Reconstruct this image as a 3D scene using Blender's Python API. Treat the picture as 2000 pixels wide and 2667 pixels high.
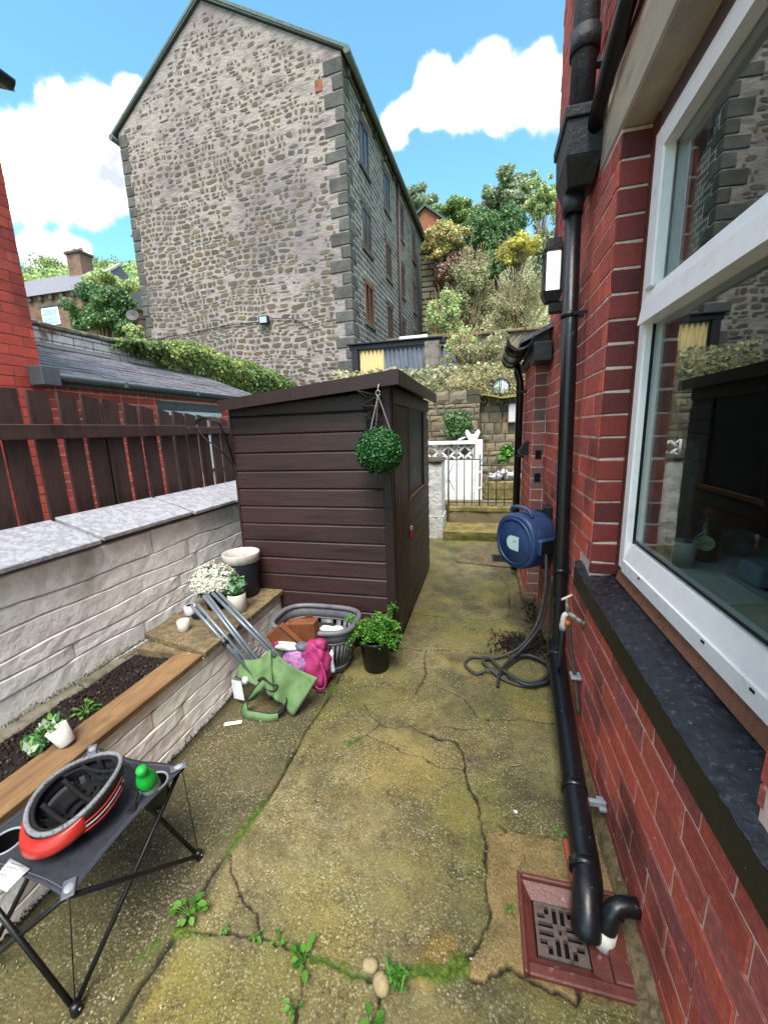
import bpy, bmesh, math, random
import numpy as np
from mathutils import Vector, Matrix, Euler

for o in list(bpy.data.objects):
    bpy.data.objects.remove(o)
SC = bpy.context.scene
COL = SC.collection
PI = math.pi

# ------------------------------------------------------------------ camera
cam = bpy.data.cameras.new('Camera')
cam.sensor_fit = 'VERTICAL'
cam.sensor_height = 24.0
cam.lens = 24.0 * 1040 / 2667
cam.clip_start = 0.02
cam.clip_end = 1500
camo = bpy.data.objects.new('Camera', cam)
COL.objects.link(camo)
_R = Vector((0.9701, 0.2405, -0.0328)); _U = Vector((-0.0168, 0.2017, 0.9793))
_F = _U.cross(_R).normalized(); _R = _F.cross(_U).normalized(); _U = _R.cross(_F).normalized()
_m = Matrix((_R, _U, -_F)).transposed().to_4x4()
_m.translation = Vector((0, 0, 1.5))
camo.matrix_world = _m
SC.camera = camo

# ------------------------------------------------------------------ sky, sun, exposure
SUN_EL, SUN_AZ = 60, 171          # azimuth measured from +Y clockwise: behind the viewer, a little to the right
W = bpy.data.worlds.new('World'); SC.world = W; W.use_nodes = True
def build_world():
    nt = W.node_tree; nt.nodes.clear(); N = nt.nodes.new; L = nt.links.new
    out = N('ShaderNodeOutputWorld')
    sky = N('ShaderNodeTexSky'); sky.sky_type = 'NISHITA'; sky.sun_disc = False
    sky.sun_elevation = math.radians(SUN_EL); sky.sun_rotation = math.radians(SUN_AZ)
    sky.air_density = 1.0; sky.dust_density = 0.6; sky.ozone_density = 0.6
    bg = N('ShaderNodeBackground'); bg.inputs[1].default_value = 0.076
    tn = N('ShaderNodeMixRGB'); tn.blend_type = 'MULTIPLY'; tn.inputs[0].default_value = 1; tn.inputs[2].default_value = (.62, .98, .91, 1)   # the photograph's cyan cast
    L(sky.outputs[0], tn.inputs[1]); L(tn.outputs[0], bg.inputs[0])
    tc = N('ShaderNodeTexCoord')
    nrm = N('ShaderNodeVectorMath'); nrm.operation = 'NORMALIZE'; L(tc.outputs['Generated'], nrm.inputs[0])
    noi = N('ShaderNodeTexNoise'); noi.inputs['Scale'].default_value = 13; noi.inputs['Detail'].default_value = 9; noi.inputs['Roughness'].default_value = .58
    L(nrm.outputs[0], noi.inputs['Vector'])
    blobs = CLOUDS
    acc = None
    for (d, r) in blobs:
        v = Vector(d).normalized()
        di = N('ShaderNodeVectorMath'); di.operation = 'DISTANCE'; L(nrm.outputs[0], di.inputs[0]); di.inputs[1].default_value = v
        dv = N('ShaderNodeMath'); dv.operation = 'DIVIDE'; L(di.outputs['Value'], dv.inputs[0]); dv.inputs[1].default_value = r
        if acc is None: acc = dv
        else:
            mn = N('ShaderNodeMath'); mn.operation = 'SMOOTH_MIN'; L(acc.outputs[0], mn.inputs[0]); L(dv.outputs[0], mn.inputs[1]); mn.inputs[2].default_value = .25
            acc = mn
    mu = N('ShaderNodeMath'); mu.operation = 'MULTIPLY_ADD'; L(noi.outputs['Fac'], mu.inputs[0]); mu.inputs[1].default_value = 1.7; L(acc.outputs[0], mu.inputs[2])
    mr = N('ShaderNodeMapRange'); mr.interpolation_type = 'SMOOTHSTEP'
    mr.inputs['From Min'].default_value = 2.08; mr.inputs['From Max'].default_value = 1.62; L(mu.outputs[0], mr.inputs['Value'])
    n2 = N('ShaderNodeTexNoise'); n2.inputs['Scale'].default_value = 9; n2.inputs['Detail'].default_value = 5; L(nrm.outputs[0], n2.inputs['Vector'])
    rp = N('ShaderNodeValToRGB'); rp.color_ramp.elements[0].position = .3; rp.color_ramp.elements[0].color = (.26, .28, .31, 1)
    rp.color_ramp.elements[1].position = .6; rp.color_ramp.elements[1].color = (1, .985, .96, 1); L(n2.outputs['Fac'], rp.inputs[0])
    bc = N('ShaderNodeBackground'); bc.inputs[1].default_value = 0.60; L(rp.outputs[0], bc.inputs[0])
    pw = N('ShaderNodeMath'); pw.operation = 'POWER'; L(mr.outputs[0], pw.inputs[0]); pw.inputs[1].default_value = 2.4
    mx = N('ShaderNodeMixShader'); L(pw.outputs[0], mx.inputs[0]); L(bg.outputs[0], mx.inputs[1]); L(bc.outputs[0], mx.inputs[2])
    L(mx.outputs[0], out.inputs[0])
def _dir(px, py):      # direction in the sky for a cloud, from bearing numbers measured once
    c = Vector((px - 1000, -(py - 1333.5), 1040))
    return _R * c.x + _U * c.y + _F * c.z
CLOUDS = [(_dir(*p), r * .8) for p, r in (((130, 440), .085), ((230, 380), .07), ((170, 310), .05), ((60, 430), .075), ((345, 245), .03), ((270, 300), .045), ((290, 450), .06), ((120, 360), .05), ((30, 500), .06), ((200, 490), .06),
          ((1210, 255), .055), ((1330, 250), .06), ((1140, 215), .04), ((1120, 280), .04), ((1430, 260), .06), ((1030, 335), .038), ((1060, 300), .03), ((1280, 190), .045), ((1390, 190), .04),
          ((110, 660), .04), ((190, 665), .04))]
_rs = random.Random(5)
for _i in range(34):  # extra clouds out of view, added to brighten and whiten the ambient light
    _a = math.radians(_rs.uniform(70, 300)); _e = math.radians(_rs.uniform(10, 80))
    CLOUDS.append((Vector((math.sin(_a) * math.cos(_e), math.cos(_a) * math.cos(_e), math.sin(_e))), _rs.uniform(.1, .22)))
build_world()
sl = bpy.data.lights.new('sun', 'SUN'); sl.energy = 1.45; sl.angle = math.radians(32); sl.color = (1, .93, .84)
so = bpy.data.objects.new('sun', sl); COL.objects.link(so)
so.rotation_euler = (math.radians(90 - SUN_EL), 0, math.radians(180 - SUN_AZ) + PI) if False else (0, 0, 0)
_sd = Vector((math.sin(math.radians(SUN_AZ)) * math.cos(math.radians(SUN_EL)), math.cos(math.radians(SUN_AZ)) * math.cos(math.radians(SUN_EL)), math.sin(math.radians(SUN_EL))))
so.rotation_euler = _sd.to_track_quat('Z', 'Y').to_euler()
so.location = (0, -5, 20)
SC.view_settings.view_transform = 'Standard'; SC.view_settings.look = 'None'
SC.view_settings.exposure = 2.4; SC.view_settings.gamma = 1.0
SC.render.engine = 'CYCLES'
SC.cycles.max_bounces = 7; SC.cycles.transparent_max_bounces = 12

# ------------------------------------------------------------------ helpers
def hexc(h, a=1.0):
    h = h.lstrip('#')
    v = [int(h[i:i + 2], 16) / 255 for i in (0, 2, 4)]
    return tuple((c / 12.92 if c <= .04045 else ((c + .055) / 1.055) ** 2.4) for c in v) + (a,)

# overall lightness of a material's own colours, set once for each
GAIN = dict(brick_house=1.65, brick_dark=1.5, brick_neighbour=1.3, brick_grey=1.4, mill_mortar=.74, mill_stone=.74, mill_side=1.0, shed_board=.52, shed_trim=.6,
            fence_wood=.95, white_brick=1.12, slab_tan=.66, stone_step=.66, plank=.6, coping=.8, leaf_grey=2.0, leaf_bright=1.8, leaf_mid=1.8, leaf_dark=1.5,
            leaf_gold=1.8, leaf_brown=2.0, leaf_yellow=1.25, leaf_olive=1.35, leaf_ivy=1.3, leaf_drygrass=1.15, twig=2.2, helmet_red=.62, sill_slate=.8, upvc=1.0,
            chair_green=.72, pink_bag=.65, green_cap=.66, leaf_weed=.62, leaf_fern=.68, terracotta_strip=.66, reel_blue=.85, clay_tray=.85, leather_tan=.75,
            table_fabric=.7, black_pipe=.66, hose_grey=.7, stone_buff=1.0, rough_white=.8, white_flaking=1.05, grass_soil=1.5, orange_plastic=.7, petal_white=.9,
            bin_charcoal=.7, pot_white=.85, pot_plain=.85, paper=.85, leaf_var=.7, leaf_box=.75, quoin=1.0, basket_grey=1.05, chair_pole=.8, clay_bright=.8)
MATS = {}
def mat(name, cols, scale=8, rough=.75, bump=.25, bscale=60, detail=6, rnd=0.0, pal=None, spec=.35, metal=0.0,
        stain=None, stain_scale=1.2, stain_lo=.5, stain_hi=.7, stretch=(1, 1, 1), bdist=.01, trans=0, coat=0, sub=0, voro=0, local=False, fleck=None):
    """noise-coloured material; pal = palette picked at random per piece; stain = (hex, amount)"""
    m = bpy.data.materials.new(name); m.use_nodes = True
    nt = m.node_tree; N = nt.nodes.new; L = nt.links.new
    b = nt.nodes['Principled BSDF']
    geo = N('ShaderNodeNewGeometry')
    pos = geo.outputs['Position']
    if local:
        tcn = N('ShaderNodeTexCoord'); pos = tcn.outputs['Object']
    mp = N('ShaderNodeMapping'); mp.inputs['Scale'].default_value = stretch; L(pos, mp.inputs['Vector']); pos = mp.outputs[0]
    no = N('ShaderNodeTexNoise'); no.inputs['Scale'].default_value = scale; no.inputs['Detail'].default_value = detail; no.inputs['Roughness'].default_value = .6
    L(pos, no.inputs['Vector'])
    rp = N('ShaderNodeValToRGB'); cr = rp.color_ramp
    n = len(cols); gain = GAIN.get(name, 1.0)
    lift = lambda h: tuple(min(1.0, c_ * gain) for c_ in hexc(h)[:3]) + (1.0,)
    while len(cr.elements) < n: cr.elements.new(.5)
    for i, c in enumerate(cols):
        cr.elements[i].position = .3 + .4 * (i / max(1, n - 1)) if n > 1 else .5
        cr.elements[i].color = lift(c)
    L(no.outputs['Fac'], rp.inputs[0])
    col = rp.outputs[0]
    if rnd or pal:
        oi = N('ShaderNodeObjectInfo')
        ad = N('ShaderNodeMath'); ad.operation = 'ADD'; L(oi.outputs['Random'], ad.inputs[0]); L(geo.outputs['Random Per Island'], ad.inputs[1])
        fr = N('ShaderNodeMath'); fr.operation = 'FRACT'; L(ad.outputs[0], fr.inputs[0])
        if pal:
            r2 = N('ShaderNodeValToRGB'); r2.color_ramp.interpolation = 'LINEAR'
            c2 = r2.color_ramp
            while len(c2.elements) < len(pal): c2.elements.new(.5)
            for i, c in enumerate(pal):
                c2.elements[i].position = (i + .5) / len(pal); c2.elements[i].color = lift(c)
            L(fr.outputs[0], r2.inputs[0])
            mx = N('ShaderNodeMixRGB'); mx.blend_type = 'MIX'; mx.inputs[0].default_value = .45; L(r2.outputs[0], mx.inputs[1]); L(col, mx.inputs[2]); col = mx.outputs[0]
        if rnd:
            f2 = N('ShaderNodeMath'); f2.operation = 'MULTIPLY'; L(fr.outputs[0], f2.inputs[0]); f2.inputs[1].default_value = 7.31
            f3 = N('ShaderNodeMath'); f3.operation = 'FRACT'; L(f2.outputs[0], f3.inputs[0])
            mr = N('ShaderNodeMapRange'); mr.inputs['To Min'].default_value = 1 - rnd; mr.inputs['To Max'].default_value = 1 + rnd; L(f3.outputs[0], mr.inputs['Value'])
            hv = N('ShaderNodeHueSaturation'); L(col, hv.inputs['Color']); L(mr.outputs[0], hv.inputs['Value']); col = hv.outputs[0]
    if stain:
        ns = N('ShaderNodeTexNoise'); ns.inputs['Scale'].default_value = stain_scale; ns.inputs['Detail'].default_value = 7; L(geo.outputs['Position'], ns.inputs['Vector'])
        sr = N('ShaderNodeMapRange'); sr.inputs['From Min'].default_value = stain_lo; sr.inputs['From Max'].default_value = stain_hi
        sr.inputs['To Max'].default_value = stain[1]; L(ns.outputs['Fac'], sr.inputs['Value'])
        mx = N('ShaderNodeMixRGB'); L(sr.outputs[0], mx.inputs[0]); L(col, mx.inputs[1]); mx.inputs[2].default_value = hexc(stain[0]); col = mx.outputs[0]
    if fleck:        # small pale or dark specks: (hex, amount, scale, threshold)
        nf = N('ShaderNodeTexNoise'); nf.inputs['Scale'].default_value = fleck[2]; nf.inputs['Detail'].default_value = 5; nf.inputs['Roughness'].default_value = .7; L(geo.outputs['Position'], nf.inputs['Vector'])
        sf = N('ShaderNodeMapRange'); sf.inputs['From Min'].default_value = fleck[3]; sf.inputs['From Max'].default_value = fleck[3] + .05; sf.inputs['To Max'].default_value = fleck[1]; L(nf.outputs['Fac'], sf.inputs['Value'])
        mx = N('ShaderNodeMixRGB'); L(sf.outputs[0], mx.inputs[0]); L(col, mx.inputs[1]); mx.inputs[2].default_value = hexc(fleck[0]); col = mx.outputs[0]
    L(col, b.inputs['Base Color'])
    b.inputs['Metallic'].default_value = metal
    b.inputs['Specular IOR Level'].default_value = spec
    rr = N('ShaderNodeMapRange'); rr.inputs['To Min'].default_value = max(0, rough - .12); rr.inputs['To Max'].default_value = min(1, rough + .12)
    L(no.outputs['Fac'], rr.inputs['Value']); L(rr.outputs[0], b.inputs['Roughness'])
    if coat: b.inputs['Coat Weight'].default_value = coat
    if trans:
        b.inputs['Transmission Weight'].default_value = trans
    if bump:
        if voro:
            nb = N('ShaderNodeTexVoronoi'); nb.inputs['Scale'].default_value = bscale; L(pos, nb.inputs['Vector']); h = nb.outputs['Distance']
        else:
            nb = N('ShaderNodeTexNoise'); nb.inputs['Scale'].default_value = bscale; nb.inputs['Detail'].default_value = 8; nb.inputs['Roughness'].default_value = .65
            L(pos, nb.inputs['Vector']); h = nb.outputs['Fac']
        bp = N('ShaderNodeBump'); bp.inputs['Strength'].default_value = bump; bp.inputs['Distance'].default_value = bdist
        L(h, bp.inputs['Height']); L(bp.outputs[0], b.inputs['Normal'])
    MATS[name] = m
    return m

def leafmat(name, pal, rough=.5, trans=.25):
    m = bpy.data.materials.new(name); m.use_nodes = True
    nt = m.node_tree; N = nt.nodes.new; L = nt.links.new
    b = nt.nodes['Principled BSDF']; out = nt.nodes['Material Output']
    geo = N('ShaderNodeNewGeometry'); oi = N('ShaderNodeObjectInfo')
    ns = N('ShaderNodeTexNoise'); ns.inputs['Scale'].default_value = .9; L(geo.outputs['Position'], ns.inputs['Vector'])
    ad = N('ShaderNodeMath'); ad.operation = 'MULTIPLY_ADD'; L(ns.outputs['Fac'], ad.inputs[0]); ad.inputs[1].default_value = .9
    sb = N('ShaderNodeMath'); sb.operation = 'MULTIPLY_ADD'; L(geo.outputs['Random Per Island'], sb.inputs[0]); sb.inputs[1].default_value = .7; sb.inputs[2].default_value = -.3
    L(sb.outputs[0], ad.inputs[2])
    rp = N('ShaderNodeValToRGB'); cr = rp.color_ramp
    while len(cr.elements) < len(pal): cr.elements.new(.5)
    for i, c in enumerate(pal):
        cr.elements[i].position = .1 + .8 * i / max(1, len(pal) - 1); cr.elements[i].color = tuple(min(1.0, c_ * GAIN.get(name, 1.0)) for c_ in hexc(c)[:3]) + (1.0,)
    L(ad.outputs[0], rp.inputs[0]); L(rp.outputs[0], b.inputs['Base Color'])
    b.inputs['Roughness'].default_value = rough; b.inputs['Specular IOR Level'].default_value = .3
    tr = N('ShaderNodeBsdfTranslucent'); L(rp.outputs[0], tr.inputs[0])
    mx = N('ShaderNodeMixShader'); mx.inputs[0].default_value = trans
    L(b.outputs[0], mx.inputs[1]); L(tr.outputs[0], mx.inputs[2]); L(mx.outputs[0], out.inputs[0])
    MATS[name] = m
    return m

ORG = {}     # world origin of every parented-to object
def org(o): return ORG.get(o.name, Vector((0, 0, 0))) if o else Vector((0, 0, 0))

def tag(o, label=None, cat=None, group=None, kind=None):
    if label: o['label'] = label
    if cat: o['category'] = cat
    if group: o['group'] = group
    if kind: o['kind'] = kind
    return o

def thing(name, label, cat, loc=(0, 0, 0), group=None):
    o = bpy.data.objects.new(name, None); COL.objects.link(o); o.location = loc
    o.empty_display_size = .05
    ORG[o.name] = Vector(loc)
    return tag(o, label, cat, group)

def link(name, me, parent=None, loc=None, rot=None):
    o = bpy.data.objects.new(name, me); COL.objects.link(o)
    w = Vector(loc) if loc is not None else Vector((0, 0, 0))
    if parent:
        o.parent = parent
        o.location = w - org(parent) if loc is not None else (0, 0, 0)
        ORG[o.name] = w if loc is not None else org(parent)
    else:
        o.location = w; ORG[o.name] = w
    if rot is not None: o.rotation_euler = rot
    return o

class MB:
    def __init__(s): s.v = []; s.f = []; s.sm = []
    def add(s, verts, faces, smooth=False):
        n = len(s.v); s.v.extend([tuple(v) for v in verts]); s.f.extend([tuple(i + n for i in f) for f in faces]); s.sm.extend([smooth] * len(faces))
        return s
    def box(s, lo, hi, T=None):
        x0, y0, z0 = lo; x1, y1, z1 = hi
        v = [(x0, y0, z0), (x1, y0, z0), (x1, y1, z0), (x0, y1, z0), (x0, y0, z1), (x1, y0, z1), (x1, y1, z1), (x0, y1, z1)]
        if T is not None: v = [T @ Vector(p) for p in v]
        return s.add(v, [(0, 3, 2, 1), (4, 5, 6, 7), (0, 1, 5, 4), (1, 2, 6, 5), (2, 3, 7, 6), (3, 0, 4, 7)])
    def cbox(s, lo, hi, b=.004, T=None, jit=0, rng=None):
        """chamfered box"""
        lo = list(lo); hi = list(hi)
        b = min(b, .45 * min(hi[i] - lo[i] for i in range(3)))
        v = []; idx = {}
        for ix in (0, 1):
            for iy in (0, 1):
                for iz in (0, 1):
                    c = [(lo, hi)[k][j] for j, k in enumerate((ix, iy, iz))]
                    sg = [1 if k == 0 else -1 for k in (ix, iy, iz)]
                    jj = [rng.uniform(-jit, jit) for _ in range(3)] if rng else (0, 0, 0)
                    for ax in range(3):
                        p = [c[j] + (0 if j == ax else sg[j] * b) + jj[j] for j in range(3)]
                        idx[(ix, iy, iz, ax)] = len(v); v.append(p)
        f = []
        for ax in range(3):
            for sd in (0, 1):
                o = [j for j in range(3) if j != ax]
                q = []
                for (a, c) in ((0, 0), (1, 0), (1, 1), (0, 1)):
                    k = [0, 0, 0]; k[ax] = sd; k[o[0]] = a; k[o[1]] = c; q.append(idx[(k[0], k[1], k[2], ax)])
                flip = (sd == 0) ^ (ax == 1)
                f.append(tuple(reversed(q)) if flip else tuple(q))
        for ax in range(3):
            o = [j for j in range(3) if j != ax]
            for a in (0, 1):
                for c in (0, 1):
                    q = []
                    for t in (0, 1):
                        k = [0, 0, 0]; k[ax] = t; k[o[0]] = a; k[o[1]] = c
                        q.append((idx[(k[0], k[1], k[2], o[0])], idx[(k[0], k[1], k[2], o[1])]))
                    f.append((q[0][0], q[0][1], q[1][1], q[1][0]))
        for ix in (0, 1):
            for iy in (0, 1):
                for iz in (0, 1): f.append(tuple(idx[(ix, iy, iz, a)] for a in range(3)))
        if T is not None: v = [T @ Vector(p) for p in v]
        return s.add(v, f)
    def prism(s, pts, d, smooth=False):
        """closed polygon pts (3D, in order) extruded by vector d"""
        n = len(pts); d = Vector(d); a = [Vector(p) for p in pts]; b = [p + d for p in a]
        f = [tuple(range(n)), tuple(reversed(range(n, 2 * n)))]
        f += [((i + 1) % n, i, n + i, n + (i + 1) % n) for i in range(n)]
        return s.add(a + b, f)
    def tube(s, path, r, n=10, caps=True, closed=False):
        P = [Vector(p) for p in path]; k = len(P)
        rr = r if isinstance(r, (list, tuple)) else [r] * k
        v = []; f = []
        up = None
        for i in range(k):
            if closed: t = P[(i + 1) % k] - P[i - 1]
            else: t = P[min(i + 1, k - 1)] - P[max(i - 1, 0)]
            if t.length < 1e-9: t = Vector((0, 0, 1))
            t.normalize()
            if up is None:
                up = Vector((0, 0, 1)) if abs(t.z) < .9 else Vector((1, 0, 0))
            u = (up - t * up.dot(t))
            if u.length < 1e-6: u = t.orthogonal()
            u.normalize(); w = t.cross(u); up = u
            for j in range(n):
                a = 2 * PI * j / n
                v.append(P[i] + (u * math.cos(a) + w * math.sin(a)) * rr[i])
        rng = range(k if closed else k - 1)
        for i in rng:
            i2 = (i + 1) % k
            for j in range(n):
                f.append((i * n + j, i * n + (j + 1) % n, i2 * n + (j + 1) % n, i2 * n + j))
        s.add(v, f, True)
        if caps and not closed:
            n0 = len(s.v) - len(v)
            s.f.append(tuple(n0 + j for j in reversed(range(n)))); s.sm.append(False)
            s.f.append(tuple(n0 + (k - 1) * n + j for j in range(n))); s.sm.append(False)
        return s
    def lathe(s, prof, c, n=24, T=None, sx=1, sy=1, smooth=True):
        """prof: list of (r,z); revolved about z through c"""
        v = []; f = []
        for (r, z) in prof:
            for j in range(n):
                a = 2 * PI * j / n
                p = Vector((r * math.cos(a) * sx, r * math.sin(a) * sy, z))
                if T is not None: p = T @ p
                v.append(p + Vector(c))
        for i in range(len(prof) - 1):
            for j in range(n):
                f.append((i * n + j, i * n + (j + 1) % n, (i + 1) * n + (j + 1) % n, (i + 1) * n + j))
        return s.add(v, f, smooth)
    def sheet(s, grid, thick=0, smooth=True):
        """grid[i][j] points; optional thickness along z-normal"""
        m = len(grid); n = len(grid[0]); v = [Vector(p) for r in grid for p in r]
        f = [(i * n + j, i * n + j + 1, (i + 1) * n + j + 1, (i + 1) * n + j) for i in range(m - 1) for j in range(n - 1)]
        s.add(v, f, smooth)
        return s
    def mesh(s, name='m', off=(0, 0, 0)):
        me = bpy.data.meshes.new(name)
        ox, oy, oz = off
        me.from_pydata([(a - ox, b - oy, c - oz) for a, b, c in s.v], [], s.f)
        if any(s.sm): me.polygons.foreach_set('use_smooth', s.sm)
        me.update()
        return me
    def build(s, name, m, parent=None, kind=None, solid=0, bevel=0, loc=None, subsurf=0):
        """loc: world origin for the object (default: the parent's own)"""
        off = Vector(loc) if loc is not None else org(parent)
        me = s.mesh(name, off)
        if m: me.materials.append(MATS[m] if isinstance(m, str) else m)
        o = link(name, me, parent, loc)
        if solid:
            md = o.modifiers.new('s', 'SOLIDIFY'); md.thickness = solid; md.offset = 0
        if bevel:
            md = o.modifiers.new('b', 'BEVEL'); md.width = bevel; md.segments = 2; md.limit_method = 'ANGLE'
        if subsurf:
            md = o.modifiers.new('ss', 'SUBSURF'); md.levels = subsurf; md.render_levels = subsurf
        if kind: o['kind'] = kind
        return o

def catmull(pts, k=8, closed=False):
    P = [Vector(p) for p in pts]; n = len(P); out = []
    R = range(n if closed else n - 1)
    for i in R:
        if closed: a, b, c, d = P[i - 1], P[i], P[(i + 1) % n], P[(i + 2) % n]
        else: a, b, c, d = P[max(i - 1, 0)], P[i], P[i + 1], P[min(i + 2, n - 1)]
        for j in range(k):
            t = j / k
            out.append(.5 * ((2 * b) + (c - a) * t + (2 * a - 5 * b + 4 * c - d) * t * t + (3 * b - a - 3 * c + d) * t ** 3))
    if not closed: out.append(P[-1])
    return out

def npmesh(name, V, F, m, parent=None, kind=None, smooth=False, loc=None):
    """V (n,3), F (k,q) numpy arrays, all faces with q corners"""
    off = np.array(Vector(loc) if loc is not None else org(parent))
    me = bpy.data.meshes.new(name); V = np.asarray(V, dtype=np.float32) - off.astype(np.float32); F = np.asarray(F, dtype=np.int32)
    q = F.shape[1]
    me.vertices.add(len(V)); me.vertices.foreach_set('co', V.astype(np.float32).ravel())
    me.loops.add(F.size); me.loops.foreach_set('vertex_index', F.ravel())
    me.polygons.add(len(F)); me.polygons.foreach_set('loop_start', np.arange(0, F.size, q, dtype=np.int32))
    try: me.polygons.foreach_set('loop_total', np.full(len(F), q, dtype=np.int32))
    except Exception: pass
    if smooth: me.polygons.foreach_set('use_smooth', np.ones(len(F), dtype=bool))
    me.update(calc_edges=True); me.validate()
    if m: me.materials.append(MATS[m] if isinstance(m, str) else m)
    o = link(name, me, parent, loc)
    if kind: o['kind'] = kind
    return o

def leaf_geo(P, Nn, size, rng, aspect=1.6, droop=0.0, jitter=.7):
    """leaf quads (bent diamond: 4 verts) at points P with preferred normals Nn"""
    n = len(P)
    nn = Nn + rng.normal(0, jitter, (n, 3)); nn /= np.linalg.norm(nn, axis=1, keepdims=True) + 1e-9
    t = rng.normal(0, 1, (n, 3)); t[:, 2] -= droop * 2
    t -= nn * np.sum(t * nn, axis=1, keepdims=True); t /= np.linalg.norm(t, axis=1, keepdims=True) + 1e-9
    b = np.cross(nn, t)
    s = (size * rng.uniform(.6, 1.35, (n, 1)))
    L = s * aspect * .5; Wd = s * .5
    v0 = P - t * L; v1 = P + b * Wd + nn * s * .12 - t * L * .1; v2 = P + t * L; v3 = P - b * Wd + nn * s * .12 - t * L * .1
    V = np.stack([v0, v1, v2, v3], 1).reshape(-1, 3)
    F = np.arange(4 * n).reshape(-1, 4)
    return V, F

def crown_pts(clumps, n, rng, shell=.75):
    """points & normals spread in the outer part of ellipsoid clumps [(cx,cy,cz,rx,ry,rz)]"""
    C = np.array(clumps, float); vol = C[:, 3] * C[:, 4] + C[:, 4] * C[:, 5]; pr = vol / vol.sum()
    k = rng.choice(len(C), n, p=pr)
    d = rng.normal(0, 1, (n, 3)); d /= np.linalg.norm(d, axis=1, keepdims=True)
    r = (shell + (1.06 - shell) * rng.random((n, 1)) ** .8)
    w = 1 + .18 * np.sin(d[:, :1] * 5 + k[:, None]) * np.cos(d[:, 1:2] * 6 + 2 * k[:, None])
    P = C[k, :3] + d * r * C[k, 3:6] * w
    return P, d

def clumpify(c, r, n, rng, rs=(.35, .55), qs=(.35, .75)):
    out = []
    for i in range(n):
        d = rng.normal(0, 1, 3); d /= np.linalg.norm(d); q = rng.uniform(*qs)
        s = rng.uniform(*rs)
        out.append((c[0] + d[0] * r[0] * q, c[1] + d[1] * r[1] * q, c[2] + d[2] * r[2] * q, r[0] * s, r[1] * s, r[2] * s))
    return out

def tree(name, label, base, c, r, n, lsize, m, rng, clumps=14, bark='bark', trunk=.12, group=None, shell=.6, rs=(.35, .55), cat='tree', limbs=7, qs=(.35, .75)):
    t = thing(name, label, cat, base, group)
    cl = clumpify(c, r, clumps, rng, rs, qs)
    mb = MB()
    b = Vector(base); cc = Vector(c)
    mid = b.lerp(cc, .55) + Vector((rng.uniform(-.1, .1), rng.uniform(-.1, .1), 0)) * r[0]
    mb.tube(catmull([b, b.lerp(mid, .5) + Vector((.03 * r[0], 0, 0)), mid, cc], 4), [trunk * (1 - .75 * i / 12) for i in range(13)], 8)
    for q in cl[:limbs]:
        e = Vector(q[:3]); st = b.lerp(mid, rng.uniform(.6, 1))
        mb.tube(catmull([st, st.lerp(e, .5) + Vector((0, 0, .1 * r[2])), e], 3), [trunk * .45 * (1 - .8 * i / 6) for i in range(7)], 5)
    mb.build('trunk', bark, t)
    P, d = crown_pts(cl, n, rng, shell)
    V, F = leaf_geo(P, d, lsize, rng)
    npmesh('crown', V, F, m, t)
    return t

def text_mesh(body, size, T, name, m, parent, extrude=.0006):
    cu = bpy.data.curves.new('t', 'FONT'); cu.body = body; cu.size = size; cu.extrude = extrude; cu.align_x = 'CENTER'; cu.align_y = 'CENTER'; cu.resolution_u = 2
    to = bpy.data.objects.new('t', cu); COL.objects.link(to)
    bpy.context.view_layer.update()
    dg = bpy.context.evaluated_depsgraph_get()
    me = bpy.data.meshes.new_from_object(to.evaluated_get(dg))
    bpy.data.objects.remove(to)
    me.transform(T); me.transform(Matrix.Translation(-org(parent)))
    me.materials.clear(); me.materials.append(MATS[m])
    return link(name, me, parent)

# ------------------------------------------------------------------ materials
mat('brick_house', ['6a3432', '8f463c', 'b06048'], 55, .72, .7, 90, rnd=.16, spec=.22, pal=['84403c', '9c4238', '74464a', 'a84a38', '7c3a3a', '9a463c', '8a4442', '64404a', '94403a', 'b4543e', '7a4448'], stain=('2e2426', .85), stain_scale=2.6, stain_lo=.52, stain_hi=.7, fleck=('d0aca2', .75, 30, .645))
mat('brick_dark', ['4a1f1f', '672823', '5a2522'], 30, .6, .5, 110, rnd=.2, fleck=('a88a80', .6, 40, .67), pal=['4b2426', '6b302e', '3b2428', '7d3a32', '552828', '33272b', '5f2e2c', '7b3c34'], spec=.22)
mat('brick_neighbour', ['9a3a30', 'ad463a', 'b85242'], 26, .7, .5, 100, rnd=.14, stain=('5a2c2c', .6), stain_scale=3, stain_lo=.55, stain_hi=.72, pal=['a43d33', 'b24a3b', '99382f', 'bb5040', '7c3a3a', 'ad4438', '8e3834', 'c05a45'])
mat('brick_grey', ['5b4446', '6c4c48', '7d5a52'], 22, .75, .3, 120, rnd=.2, pal=['5d4648', '84503f', '6a5556', '8f4a3a', '5c4c50'])
mat('mortar_pale', ['b9a79c', 'cbbcb0', 'a8968c'], 30, .9, .4, 150)
mat('mortar_pink', ['cdb0a4', 'dcc0b4', 'b3968a'], 14, .9, .3, 150, stain=('5a4640', .6), stain_scale=2.5, stain_lo=.56, stain_hi=.72)
mat('mortar_dark', ['5d3a36', '6f4a44', '4d302e'], 20, .9, .3, 150)
mat('mastic', ['4a2420', '6a382e', '3a1c1a'], 30, .6, .4, 90)
mat('terracotta_strip', ['8a5a46', '9a6a54', '7a4c3a'], 20, .8, .2, 90)
mat('upvc', ['ebebee', 'f2f2f4', 'e8e8ec'], 12, .32, .03, 200, spec=.5, stain=('a8aaae', .35), stain_scale=9, stain_lo=.62, stain_hi=.8)
mat('rubber', ['0c0d0f', '15161a'], 20, .5, 0)
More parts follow.
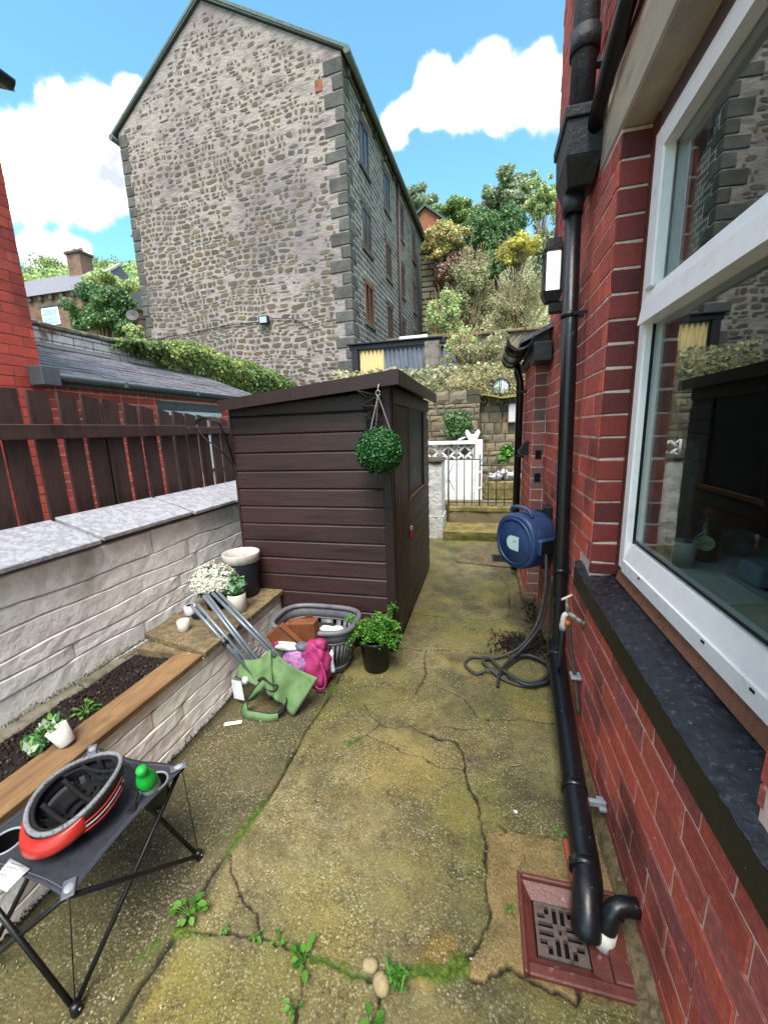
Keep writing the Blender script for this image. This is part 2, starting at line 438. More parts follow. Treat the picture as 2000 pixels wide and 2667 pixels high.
mat('sill_slate', ['121419', '1b1d25', '262a33', '15171d'], 30, .2, .45, 60, bdist=.01, spec=.75, stain=('4c525e', .5), stain_scale=60, stain_lo=.58, stain_hi=.7, fleck=('c8ccd4', .8, 90, .67))  # the pale stain and flecks paint wet glints into the colour
mat('sill_front', ['15150f', '1f1e18', '191913'], 9, .45, .3, 50, stretch=(1, 1, .35), fleck=('b0aca0', .8, 60, .69))
mat('lintel_stone', ['858280', 'a39a8e', 'b5a68e', '8d8680'], 5, .85, .35, 70, stretch=(1, .4, 1))
mat('black_pipe', ['0f1014', '181a20', '121419'], 14, .33, .1, 60, spec=.5, fleck=('8a8c92', .7, 55, .665), stain=('5a5c62', .5), stain_scale=22, stain_lo=.66, stain_hi=.78)
mat('black_iron', ['15171b', '22252b', '101216'], 18, .5, .5, 50, spec=.45, stain=('565a62', .5), stain_scale=14, stain_lo=.58, stain_hi=.75)
mat('dark_metal', ['191a1d', '26272b'], 20, .5, .1, 60)
mat('gate_iron', ['2e2f31', '474542', '1f2022'], 30, .6, .2, 90)
mat('pale_pipe', ['bdb4ab', 'cfc8c0', 'a89e95'], 20, .55, .1, 90)
mat('clay_tray', ['5f302a', '6d3a33', '522823'], 12, .4, .25, 80, spec=.5, stain=('b09a90', .5), stain_scale=30, stain_lo=.66, stain_hi=.76)
mat('clay_bright', ['b4553f', 'c4614a'], 14, .7, .2, 80)
mat('grate_iron', ['5b4e49', '6d605a', '4d3b35'], 25, .55, .4, 110, metal=.3, stain=('7a4534', .6), stain_scale=14, stain_lo=.58)
mat('void', ['050505', '080808'], 5, .9, 0)
mat('brass_old', ['6d675a', '8f897c', '4a443a'], 40, .45, .3, 120, metal=.6)
mat('orange_plastic', ['d0701e', 'e08030'], 20, .5, .1, 90)
mat('hose_grey', ['3e403a', '50524a', '34362f'], 25, .55, .1, 120)
mat('hose_dark', ['26282a', '34373a'], 25, .45, .1, 120)
mat('reel_blue', ['283c66', '304874', '25385e'], 8, .42, .06, 90, spec=.45, stain=('8b9cb8', .35), stain_scale=6, stain_lo=.58, stain_hi=.8)
mat('reel_label', ['b6cfd2', 'c6dcdc'], 20, .6, 0)
mat('shed_board', ['3a2525', '4c3230', '2e1d1f'], 7, .5, .22, 60, rnd=.2, fleck=('1c1112', .85, 9, .655), stretch=(.25, .25, 3), spec=.4, stain=('3c2a2c', .35), stain_scale=5, stain_lo=.55, stain_hi=.8)
mat('shed_trim', ['2f1e1d', '3a2524', '281919'], 8, .5, .25, 80, stretch=(1, 1, .3), spec=.4)
mat('shed_roof', ['39333a', '4a444a', '2f2a30'], 25, .85, .5, 120)
mat('fence_wood', ['3e2c2a', '4e3834', '322322'], 9, .7, .35, 60, rnd=.2, stretch=(1, 1, .2), stain=('4a3a34', .5), stain_scale=7)
mat('wood_weathered', ['4a3826', '6a5034', '3f3122'], 9, .8, .4, 60, rnd=.1, stretch=(1, 1, .2))
mat('plank', ['74563a', '8f6c4a', 'a38058', '5f4630'], 9, .85, .7, 40, stretch=(2.2, .3, 1), bdist=.006, stain=('3a2e20', .6), stain_scale=6)
mat('white_brick', ['e6dfdc', 'efeae8', 'dcd4d0', 'f0ebe9'], 7, .7, .6, 40, rnd=.03, bdist=.01, stain=('7d7a58', .75), stain_scale=2.4, stain_lo=.62, stain_hi=.75, fleck=('6d6a5c', .5, 26, .69))
mat('white_wall_joint', ['a8a09a', 'c6beb8', '7d766e'], 16, .9, .5, 80)
mat('coping', ['96969f', 'acacb4', '888893', 'bababf'], 22, .8, .5, 110, rnd=.06, stain=('62626a', .4), stain_scale=40, stain_lo=.62, stain_hi=.72)
mat('slab_tan', ['7a6a4c', '938060', '665842', 'a6946e'], 24, .85, .5, 90, stain=('3a3524', .6), stain_scale=7)
mat('kerb_moss', ['6b6656', '7d786a', '4d4c36'], 12, .9, .5, 90, stain=('3c4220', .8), stain_scale=5, stain_lo=.48, stain_hi=.62)
mat('soil', ['130d0d', '1d1411', '2a1d18', '0c0808'], 40, .95, 1.0, 110, bdist=.02, stain=('4a3a2c', .6), stain_scale=60, stain_lo=.64, stain_hi=.7, fleck=('a09688', .8, 75, .67))
mat('stone_buff', ['6a5d4c', '7d705c', '57503f'], 9, .88, .6, 60, rnd=.25, pal=['6b6152', '847660', '565247', '93805f', '6f6a60', '4d4a44', '7a6a4c'], stain=('3e4128', .6), stain_scale=2.5, stain_lo=.55, stain_hi=.72)
mat('stone_joint', ['3c382e', '4a453a', '2c2a22'], 14, .95, .5, 70)
mat('stone_step', ['877747', '9d8b58', '6d6238', 'a89a6c'], 7, .85, .5, 80, stain=('4c5220', .8), stain_scale=3.5, stain_lo=.5, stain_hi=.68)
mat('step_riser', ['55522a', '6a6434', '454a1e'], 9, .9, .7, 60, stain=('37431a', .7), stain_scale=6)
mat('shed_glass', ['15171a', '1d2024'], 6, .45, 0, spec=.15)
mat('rough_white', ['c6c6c4', 'd6d6d4', 'b2b2ae'], 10, .85, .9, 26, bdist=.02, stain=('6c6a4e', .6), stain_scale=4, stain_lo=.6)
mat('white_paint', ['cfd0d2', 'dcdcde', 'c3c4c2'], 9, .6, .15, 70, stain=('908c6a', .5), stain_scale=5, stain_lo=.6)
mat('mill_mortar', ['7e7270', '9c8e8b', 'b4a6a0', '746867'], 4.5, .95, .9, 14, bdist=.03, stretch=(.55, .55, 1.5), stain=('655b60', .65), stain_scale=.35, stain_lo=.45, stain_hi=.66)
mat('mill_stone', ['5c524a', '77684f', '4a4644'], 5, .92, .8, 30, rnd=.2, bdist=.02, pal=['5c5452', '75675a', '4c4a4c', '80694f', '685f5a', '454449', '785c48', '585352', '857460', '675d57', '706862', '4e4e51'])
mat('quoin', ['454344', '54514f', '645f59'], 5, .9, .8, 30, rnd=.25, bdist=.02, stain=('2e2e32', .7), stain_scale=2)
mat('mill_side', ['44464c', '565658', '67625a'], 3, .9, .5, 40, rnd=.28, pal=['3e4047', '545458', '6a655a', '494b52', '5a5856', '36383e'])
mat('mill_side_mortar', ['a8a296', 'bab4a8', '928d84'], 6, .95, .3, 60)
mat('roof_dark', ['3f464a', '4c5454', '343a3e'], 6, .8, .3, 50)
mat('verge', ['4a5552', '5a6460', '3e4846'], 8, .8, .3, 50)
mat('window_brown', ['4a3836', '5c4644'], 10, .6, .1, 60)
mat('window_red', ['6e3a30', '7c453a'], 10, .6, .1, 60)
mat('slate', ['5a5860', '6d6b74', '4a4850', '7b7a82'], 12, .6, .4, 60, rnd=.25, spec=.4)
mat('lead', ['4b4d52', '5c5e64'], 10, .6, .2, 40)
mat('gutter_grey', ['4a5558', '5a6668', '3f494c'], 10, .5, .1, 60)
mat('white_flaking', ['a8a6a4', 'bdbbb8', '96938f'], 5, .85, .6, 40, rnd=.1, stain=('6d4638', .9), stain_scale=2.2, stain_lo=.6, stain_hi=.68)
mat('rubble_red', ['7a4636', '8d5844', '5d382e'], 12, .9, .6, 40, rnd=.25)
mat('corrugated', ['3a424e', '464e5a', '323944'], 6, .55, .15, 60, stretch=(3, 3, .3), stain=('5c626c', .5), stain_scale=4)
mat('corrugated_cream', ['a08a5c', 'b29c6c', '8d784e'], 6, .6, .15, 60, stretch=(3, 3, .3))
mat('pebbledash', ['6d655e', '9a9088', '4a443e', 'b0a69a'], 60, .95, 1.0, 70, bdist=.02)
mat('grass_soil', ['2c3216', '4a4a22', '5d5430', '3a3c1c'], .6, .95, .6, 6, bdist=.1)
mat('hill_far', ['28371c', '3a4a26', '4f5a30'], .12, .95, .3, 3)
mat('bark', ['3a3028', '524638', '2c241e'], 12, .9, .6, 30, stretch=(1, 1, .3))
mat('twig', ['5c4c3a', '75624a', '4a3c2e'], 12, .9, .3, 30)
mat('house_far', ['6a4f44', '7d6052', '584238'], 2.5, .9, .3, 20, stain=('4a3a34', .5), stain_scale=1)
mat('brick_far', ['7a4a36', '8a5640', '6e4030'], 3, .9, .3, 20)
mat('glass_far', ['8a9aa6', 'a6b4be'], 3, .15, 0, spec=.6)
mat('tarmac', ['3a3a38', '4a4a46'], 6, .9, .4, 40)
mat('table_fabric', ['2e2f38', '383943', '292a33'], 30, .5, .12, 400, spec=.45)
mat('fabric_patch', ['4a4e56', '5c6068'], 30, .5, .1, 200)
mat('grey_ring', ['7d828a', '90959c'], 30, .4, .1, 200)
mat('black_plastic', ['0a0a0c', '121215'], 20, .42, .1, 80, spec=.45)
mat('helmet_red', ['b32620', 'c43228', 'a02019'], 12, .35, .05, 60, coat=.3)
mat('helmet_foam', ['4a4c52', '7d8086', '36383c'], 90, .8, .5, 180)
mat('helmet_pad', ['0b0b0d', '15151a'], 40, .9, .4, 120)
mat('green_cap', ['17b03c', '20c048', '129a32'], 10, .4, .05, 60, sub=.1)
mat('bottle_clear', ['9fb0a8', 'b8c8c2'], 10, .2, 0, trans=.55)
mat('paper', ['cfd4e0', 'dde1ea', 'c6ccd8'], 25, .8, .1, 90)
mat('ink', ['3a3a44', '2a2a30'], 20, .8, 0)
mat('chair_green', ['5f7f50', '6d8d5c', '557348'], 10, .75, .25, 300, stretch=(1, 1, 1))
mat('chair_trim', ['20221f', '2a2c28'], 20, .8, .2, 200)
mat('chair_pole', ['6d7883', '7d8892', '5e6872'], 12, .35, .05, 90, metal=.35)
mat('pink_bag', ['a82a68', 'ba3a7a', '8e2258'], 9, .6, .3, 60)
mat('bag_print', ['8d5a90', 'b07aa8', '5c4c88', 'c9c0c4'], 18, .6, .2, 60)
mat('cloth_grey', ['b5b8b2', 'c9ccc6', '8f9aa0'], 14, .85, .4, 90)
mat('leather_tan', ['6d4026', '7e4c2e', '5e3620'], 12, .5, .2, 120)
mat('basket_grey', ['54545a', '606066', '4a4a50'], 10, .45, .08, 90)
mat('pot_black', ['0e0e10', '17171a'], 12, .45, .1, 60)
mat('bin_charcoal', ['24262d', '2e3038'], 10, .55, .1, 60)
mat('bin_rim', ['a8a29e', 'b8b2ac', '988f8a'], 10, .6, .1, 60, stretch=(1, 1, .3))
mat('pot_white', ['c3beb6', 'd0cbc4', 'b4aea4'], 14, .55, .15, 90, stretch=(1, 1, .2))
mat('pot_plain', ['b9b2aa', 'c7c1ba'], 12, .5, .05, 90)
mat('pebble_white', ['c9c9c4', 'd8d8d4'], 30, .6, .2, 60)
mat('pebble', ['8a7a5a', '9f8f6c', '6f6248'], 25, .8, .5, 80)
mat('chain', ['8d8688', 'a39c9e', '5c4648'], 120, .5, .2, 200, metal=.3)
mat('clock_face', ['b9c6cc', 'cdd8dc', '9fb2ba'], 14, .4, 0)
mat('box_white', ['b6aeb0', 'c4bcbe'], 12, .6, .1, 60)
mat('worktop', ['b4c2c0', 'ccd8d4', '96a4a2'], 5, .25, .05, 60, spec=.5, stretch=(1, .4, 1), stain=('5c6a68', .6), stain_scale=5, stain_lo=.55)
mat('tile_grey', ['4d5252', '5c6260', '424646'], 4, .4, .05, 60)
mat('room_dark', ['5c5054', '6c6066'], 3, .8, .1, 30)
mat('cupboard', ['2b2122', '352828'], 4, .5, .05, 30, stretch=(1, 1, .3))
mat('bottle_dark', ['12201c', '1a2a26'], 8, .2, 0, spec=.5)
mat('label_cream', ['a8a888', 'b8b898'], 14, .6, 0)
mat('red_print', ['7c1a18', '8c2420'], 14, .6, 0)
mat('plastic_clear', ['7d98ac', '93acbc'], 8, .3, 0, trans=.4)
mat('plastic_cream', ['a8a694', 'b9b7a4'], 8, .4, .05, 60)
mat('card_scrap', ['c9c4b4', 'd6d1c2'], 25, .8, .1, 90)
mat('lantern_pane', ['efe6d2', 'f6efe0'], 6, .5, 0)
mat('white_stone', ['9d9da2', 'c0c0c4', '77777c'], 14, .8, .4, 50, stain=('44464c', .8), stain_scale=12, stain_lo=.52, stain_hi=.6)
mat('cable_black', ['0d0d0f', '141416'], 20, .6, 0)
mat('litter', ['1a1214', '2a1e20', '120d0f'], 50, .95, .6, 100, rnd=.4)
mat('moss_mat', ['3a4a1c', '4c5c24', '2c3a16'], 40, .95, 1.0, 160, bdist=.01, rnd=.2)
leafmat('leaf_weed', ['33691f', '4d8a2c', '68a43c', '7fb04e'])
leafmat('leaf_box', ['0c2413', '154020', '23602c', '5a9a56'], trans=.1)
leafmat('leaf_fern', ['2c5a16', '4a8428', '6aa83a', '8cc450'])
leafmat('leaf_ivy', ['263a1e', '3c562c', '58703c', '7c8a50', '9a9850'])
leafmat('leaf_dark', ['2a4226', '3e5a36', '547048', '708658'], trans=.25)
leafmat('leaf_mid', ['3c4e30', '56683e', '72804c', '8e9860'])
leafmat('leaf_bright', ['5a6a44', '748454', '90986a', 'a6ac7e'])
leafmat('leaf_yellow', ['8a8648', 'aaa44c', 'c4bc5c', 'd0ca74'])
leafmat('leaf_olive', ['5a5f42', '787a58', '928f6e', 'aaa684'], trans=.35)
leafmat('leaf_brown', ['3a3230', '54443e', '6a5248', '7d6450'], trans=.1)
leafmat('leaf_gold', ['75704a', '8f8858', 'a89c68', '6a6a4a'])
leafmat('leaf_drygrass', ['66633f', '857e58', '9e9570', '727050'])
leafmat('leaf_grey', ['46523e', '5c6850', '727c64', '8a937a'])
leafmat('leaf_var', ['2c6030', '4f8a50', '9ab89a', 'd0d8c8'], trans=.15)
leafmat('petal_white', ['c8c8b8', 'dcdcd0', 'e8e8de'], trans=.2)

def lamp_pane_glow():
    m = MATS['lantern_pane']; b = m.node_tree.nodes['Principled BSDF']
    b.inputs['Emission Color'].default_value = (1, .93, .78, 1); b.inputs['Emission Strength'].default_value = .28
lamp_pane_glow()

def glass_mat():
    m = bpy.data.materials.new('window_glass'); m.use_nodes = True; nt = m.node_tree; N = nt.nodes.new; L = nt.links.new
    out = nt.nodes['Material Output']; nt.nodes.remove(nt.nodes['Principled BSDF'])
    tr = N('ShaderNodeBsdfTransparent'); tr.inputs[0].default_value = (.8, .86, .84, 1)
    gl = N('ShaderNodeBsdfGlossy'); gl.inputs['Roughness'].default_value = .004; gl.inputs[0].default_value = (.95, .97, .97, 1)
    ge = N('ShaderNodeNewGeometry'); dt = N('ShaderNodeVectorMath'); dt.operation = 'DOT_PRODUCT'; L(ge.outputs['Normal'], dt.inputs[0]); L(ge.outputs['Incoming'], dt.inputs[1])
    ab = N('ShaderNodeMath'); ab.operation = 'ABSOLUTE'; L(dt.outputs['Value'], ab.inputs[0])
    iv = N('ShaderNodeMath'); iv.operation = 'SUBTRACT'; iv.inputs[0].default_value = 1; L(ab.outputs[0], iv.inputs[1])
    pw = N('ShaderNodeMath'); pw.operation = 'POWER'; L(iv.outputs[0], pw.inputs[0]); pw.inputs[1].default_value = 4.2
    fr = N('ShaderNodeMath'); fr.operation = 'MULTIPLY_ADD'; L(pw.outputs[0], fr.inputs[0]); fr.inputs[1].default_value = .93; fr.inputs[2].default_value = .07
    mx = N('ShaderNodeMixShader'); L(fr.outputs[0], mx.inputs[0]); L(tr.outputs[0], mx.inputs[1]); L(gl.outputs[0], mx.inputs[2]); L(mx.outputs[0], out.inputs[0])
    MATS['window_glass'] = m
glass_mat()

# ------------------------------------------------------------------ ground
CR = {
'joint': [(-0.873, 3.9), (-0.873, 3.293), (-0.875, 2.592), (-0.849, 2.015), (-0.85, 1.79), (-0.868, 1.638), (-0.859, 1.501), (-0.858, 1.332), (-0.859, 1.228), (-0.872, 1.122), (-0.885, 1.006), (-0.897, 0.942), (-0.89, 0.778), (-0.892, 0.742), (-0.908, 0.637), (-0.91, 0.3)],
'a': [(-0.352, 2.091), (-0.385, 1.989), (-0.474, 1.954), (-0.571, 1.904), (-.639, 1.884)],
'mossY': [(-0.639, 1.884), (-0.505, 1.744), (-0.567, 1.645), (-0.619, 1.573)],
'b': [(-0.505, 1.744), (-0.478, 1.728), (-0.356, 1.77), (-0.286, 1.732)],
'c': [(-0.286, 1.732), (-0.199, 1.711), (-0.118, 1.711), (-0.08, 1.653), (-0.069, 1.546), (-0.04, 1.467), (-0.003, 1.394), (0.014, 1.301), (0.028, 1.239), (0.025, 1.105), (0.036, 1.02), (0.012, 0.943), (-0.038, 0.877)],
'd': [(-0.55, 1.661), (-0.333, 1.588), (-0.264, 1.589), (-0.179, 1.536), (-0.08, 1.557)],
'e': [(-0.243, 2.113), (-0.084, 2.033), (-0.012, 1.895), (0.029, 1.88), (0.103, 1.919), (0.189, 1.936), (0.281, 1.932), (0.46, 1.943)],
'e2': [(-0.177, 1.798), (-0.011, 1.819)],
'f': [(-0.599, 2.497), (-0.375, 2.509), (-0.245, 2.533), (-0.013, 2.543), (.2, 2.56)],
'f2': [(-0.375, 2.509), (-0.342, 2.213), (-0.352, 2.091)],
'g': [(-0.544, 3.043), (-0.292, 3.025), (0.011, 3.032), (.2, 3.1)],
'h': [(0.174, 4.04), (0.247, 3.724), (0.219, 3.207), (.2, 3.1)],
'i': [(-0.874, 0.994), (-0.828, 0.928), (-0.766, 0.89), (-0.683, 0.856), (-0.638, 0.807)],
'j': [(-0.48, 0.777), (-0.475, 0.745), (-0.464, 0.71), (-0.452, 0.662), (-0.441, 0.3)],
'k': [(-0.261, 0.786), (-0.246, 0.731), (-0.24, 0.4)],
'l': [(-0.034, 0.848), (0.019, 0.848), (0.088, 0.894), (0.15, 0.886), (0.257, 0.863), (0.281, 0.926)],
'n': [(0.074, 1.275), (0.102, 1.296), (0.075, 1.321)]}
MOSSL = [(-0.892, 0.742), (-0.877, 0.763), (-0.755, 0.785), (-0.646, 0.796), (-0.59, 0.805), (-0.524, 0.796), (-0.479, 0.79), (-0.411, 0.793), (-0.336, 0.786), (-0.281, 0.782), (-0.25, 0.809), (-0.171, 0.808), (-0.146, 0.82), (-0.073, 0.845), (-0.038, 0.877)]
PATCH = [(0.025, 1.273), (0.128, 1.305), (0.304, 1.3), (0.46, 1.27), (.46, .9), (0.257, 0.863), (0.15, 0.886), (0.088, 0.894), (0.019, 0.848), (-0.034, 0.848), (-0.038, 0.877), (0.012, 0.943), (0.036, 1.02), (0.025, 1.105)]
YEL = [(-0.619, 1.573), (-0.505, 1.744), (-0.356, 1.77), (-0.199, 1.711), (-0.08, 1.653), (-0.069, 1.546), (-0.163, 1.386), (-0.377, 1.304), (-0.554, 1.338)]
OCH = [(-0.176, 0.873), (-0.128, 0.941), (-0.059, 0.947), (-0.044, 0.877), (-0.09, 0.794), (-0.159, 0.77), (-0.176, 0.805)]

def seg_dist(PX, PY, line):
    d = np.full(PX.shape, 9.0)
    for (a, b), (c, e) in zip(line[:-1], line[1:]):
        vx, vy = c - a, e - b; L2 = vx * vx + vy * vy + 1e-12
        t = np.clip(((PX - a) * vx + (PY - b) * vy) / L2, 0, 1)
        d = np.minimum(d, np.hypot(PX - a - t * vx, PY - b - t * vy))
    return d
def in_poly(PX, PY, poly):
    ins = np.zeros(PX.shape, bool); n = len(poly)
    for i in range(n):
        x1, y1 = poly[i]; x2, y2 = poly[(i + 1) % n]
        c = ((y1 > PY) != (y2 > PY)) & (PX < (x2 - x1) * (PY - y1) / (y2 - y1 + 1e-12) + x1)
        ins ^= c
    return ins
def vnoise(X, Y, s, seed):
    rng = np.random.default_rng(seed); T = rng.random((64, 64))
    x = X * s + 100; y = Y * s + 100; xi = np.floor(x).astype(int); yi = np.floor(y).astype(int); fx = x - xi; fy = y - yi
    fx = fx * fx * (3 - 2 * fx); fy = fy * fy * (3 - 2 * fy)
    g = lambda i, j: T[i % 64, j % 64]
    return (g(xi, yi) * (1 - fx) + g(xi + 1, yi) * fx) * (1 - fy) + (g(xi, yi + 1) * (1 - fx) + g(xi + 1, yi + 1) * fx) * fy
def fbm(X, Y, s, seed, o=4):
    r = 0; a = .5
    for k in range(o): r = r + a * vnoise(X, Y, s * 2 ** k, seed + k); a *= .5
    return r

TRAY = (.13, .39, .895, 1.16)      # hole for the drain tray: x0,x1,y0,y1
def yard():
    xs = np.arange(-1.45, .62, .0045); ys = np.concatenate([np.arange(.45, 2.2, .0045), np.arange(2.2, 5.6, .012)])
    X, Y = np.meshgrid(xs, ys); nx, ny = len(xs), len(ys)
    wx = X + .03 * (fbm(X, Y, 12, 3) - .5) + .022 * (fbm(X, Y, 50, 8, 3) - .5); wy = Y + .03 * (fbm(X, Y, 12, 5) - .5) + .022 * (fbm(X, Y, 50, 9, 3) - .5)
    Z = .012 * (fbm(X, Y, 1.5, 11) - .5) + .005 * (fbm(X, Y, 12, 12) - .5)
    crack = np.zeros_like(X); moss = np.zeros_like(X)
    for k, ln in CR.items():
        d = seg_dist(X * .7 + wx * .3 if k == 'joint' else wx, Y if k == 'joint' else wy, ln)
        w = .0052 if k in ('joint', 'c') else .0033
        wv = w * (.25 + 1.3 * fbm(X, Y, 9, 21, 3) ** 1.5 * 1.6)
        crack = np.maximum(crack, np.clip(1.6 - d / wv, 0, 1))
        if k in ('joint', 'mossY'):
            g = np.clip((fbm(X, Y, 4.5, 31) - (.50 if k == 'joint' else .45)) * 9, 0, 1) * .8
            moss = np.maximum(moss, g * np.clip(1.4 - d / (.006 + .022 * fbm(X, Y, 30, 33)), 0, 1))
    d = seg_dist(wx, wy, MOSSL)
    moss = np.maximum(moss, np.clip(1.5 - d / (.002 + .04 * fbm(X, Y, 14, 35) ** 1.6), 0, 1) * np.clip((fbm(X, Y, 7, 38) - .3) * 6, 0, 1)); crack = np.maximum(crack, np.clip(1.5 - d / .004, 0, 1))
    d = seg_dist(X, Y, [(-.93, .72), (-.965, .675)]); moss = np.maximum(moss, np.clip(1.4 - d / (.05 * fbm(X, Y, 22, 36) ** 1.5), 0, 1) * np.clip((fbm(X, Y, 40, 39, 3) - .25) * 4, 0, 1))
    patch = in_poly(wx, wy, PATCH).astype(float)
    soft = lambda po, w_: in_poly(wx, wy, po) * np.clip(seg_dist(wx, wy, po + po[:1]) / w_, 0, 1)
    och = soft(OCH, .03); yel = soft(YEL, .12)
    left = np.clip((-.862 - X) / .012, 0, 1)
    Z += .006 * left + .004 * patch + .006 * och
    Z -= .013 * crack * (1 - .7 * moss); Z += .007 * moss * (.4 + 1.2 * fbm(X, Y, 60, 37, 2))
    # moss & dirt gather along walls
    edge = np.clip(1 - (X + 1.41) / .06, 0, 1) * (.5 + fbm(X, Y, 5, 41))
    # gully hole
    x0, x1, y0, y1 = TRAY
    keep = ~((X > x0) & (X < x1) & (Y > y0) & (Y < y1))
    near = np.maximum(np.maximum(x0 - X, X - x1), np.maximum(y0 - Y, Y - y1))
    Z -= .012 * np.clip(1 - near / .05, 0, 1)
    idx = np.arange(nx * ny).reshape(ny, nx)
    F = np.stack([idx[:-1, :-1], idx[:-1, 1:], idx[1:, 1:], idx[1:, :-1]], -1)
    kf = (keep[:-1, :-1] | keep[:-1, 1:] | keep[1:, 1:] | keep[1:, :-1])
    F = F[kf]
    V = np.stack([X, Y, Z], -1).reshape(-1, 3)
    o = npmesh('yard_ground', V, F.reshape(-1, 4), 'concrete', kind='structure', smooth=True)
    me = o.data
    if len(me.vertices) == len(V):
        for nm, arr in (('m1', (crack, moss, patch)), ('m2', (och, yel, left)), ('m3', (edge, crack * 0, crack * 0))):
            a = me.attributes.new(nm, 'FLOAT_VECTOR', 'POINT')
            a.data.foreach_set('vector', np.stack(arr, -1).astype(np.float32).ravel())
    tag(o, 'worn ochre and mossy concrete yard floor crossed by cracks', None)
    return o

def concrete_mat():
    m = bpy.data.materials.new('concrete'); m.use_nodes = True; nt = m.node_tree; N = nt.nodes.new; L = nt.links.new
    b = nt.nodes['Principled BSDF']; geo = N('ShaderNodeNewGeometry'); P = geo.outputs['Position']
    def noise(s, d=6, r=.6):
        n = N('ShaderNodeTexNoise'); n.inputs['Scale'].default_value = s; n.inputs['Detail'].default_value = d; n.inputs['Roughness'].default_value = r; L(P, n.inputs['Vector']); return n.outputs['Fac']
    def ramp(f, st):
        r = N('ShaderNodeValToRGB')
        while len(r.color_ramp.elements) < len(st): r.color_ramp.elements.new(.5)
        for e, (p, c) in zip(r.color_ramp.elements, st): e.position = p; e.color = hexc(c)
        L(f, r.inputs[0]); return r.outputs[0]
    def mix(f, a, c, mode='MIX'):
        x = N('ShaderNodeMixRGB'); x.blend_type = mode
        if isinstance(f, float): x.inputs[0].default_value = f
        else: L(f, x.inputs[0])
        if isinstance(a, str): x.inputs[1].default_value = hexc(a)
        else: L(a, x.inputs[1])
        if isinstance(c, str): x.inputs[2].default_value = hexc(c)
        else: L(c, x.inputs[2])
        return x.outputs[0]
    def mr(f, a, c, t0=0, t1=1):
        x = N('ShaderNodeMapRange'); x.inputs[1].default_value = a; x.inputs[2].default_value = c; x.inputs[3].default_value = t0; x.inputs[4].default_value = t1; L(f, x.inputs[0]); return x.outputs[0]
    def mul(a, c):
        x = N('ShaderNodeMath'); x.operation = 'MULTIPLY'; L(a, x.inputs[0])
        if isinstance(c, float): x.inputs[1].default_value = c
        else: L(c, x.inputs[1])
        return x.outputs[0]
    def attr(n):
        a = N('ShaderNodeAttribute'); a.attribute_name = n; s = N('ShaderNodeSeparateXYZ'); L(a.outputs['Vector'], s.inputs[0]); return s.outputs
    m1, m2, m3 = attr('m1'), attr('m2'), attr('m3')
    base = ramp(noise(2.6, 12, .72), [(.34, '5c553c'), (.45, '827850'), (.53, 'a09266'), (.62, 'cabc90')])
    green = mr(noise(1.3, 8, .65), .44, .58, 0, .85); base = mix(green, base, '77752e')
    ylw = mr(noise(2.8, 6), .52, .72, 0, .65); base = mix(ylw, base, 'b29a4c')
    drk = mr(noise(1.9, 8, .65), .48, .64, 0, .75); base = mix(drk, base, '4a4630'); drk = mr(noise(5.5, 8, .7), .54, .7, 0, .6); base = mix(drk, base, '3f3b2a')
    base = mix(mul(m2[2], .65), base, '4a4632')
    base = mix(mul(m2[1], .45), base, 'b0984c')
    pn = ramp(noise(9, 6), [(.3, '7d6a46'), (.5, '9c8556'), (.7, 'b49a68')]); pn = mix(mr(noise(4, 5), .5, .66, 0, .8), pn, '5a5a26')
    base = mix(m1[2], base, pn)
    base = mix(mul(m2[0], .7), base, 'a5863a')
    vo = N('ShaderNodeTexVoronoi'); vo.inputs['Scale'].default_value = 125; L(P, vo.inputs['Vector'])
    sp = N('ShaderNodeSeparateColor'); L(vo.outputs['Color'], sp.inputs[0])
    agg = mr(noise(4.2, 9, .7), .42, .58, .3, 1)
    stn = ramp(sp.outputs[0], [(0, '26221a'), (.25, '57503a'), (.55, '8a8062'), (.8, 'b8b092'), (.95, 'dcd6c0')])
    fac = mul(mul(mr(vo.outputs['Distance'], .55, .25, 0, .6), agg), mr(m1[2], 0, 1, 1, .2)); base = mix(fac, base, stn)
    gr = mr(vo.outputs['Distance'], .45, .8, 0, .55); base = mix(mul(gr, agg), base, '2a261a')
    fine = mr(noise(190, 4, .8), .36, .64, .55, 1.4); fx = N('ShaderNodeMixRGB'); fx.blend_type = 'MULTIPLY'; fx.inputs[0].default_value = .8; L(base, fx.inputs[1]); L(fine, fx.inputs[2]); base = fx.outputs[0]
    base = mix(mul(m3[0], .8), base, '2c2c18')
    base = mix(mul(m1[0], .95), base, '17150d')
    mo = ramp(noise(70, 4), [(.3, '33481082'[:6]), (.55, '56701a'), (.75, '7a8c26')])
    base = mix(m1[1], base, mo)
    hs = N('ShaderNodeHueSaturation'); hs.inputs['Value'].default_value = .70; hs.inputs['Saturation'].default_value = 1.0; L(base, hs.inputs['Color']); base = hs.outputs[0]
    L(base, b.inputs['Base Color'])
    L(mr(noise(5, 5), .3, .7, .5, .85), b.inputs['Roughness']); b.inputs['Specular IOR Level'].default_value = .35
    hb = N('ShaderNodeMath'); hb.operation = 'MULTIPLY_ADD'; L(mul(vo.outputs['Distance'], agg), hb.inputs[0]); hb.inputs[1].default_value = -.8; L(noise(160, 6, .7), hb.inputs[2])
    bp = N('ShaderNodeBump'); bp.inputs['Strength'].default_value = .7; bp.inputs['Distance'].default_value = .006; L(hb.outputs[0], bp.inputs['Height']); L(bp.outputs[0], b.inputs['Normal'])
    MATS['concrete'] = m
concrete_mat()
yard()
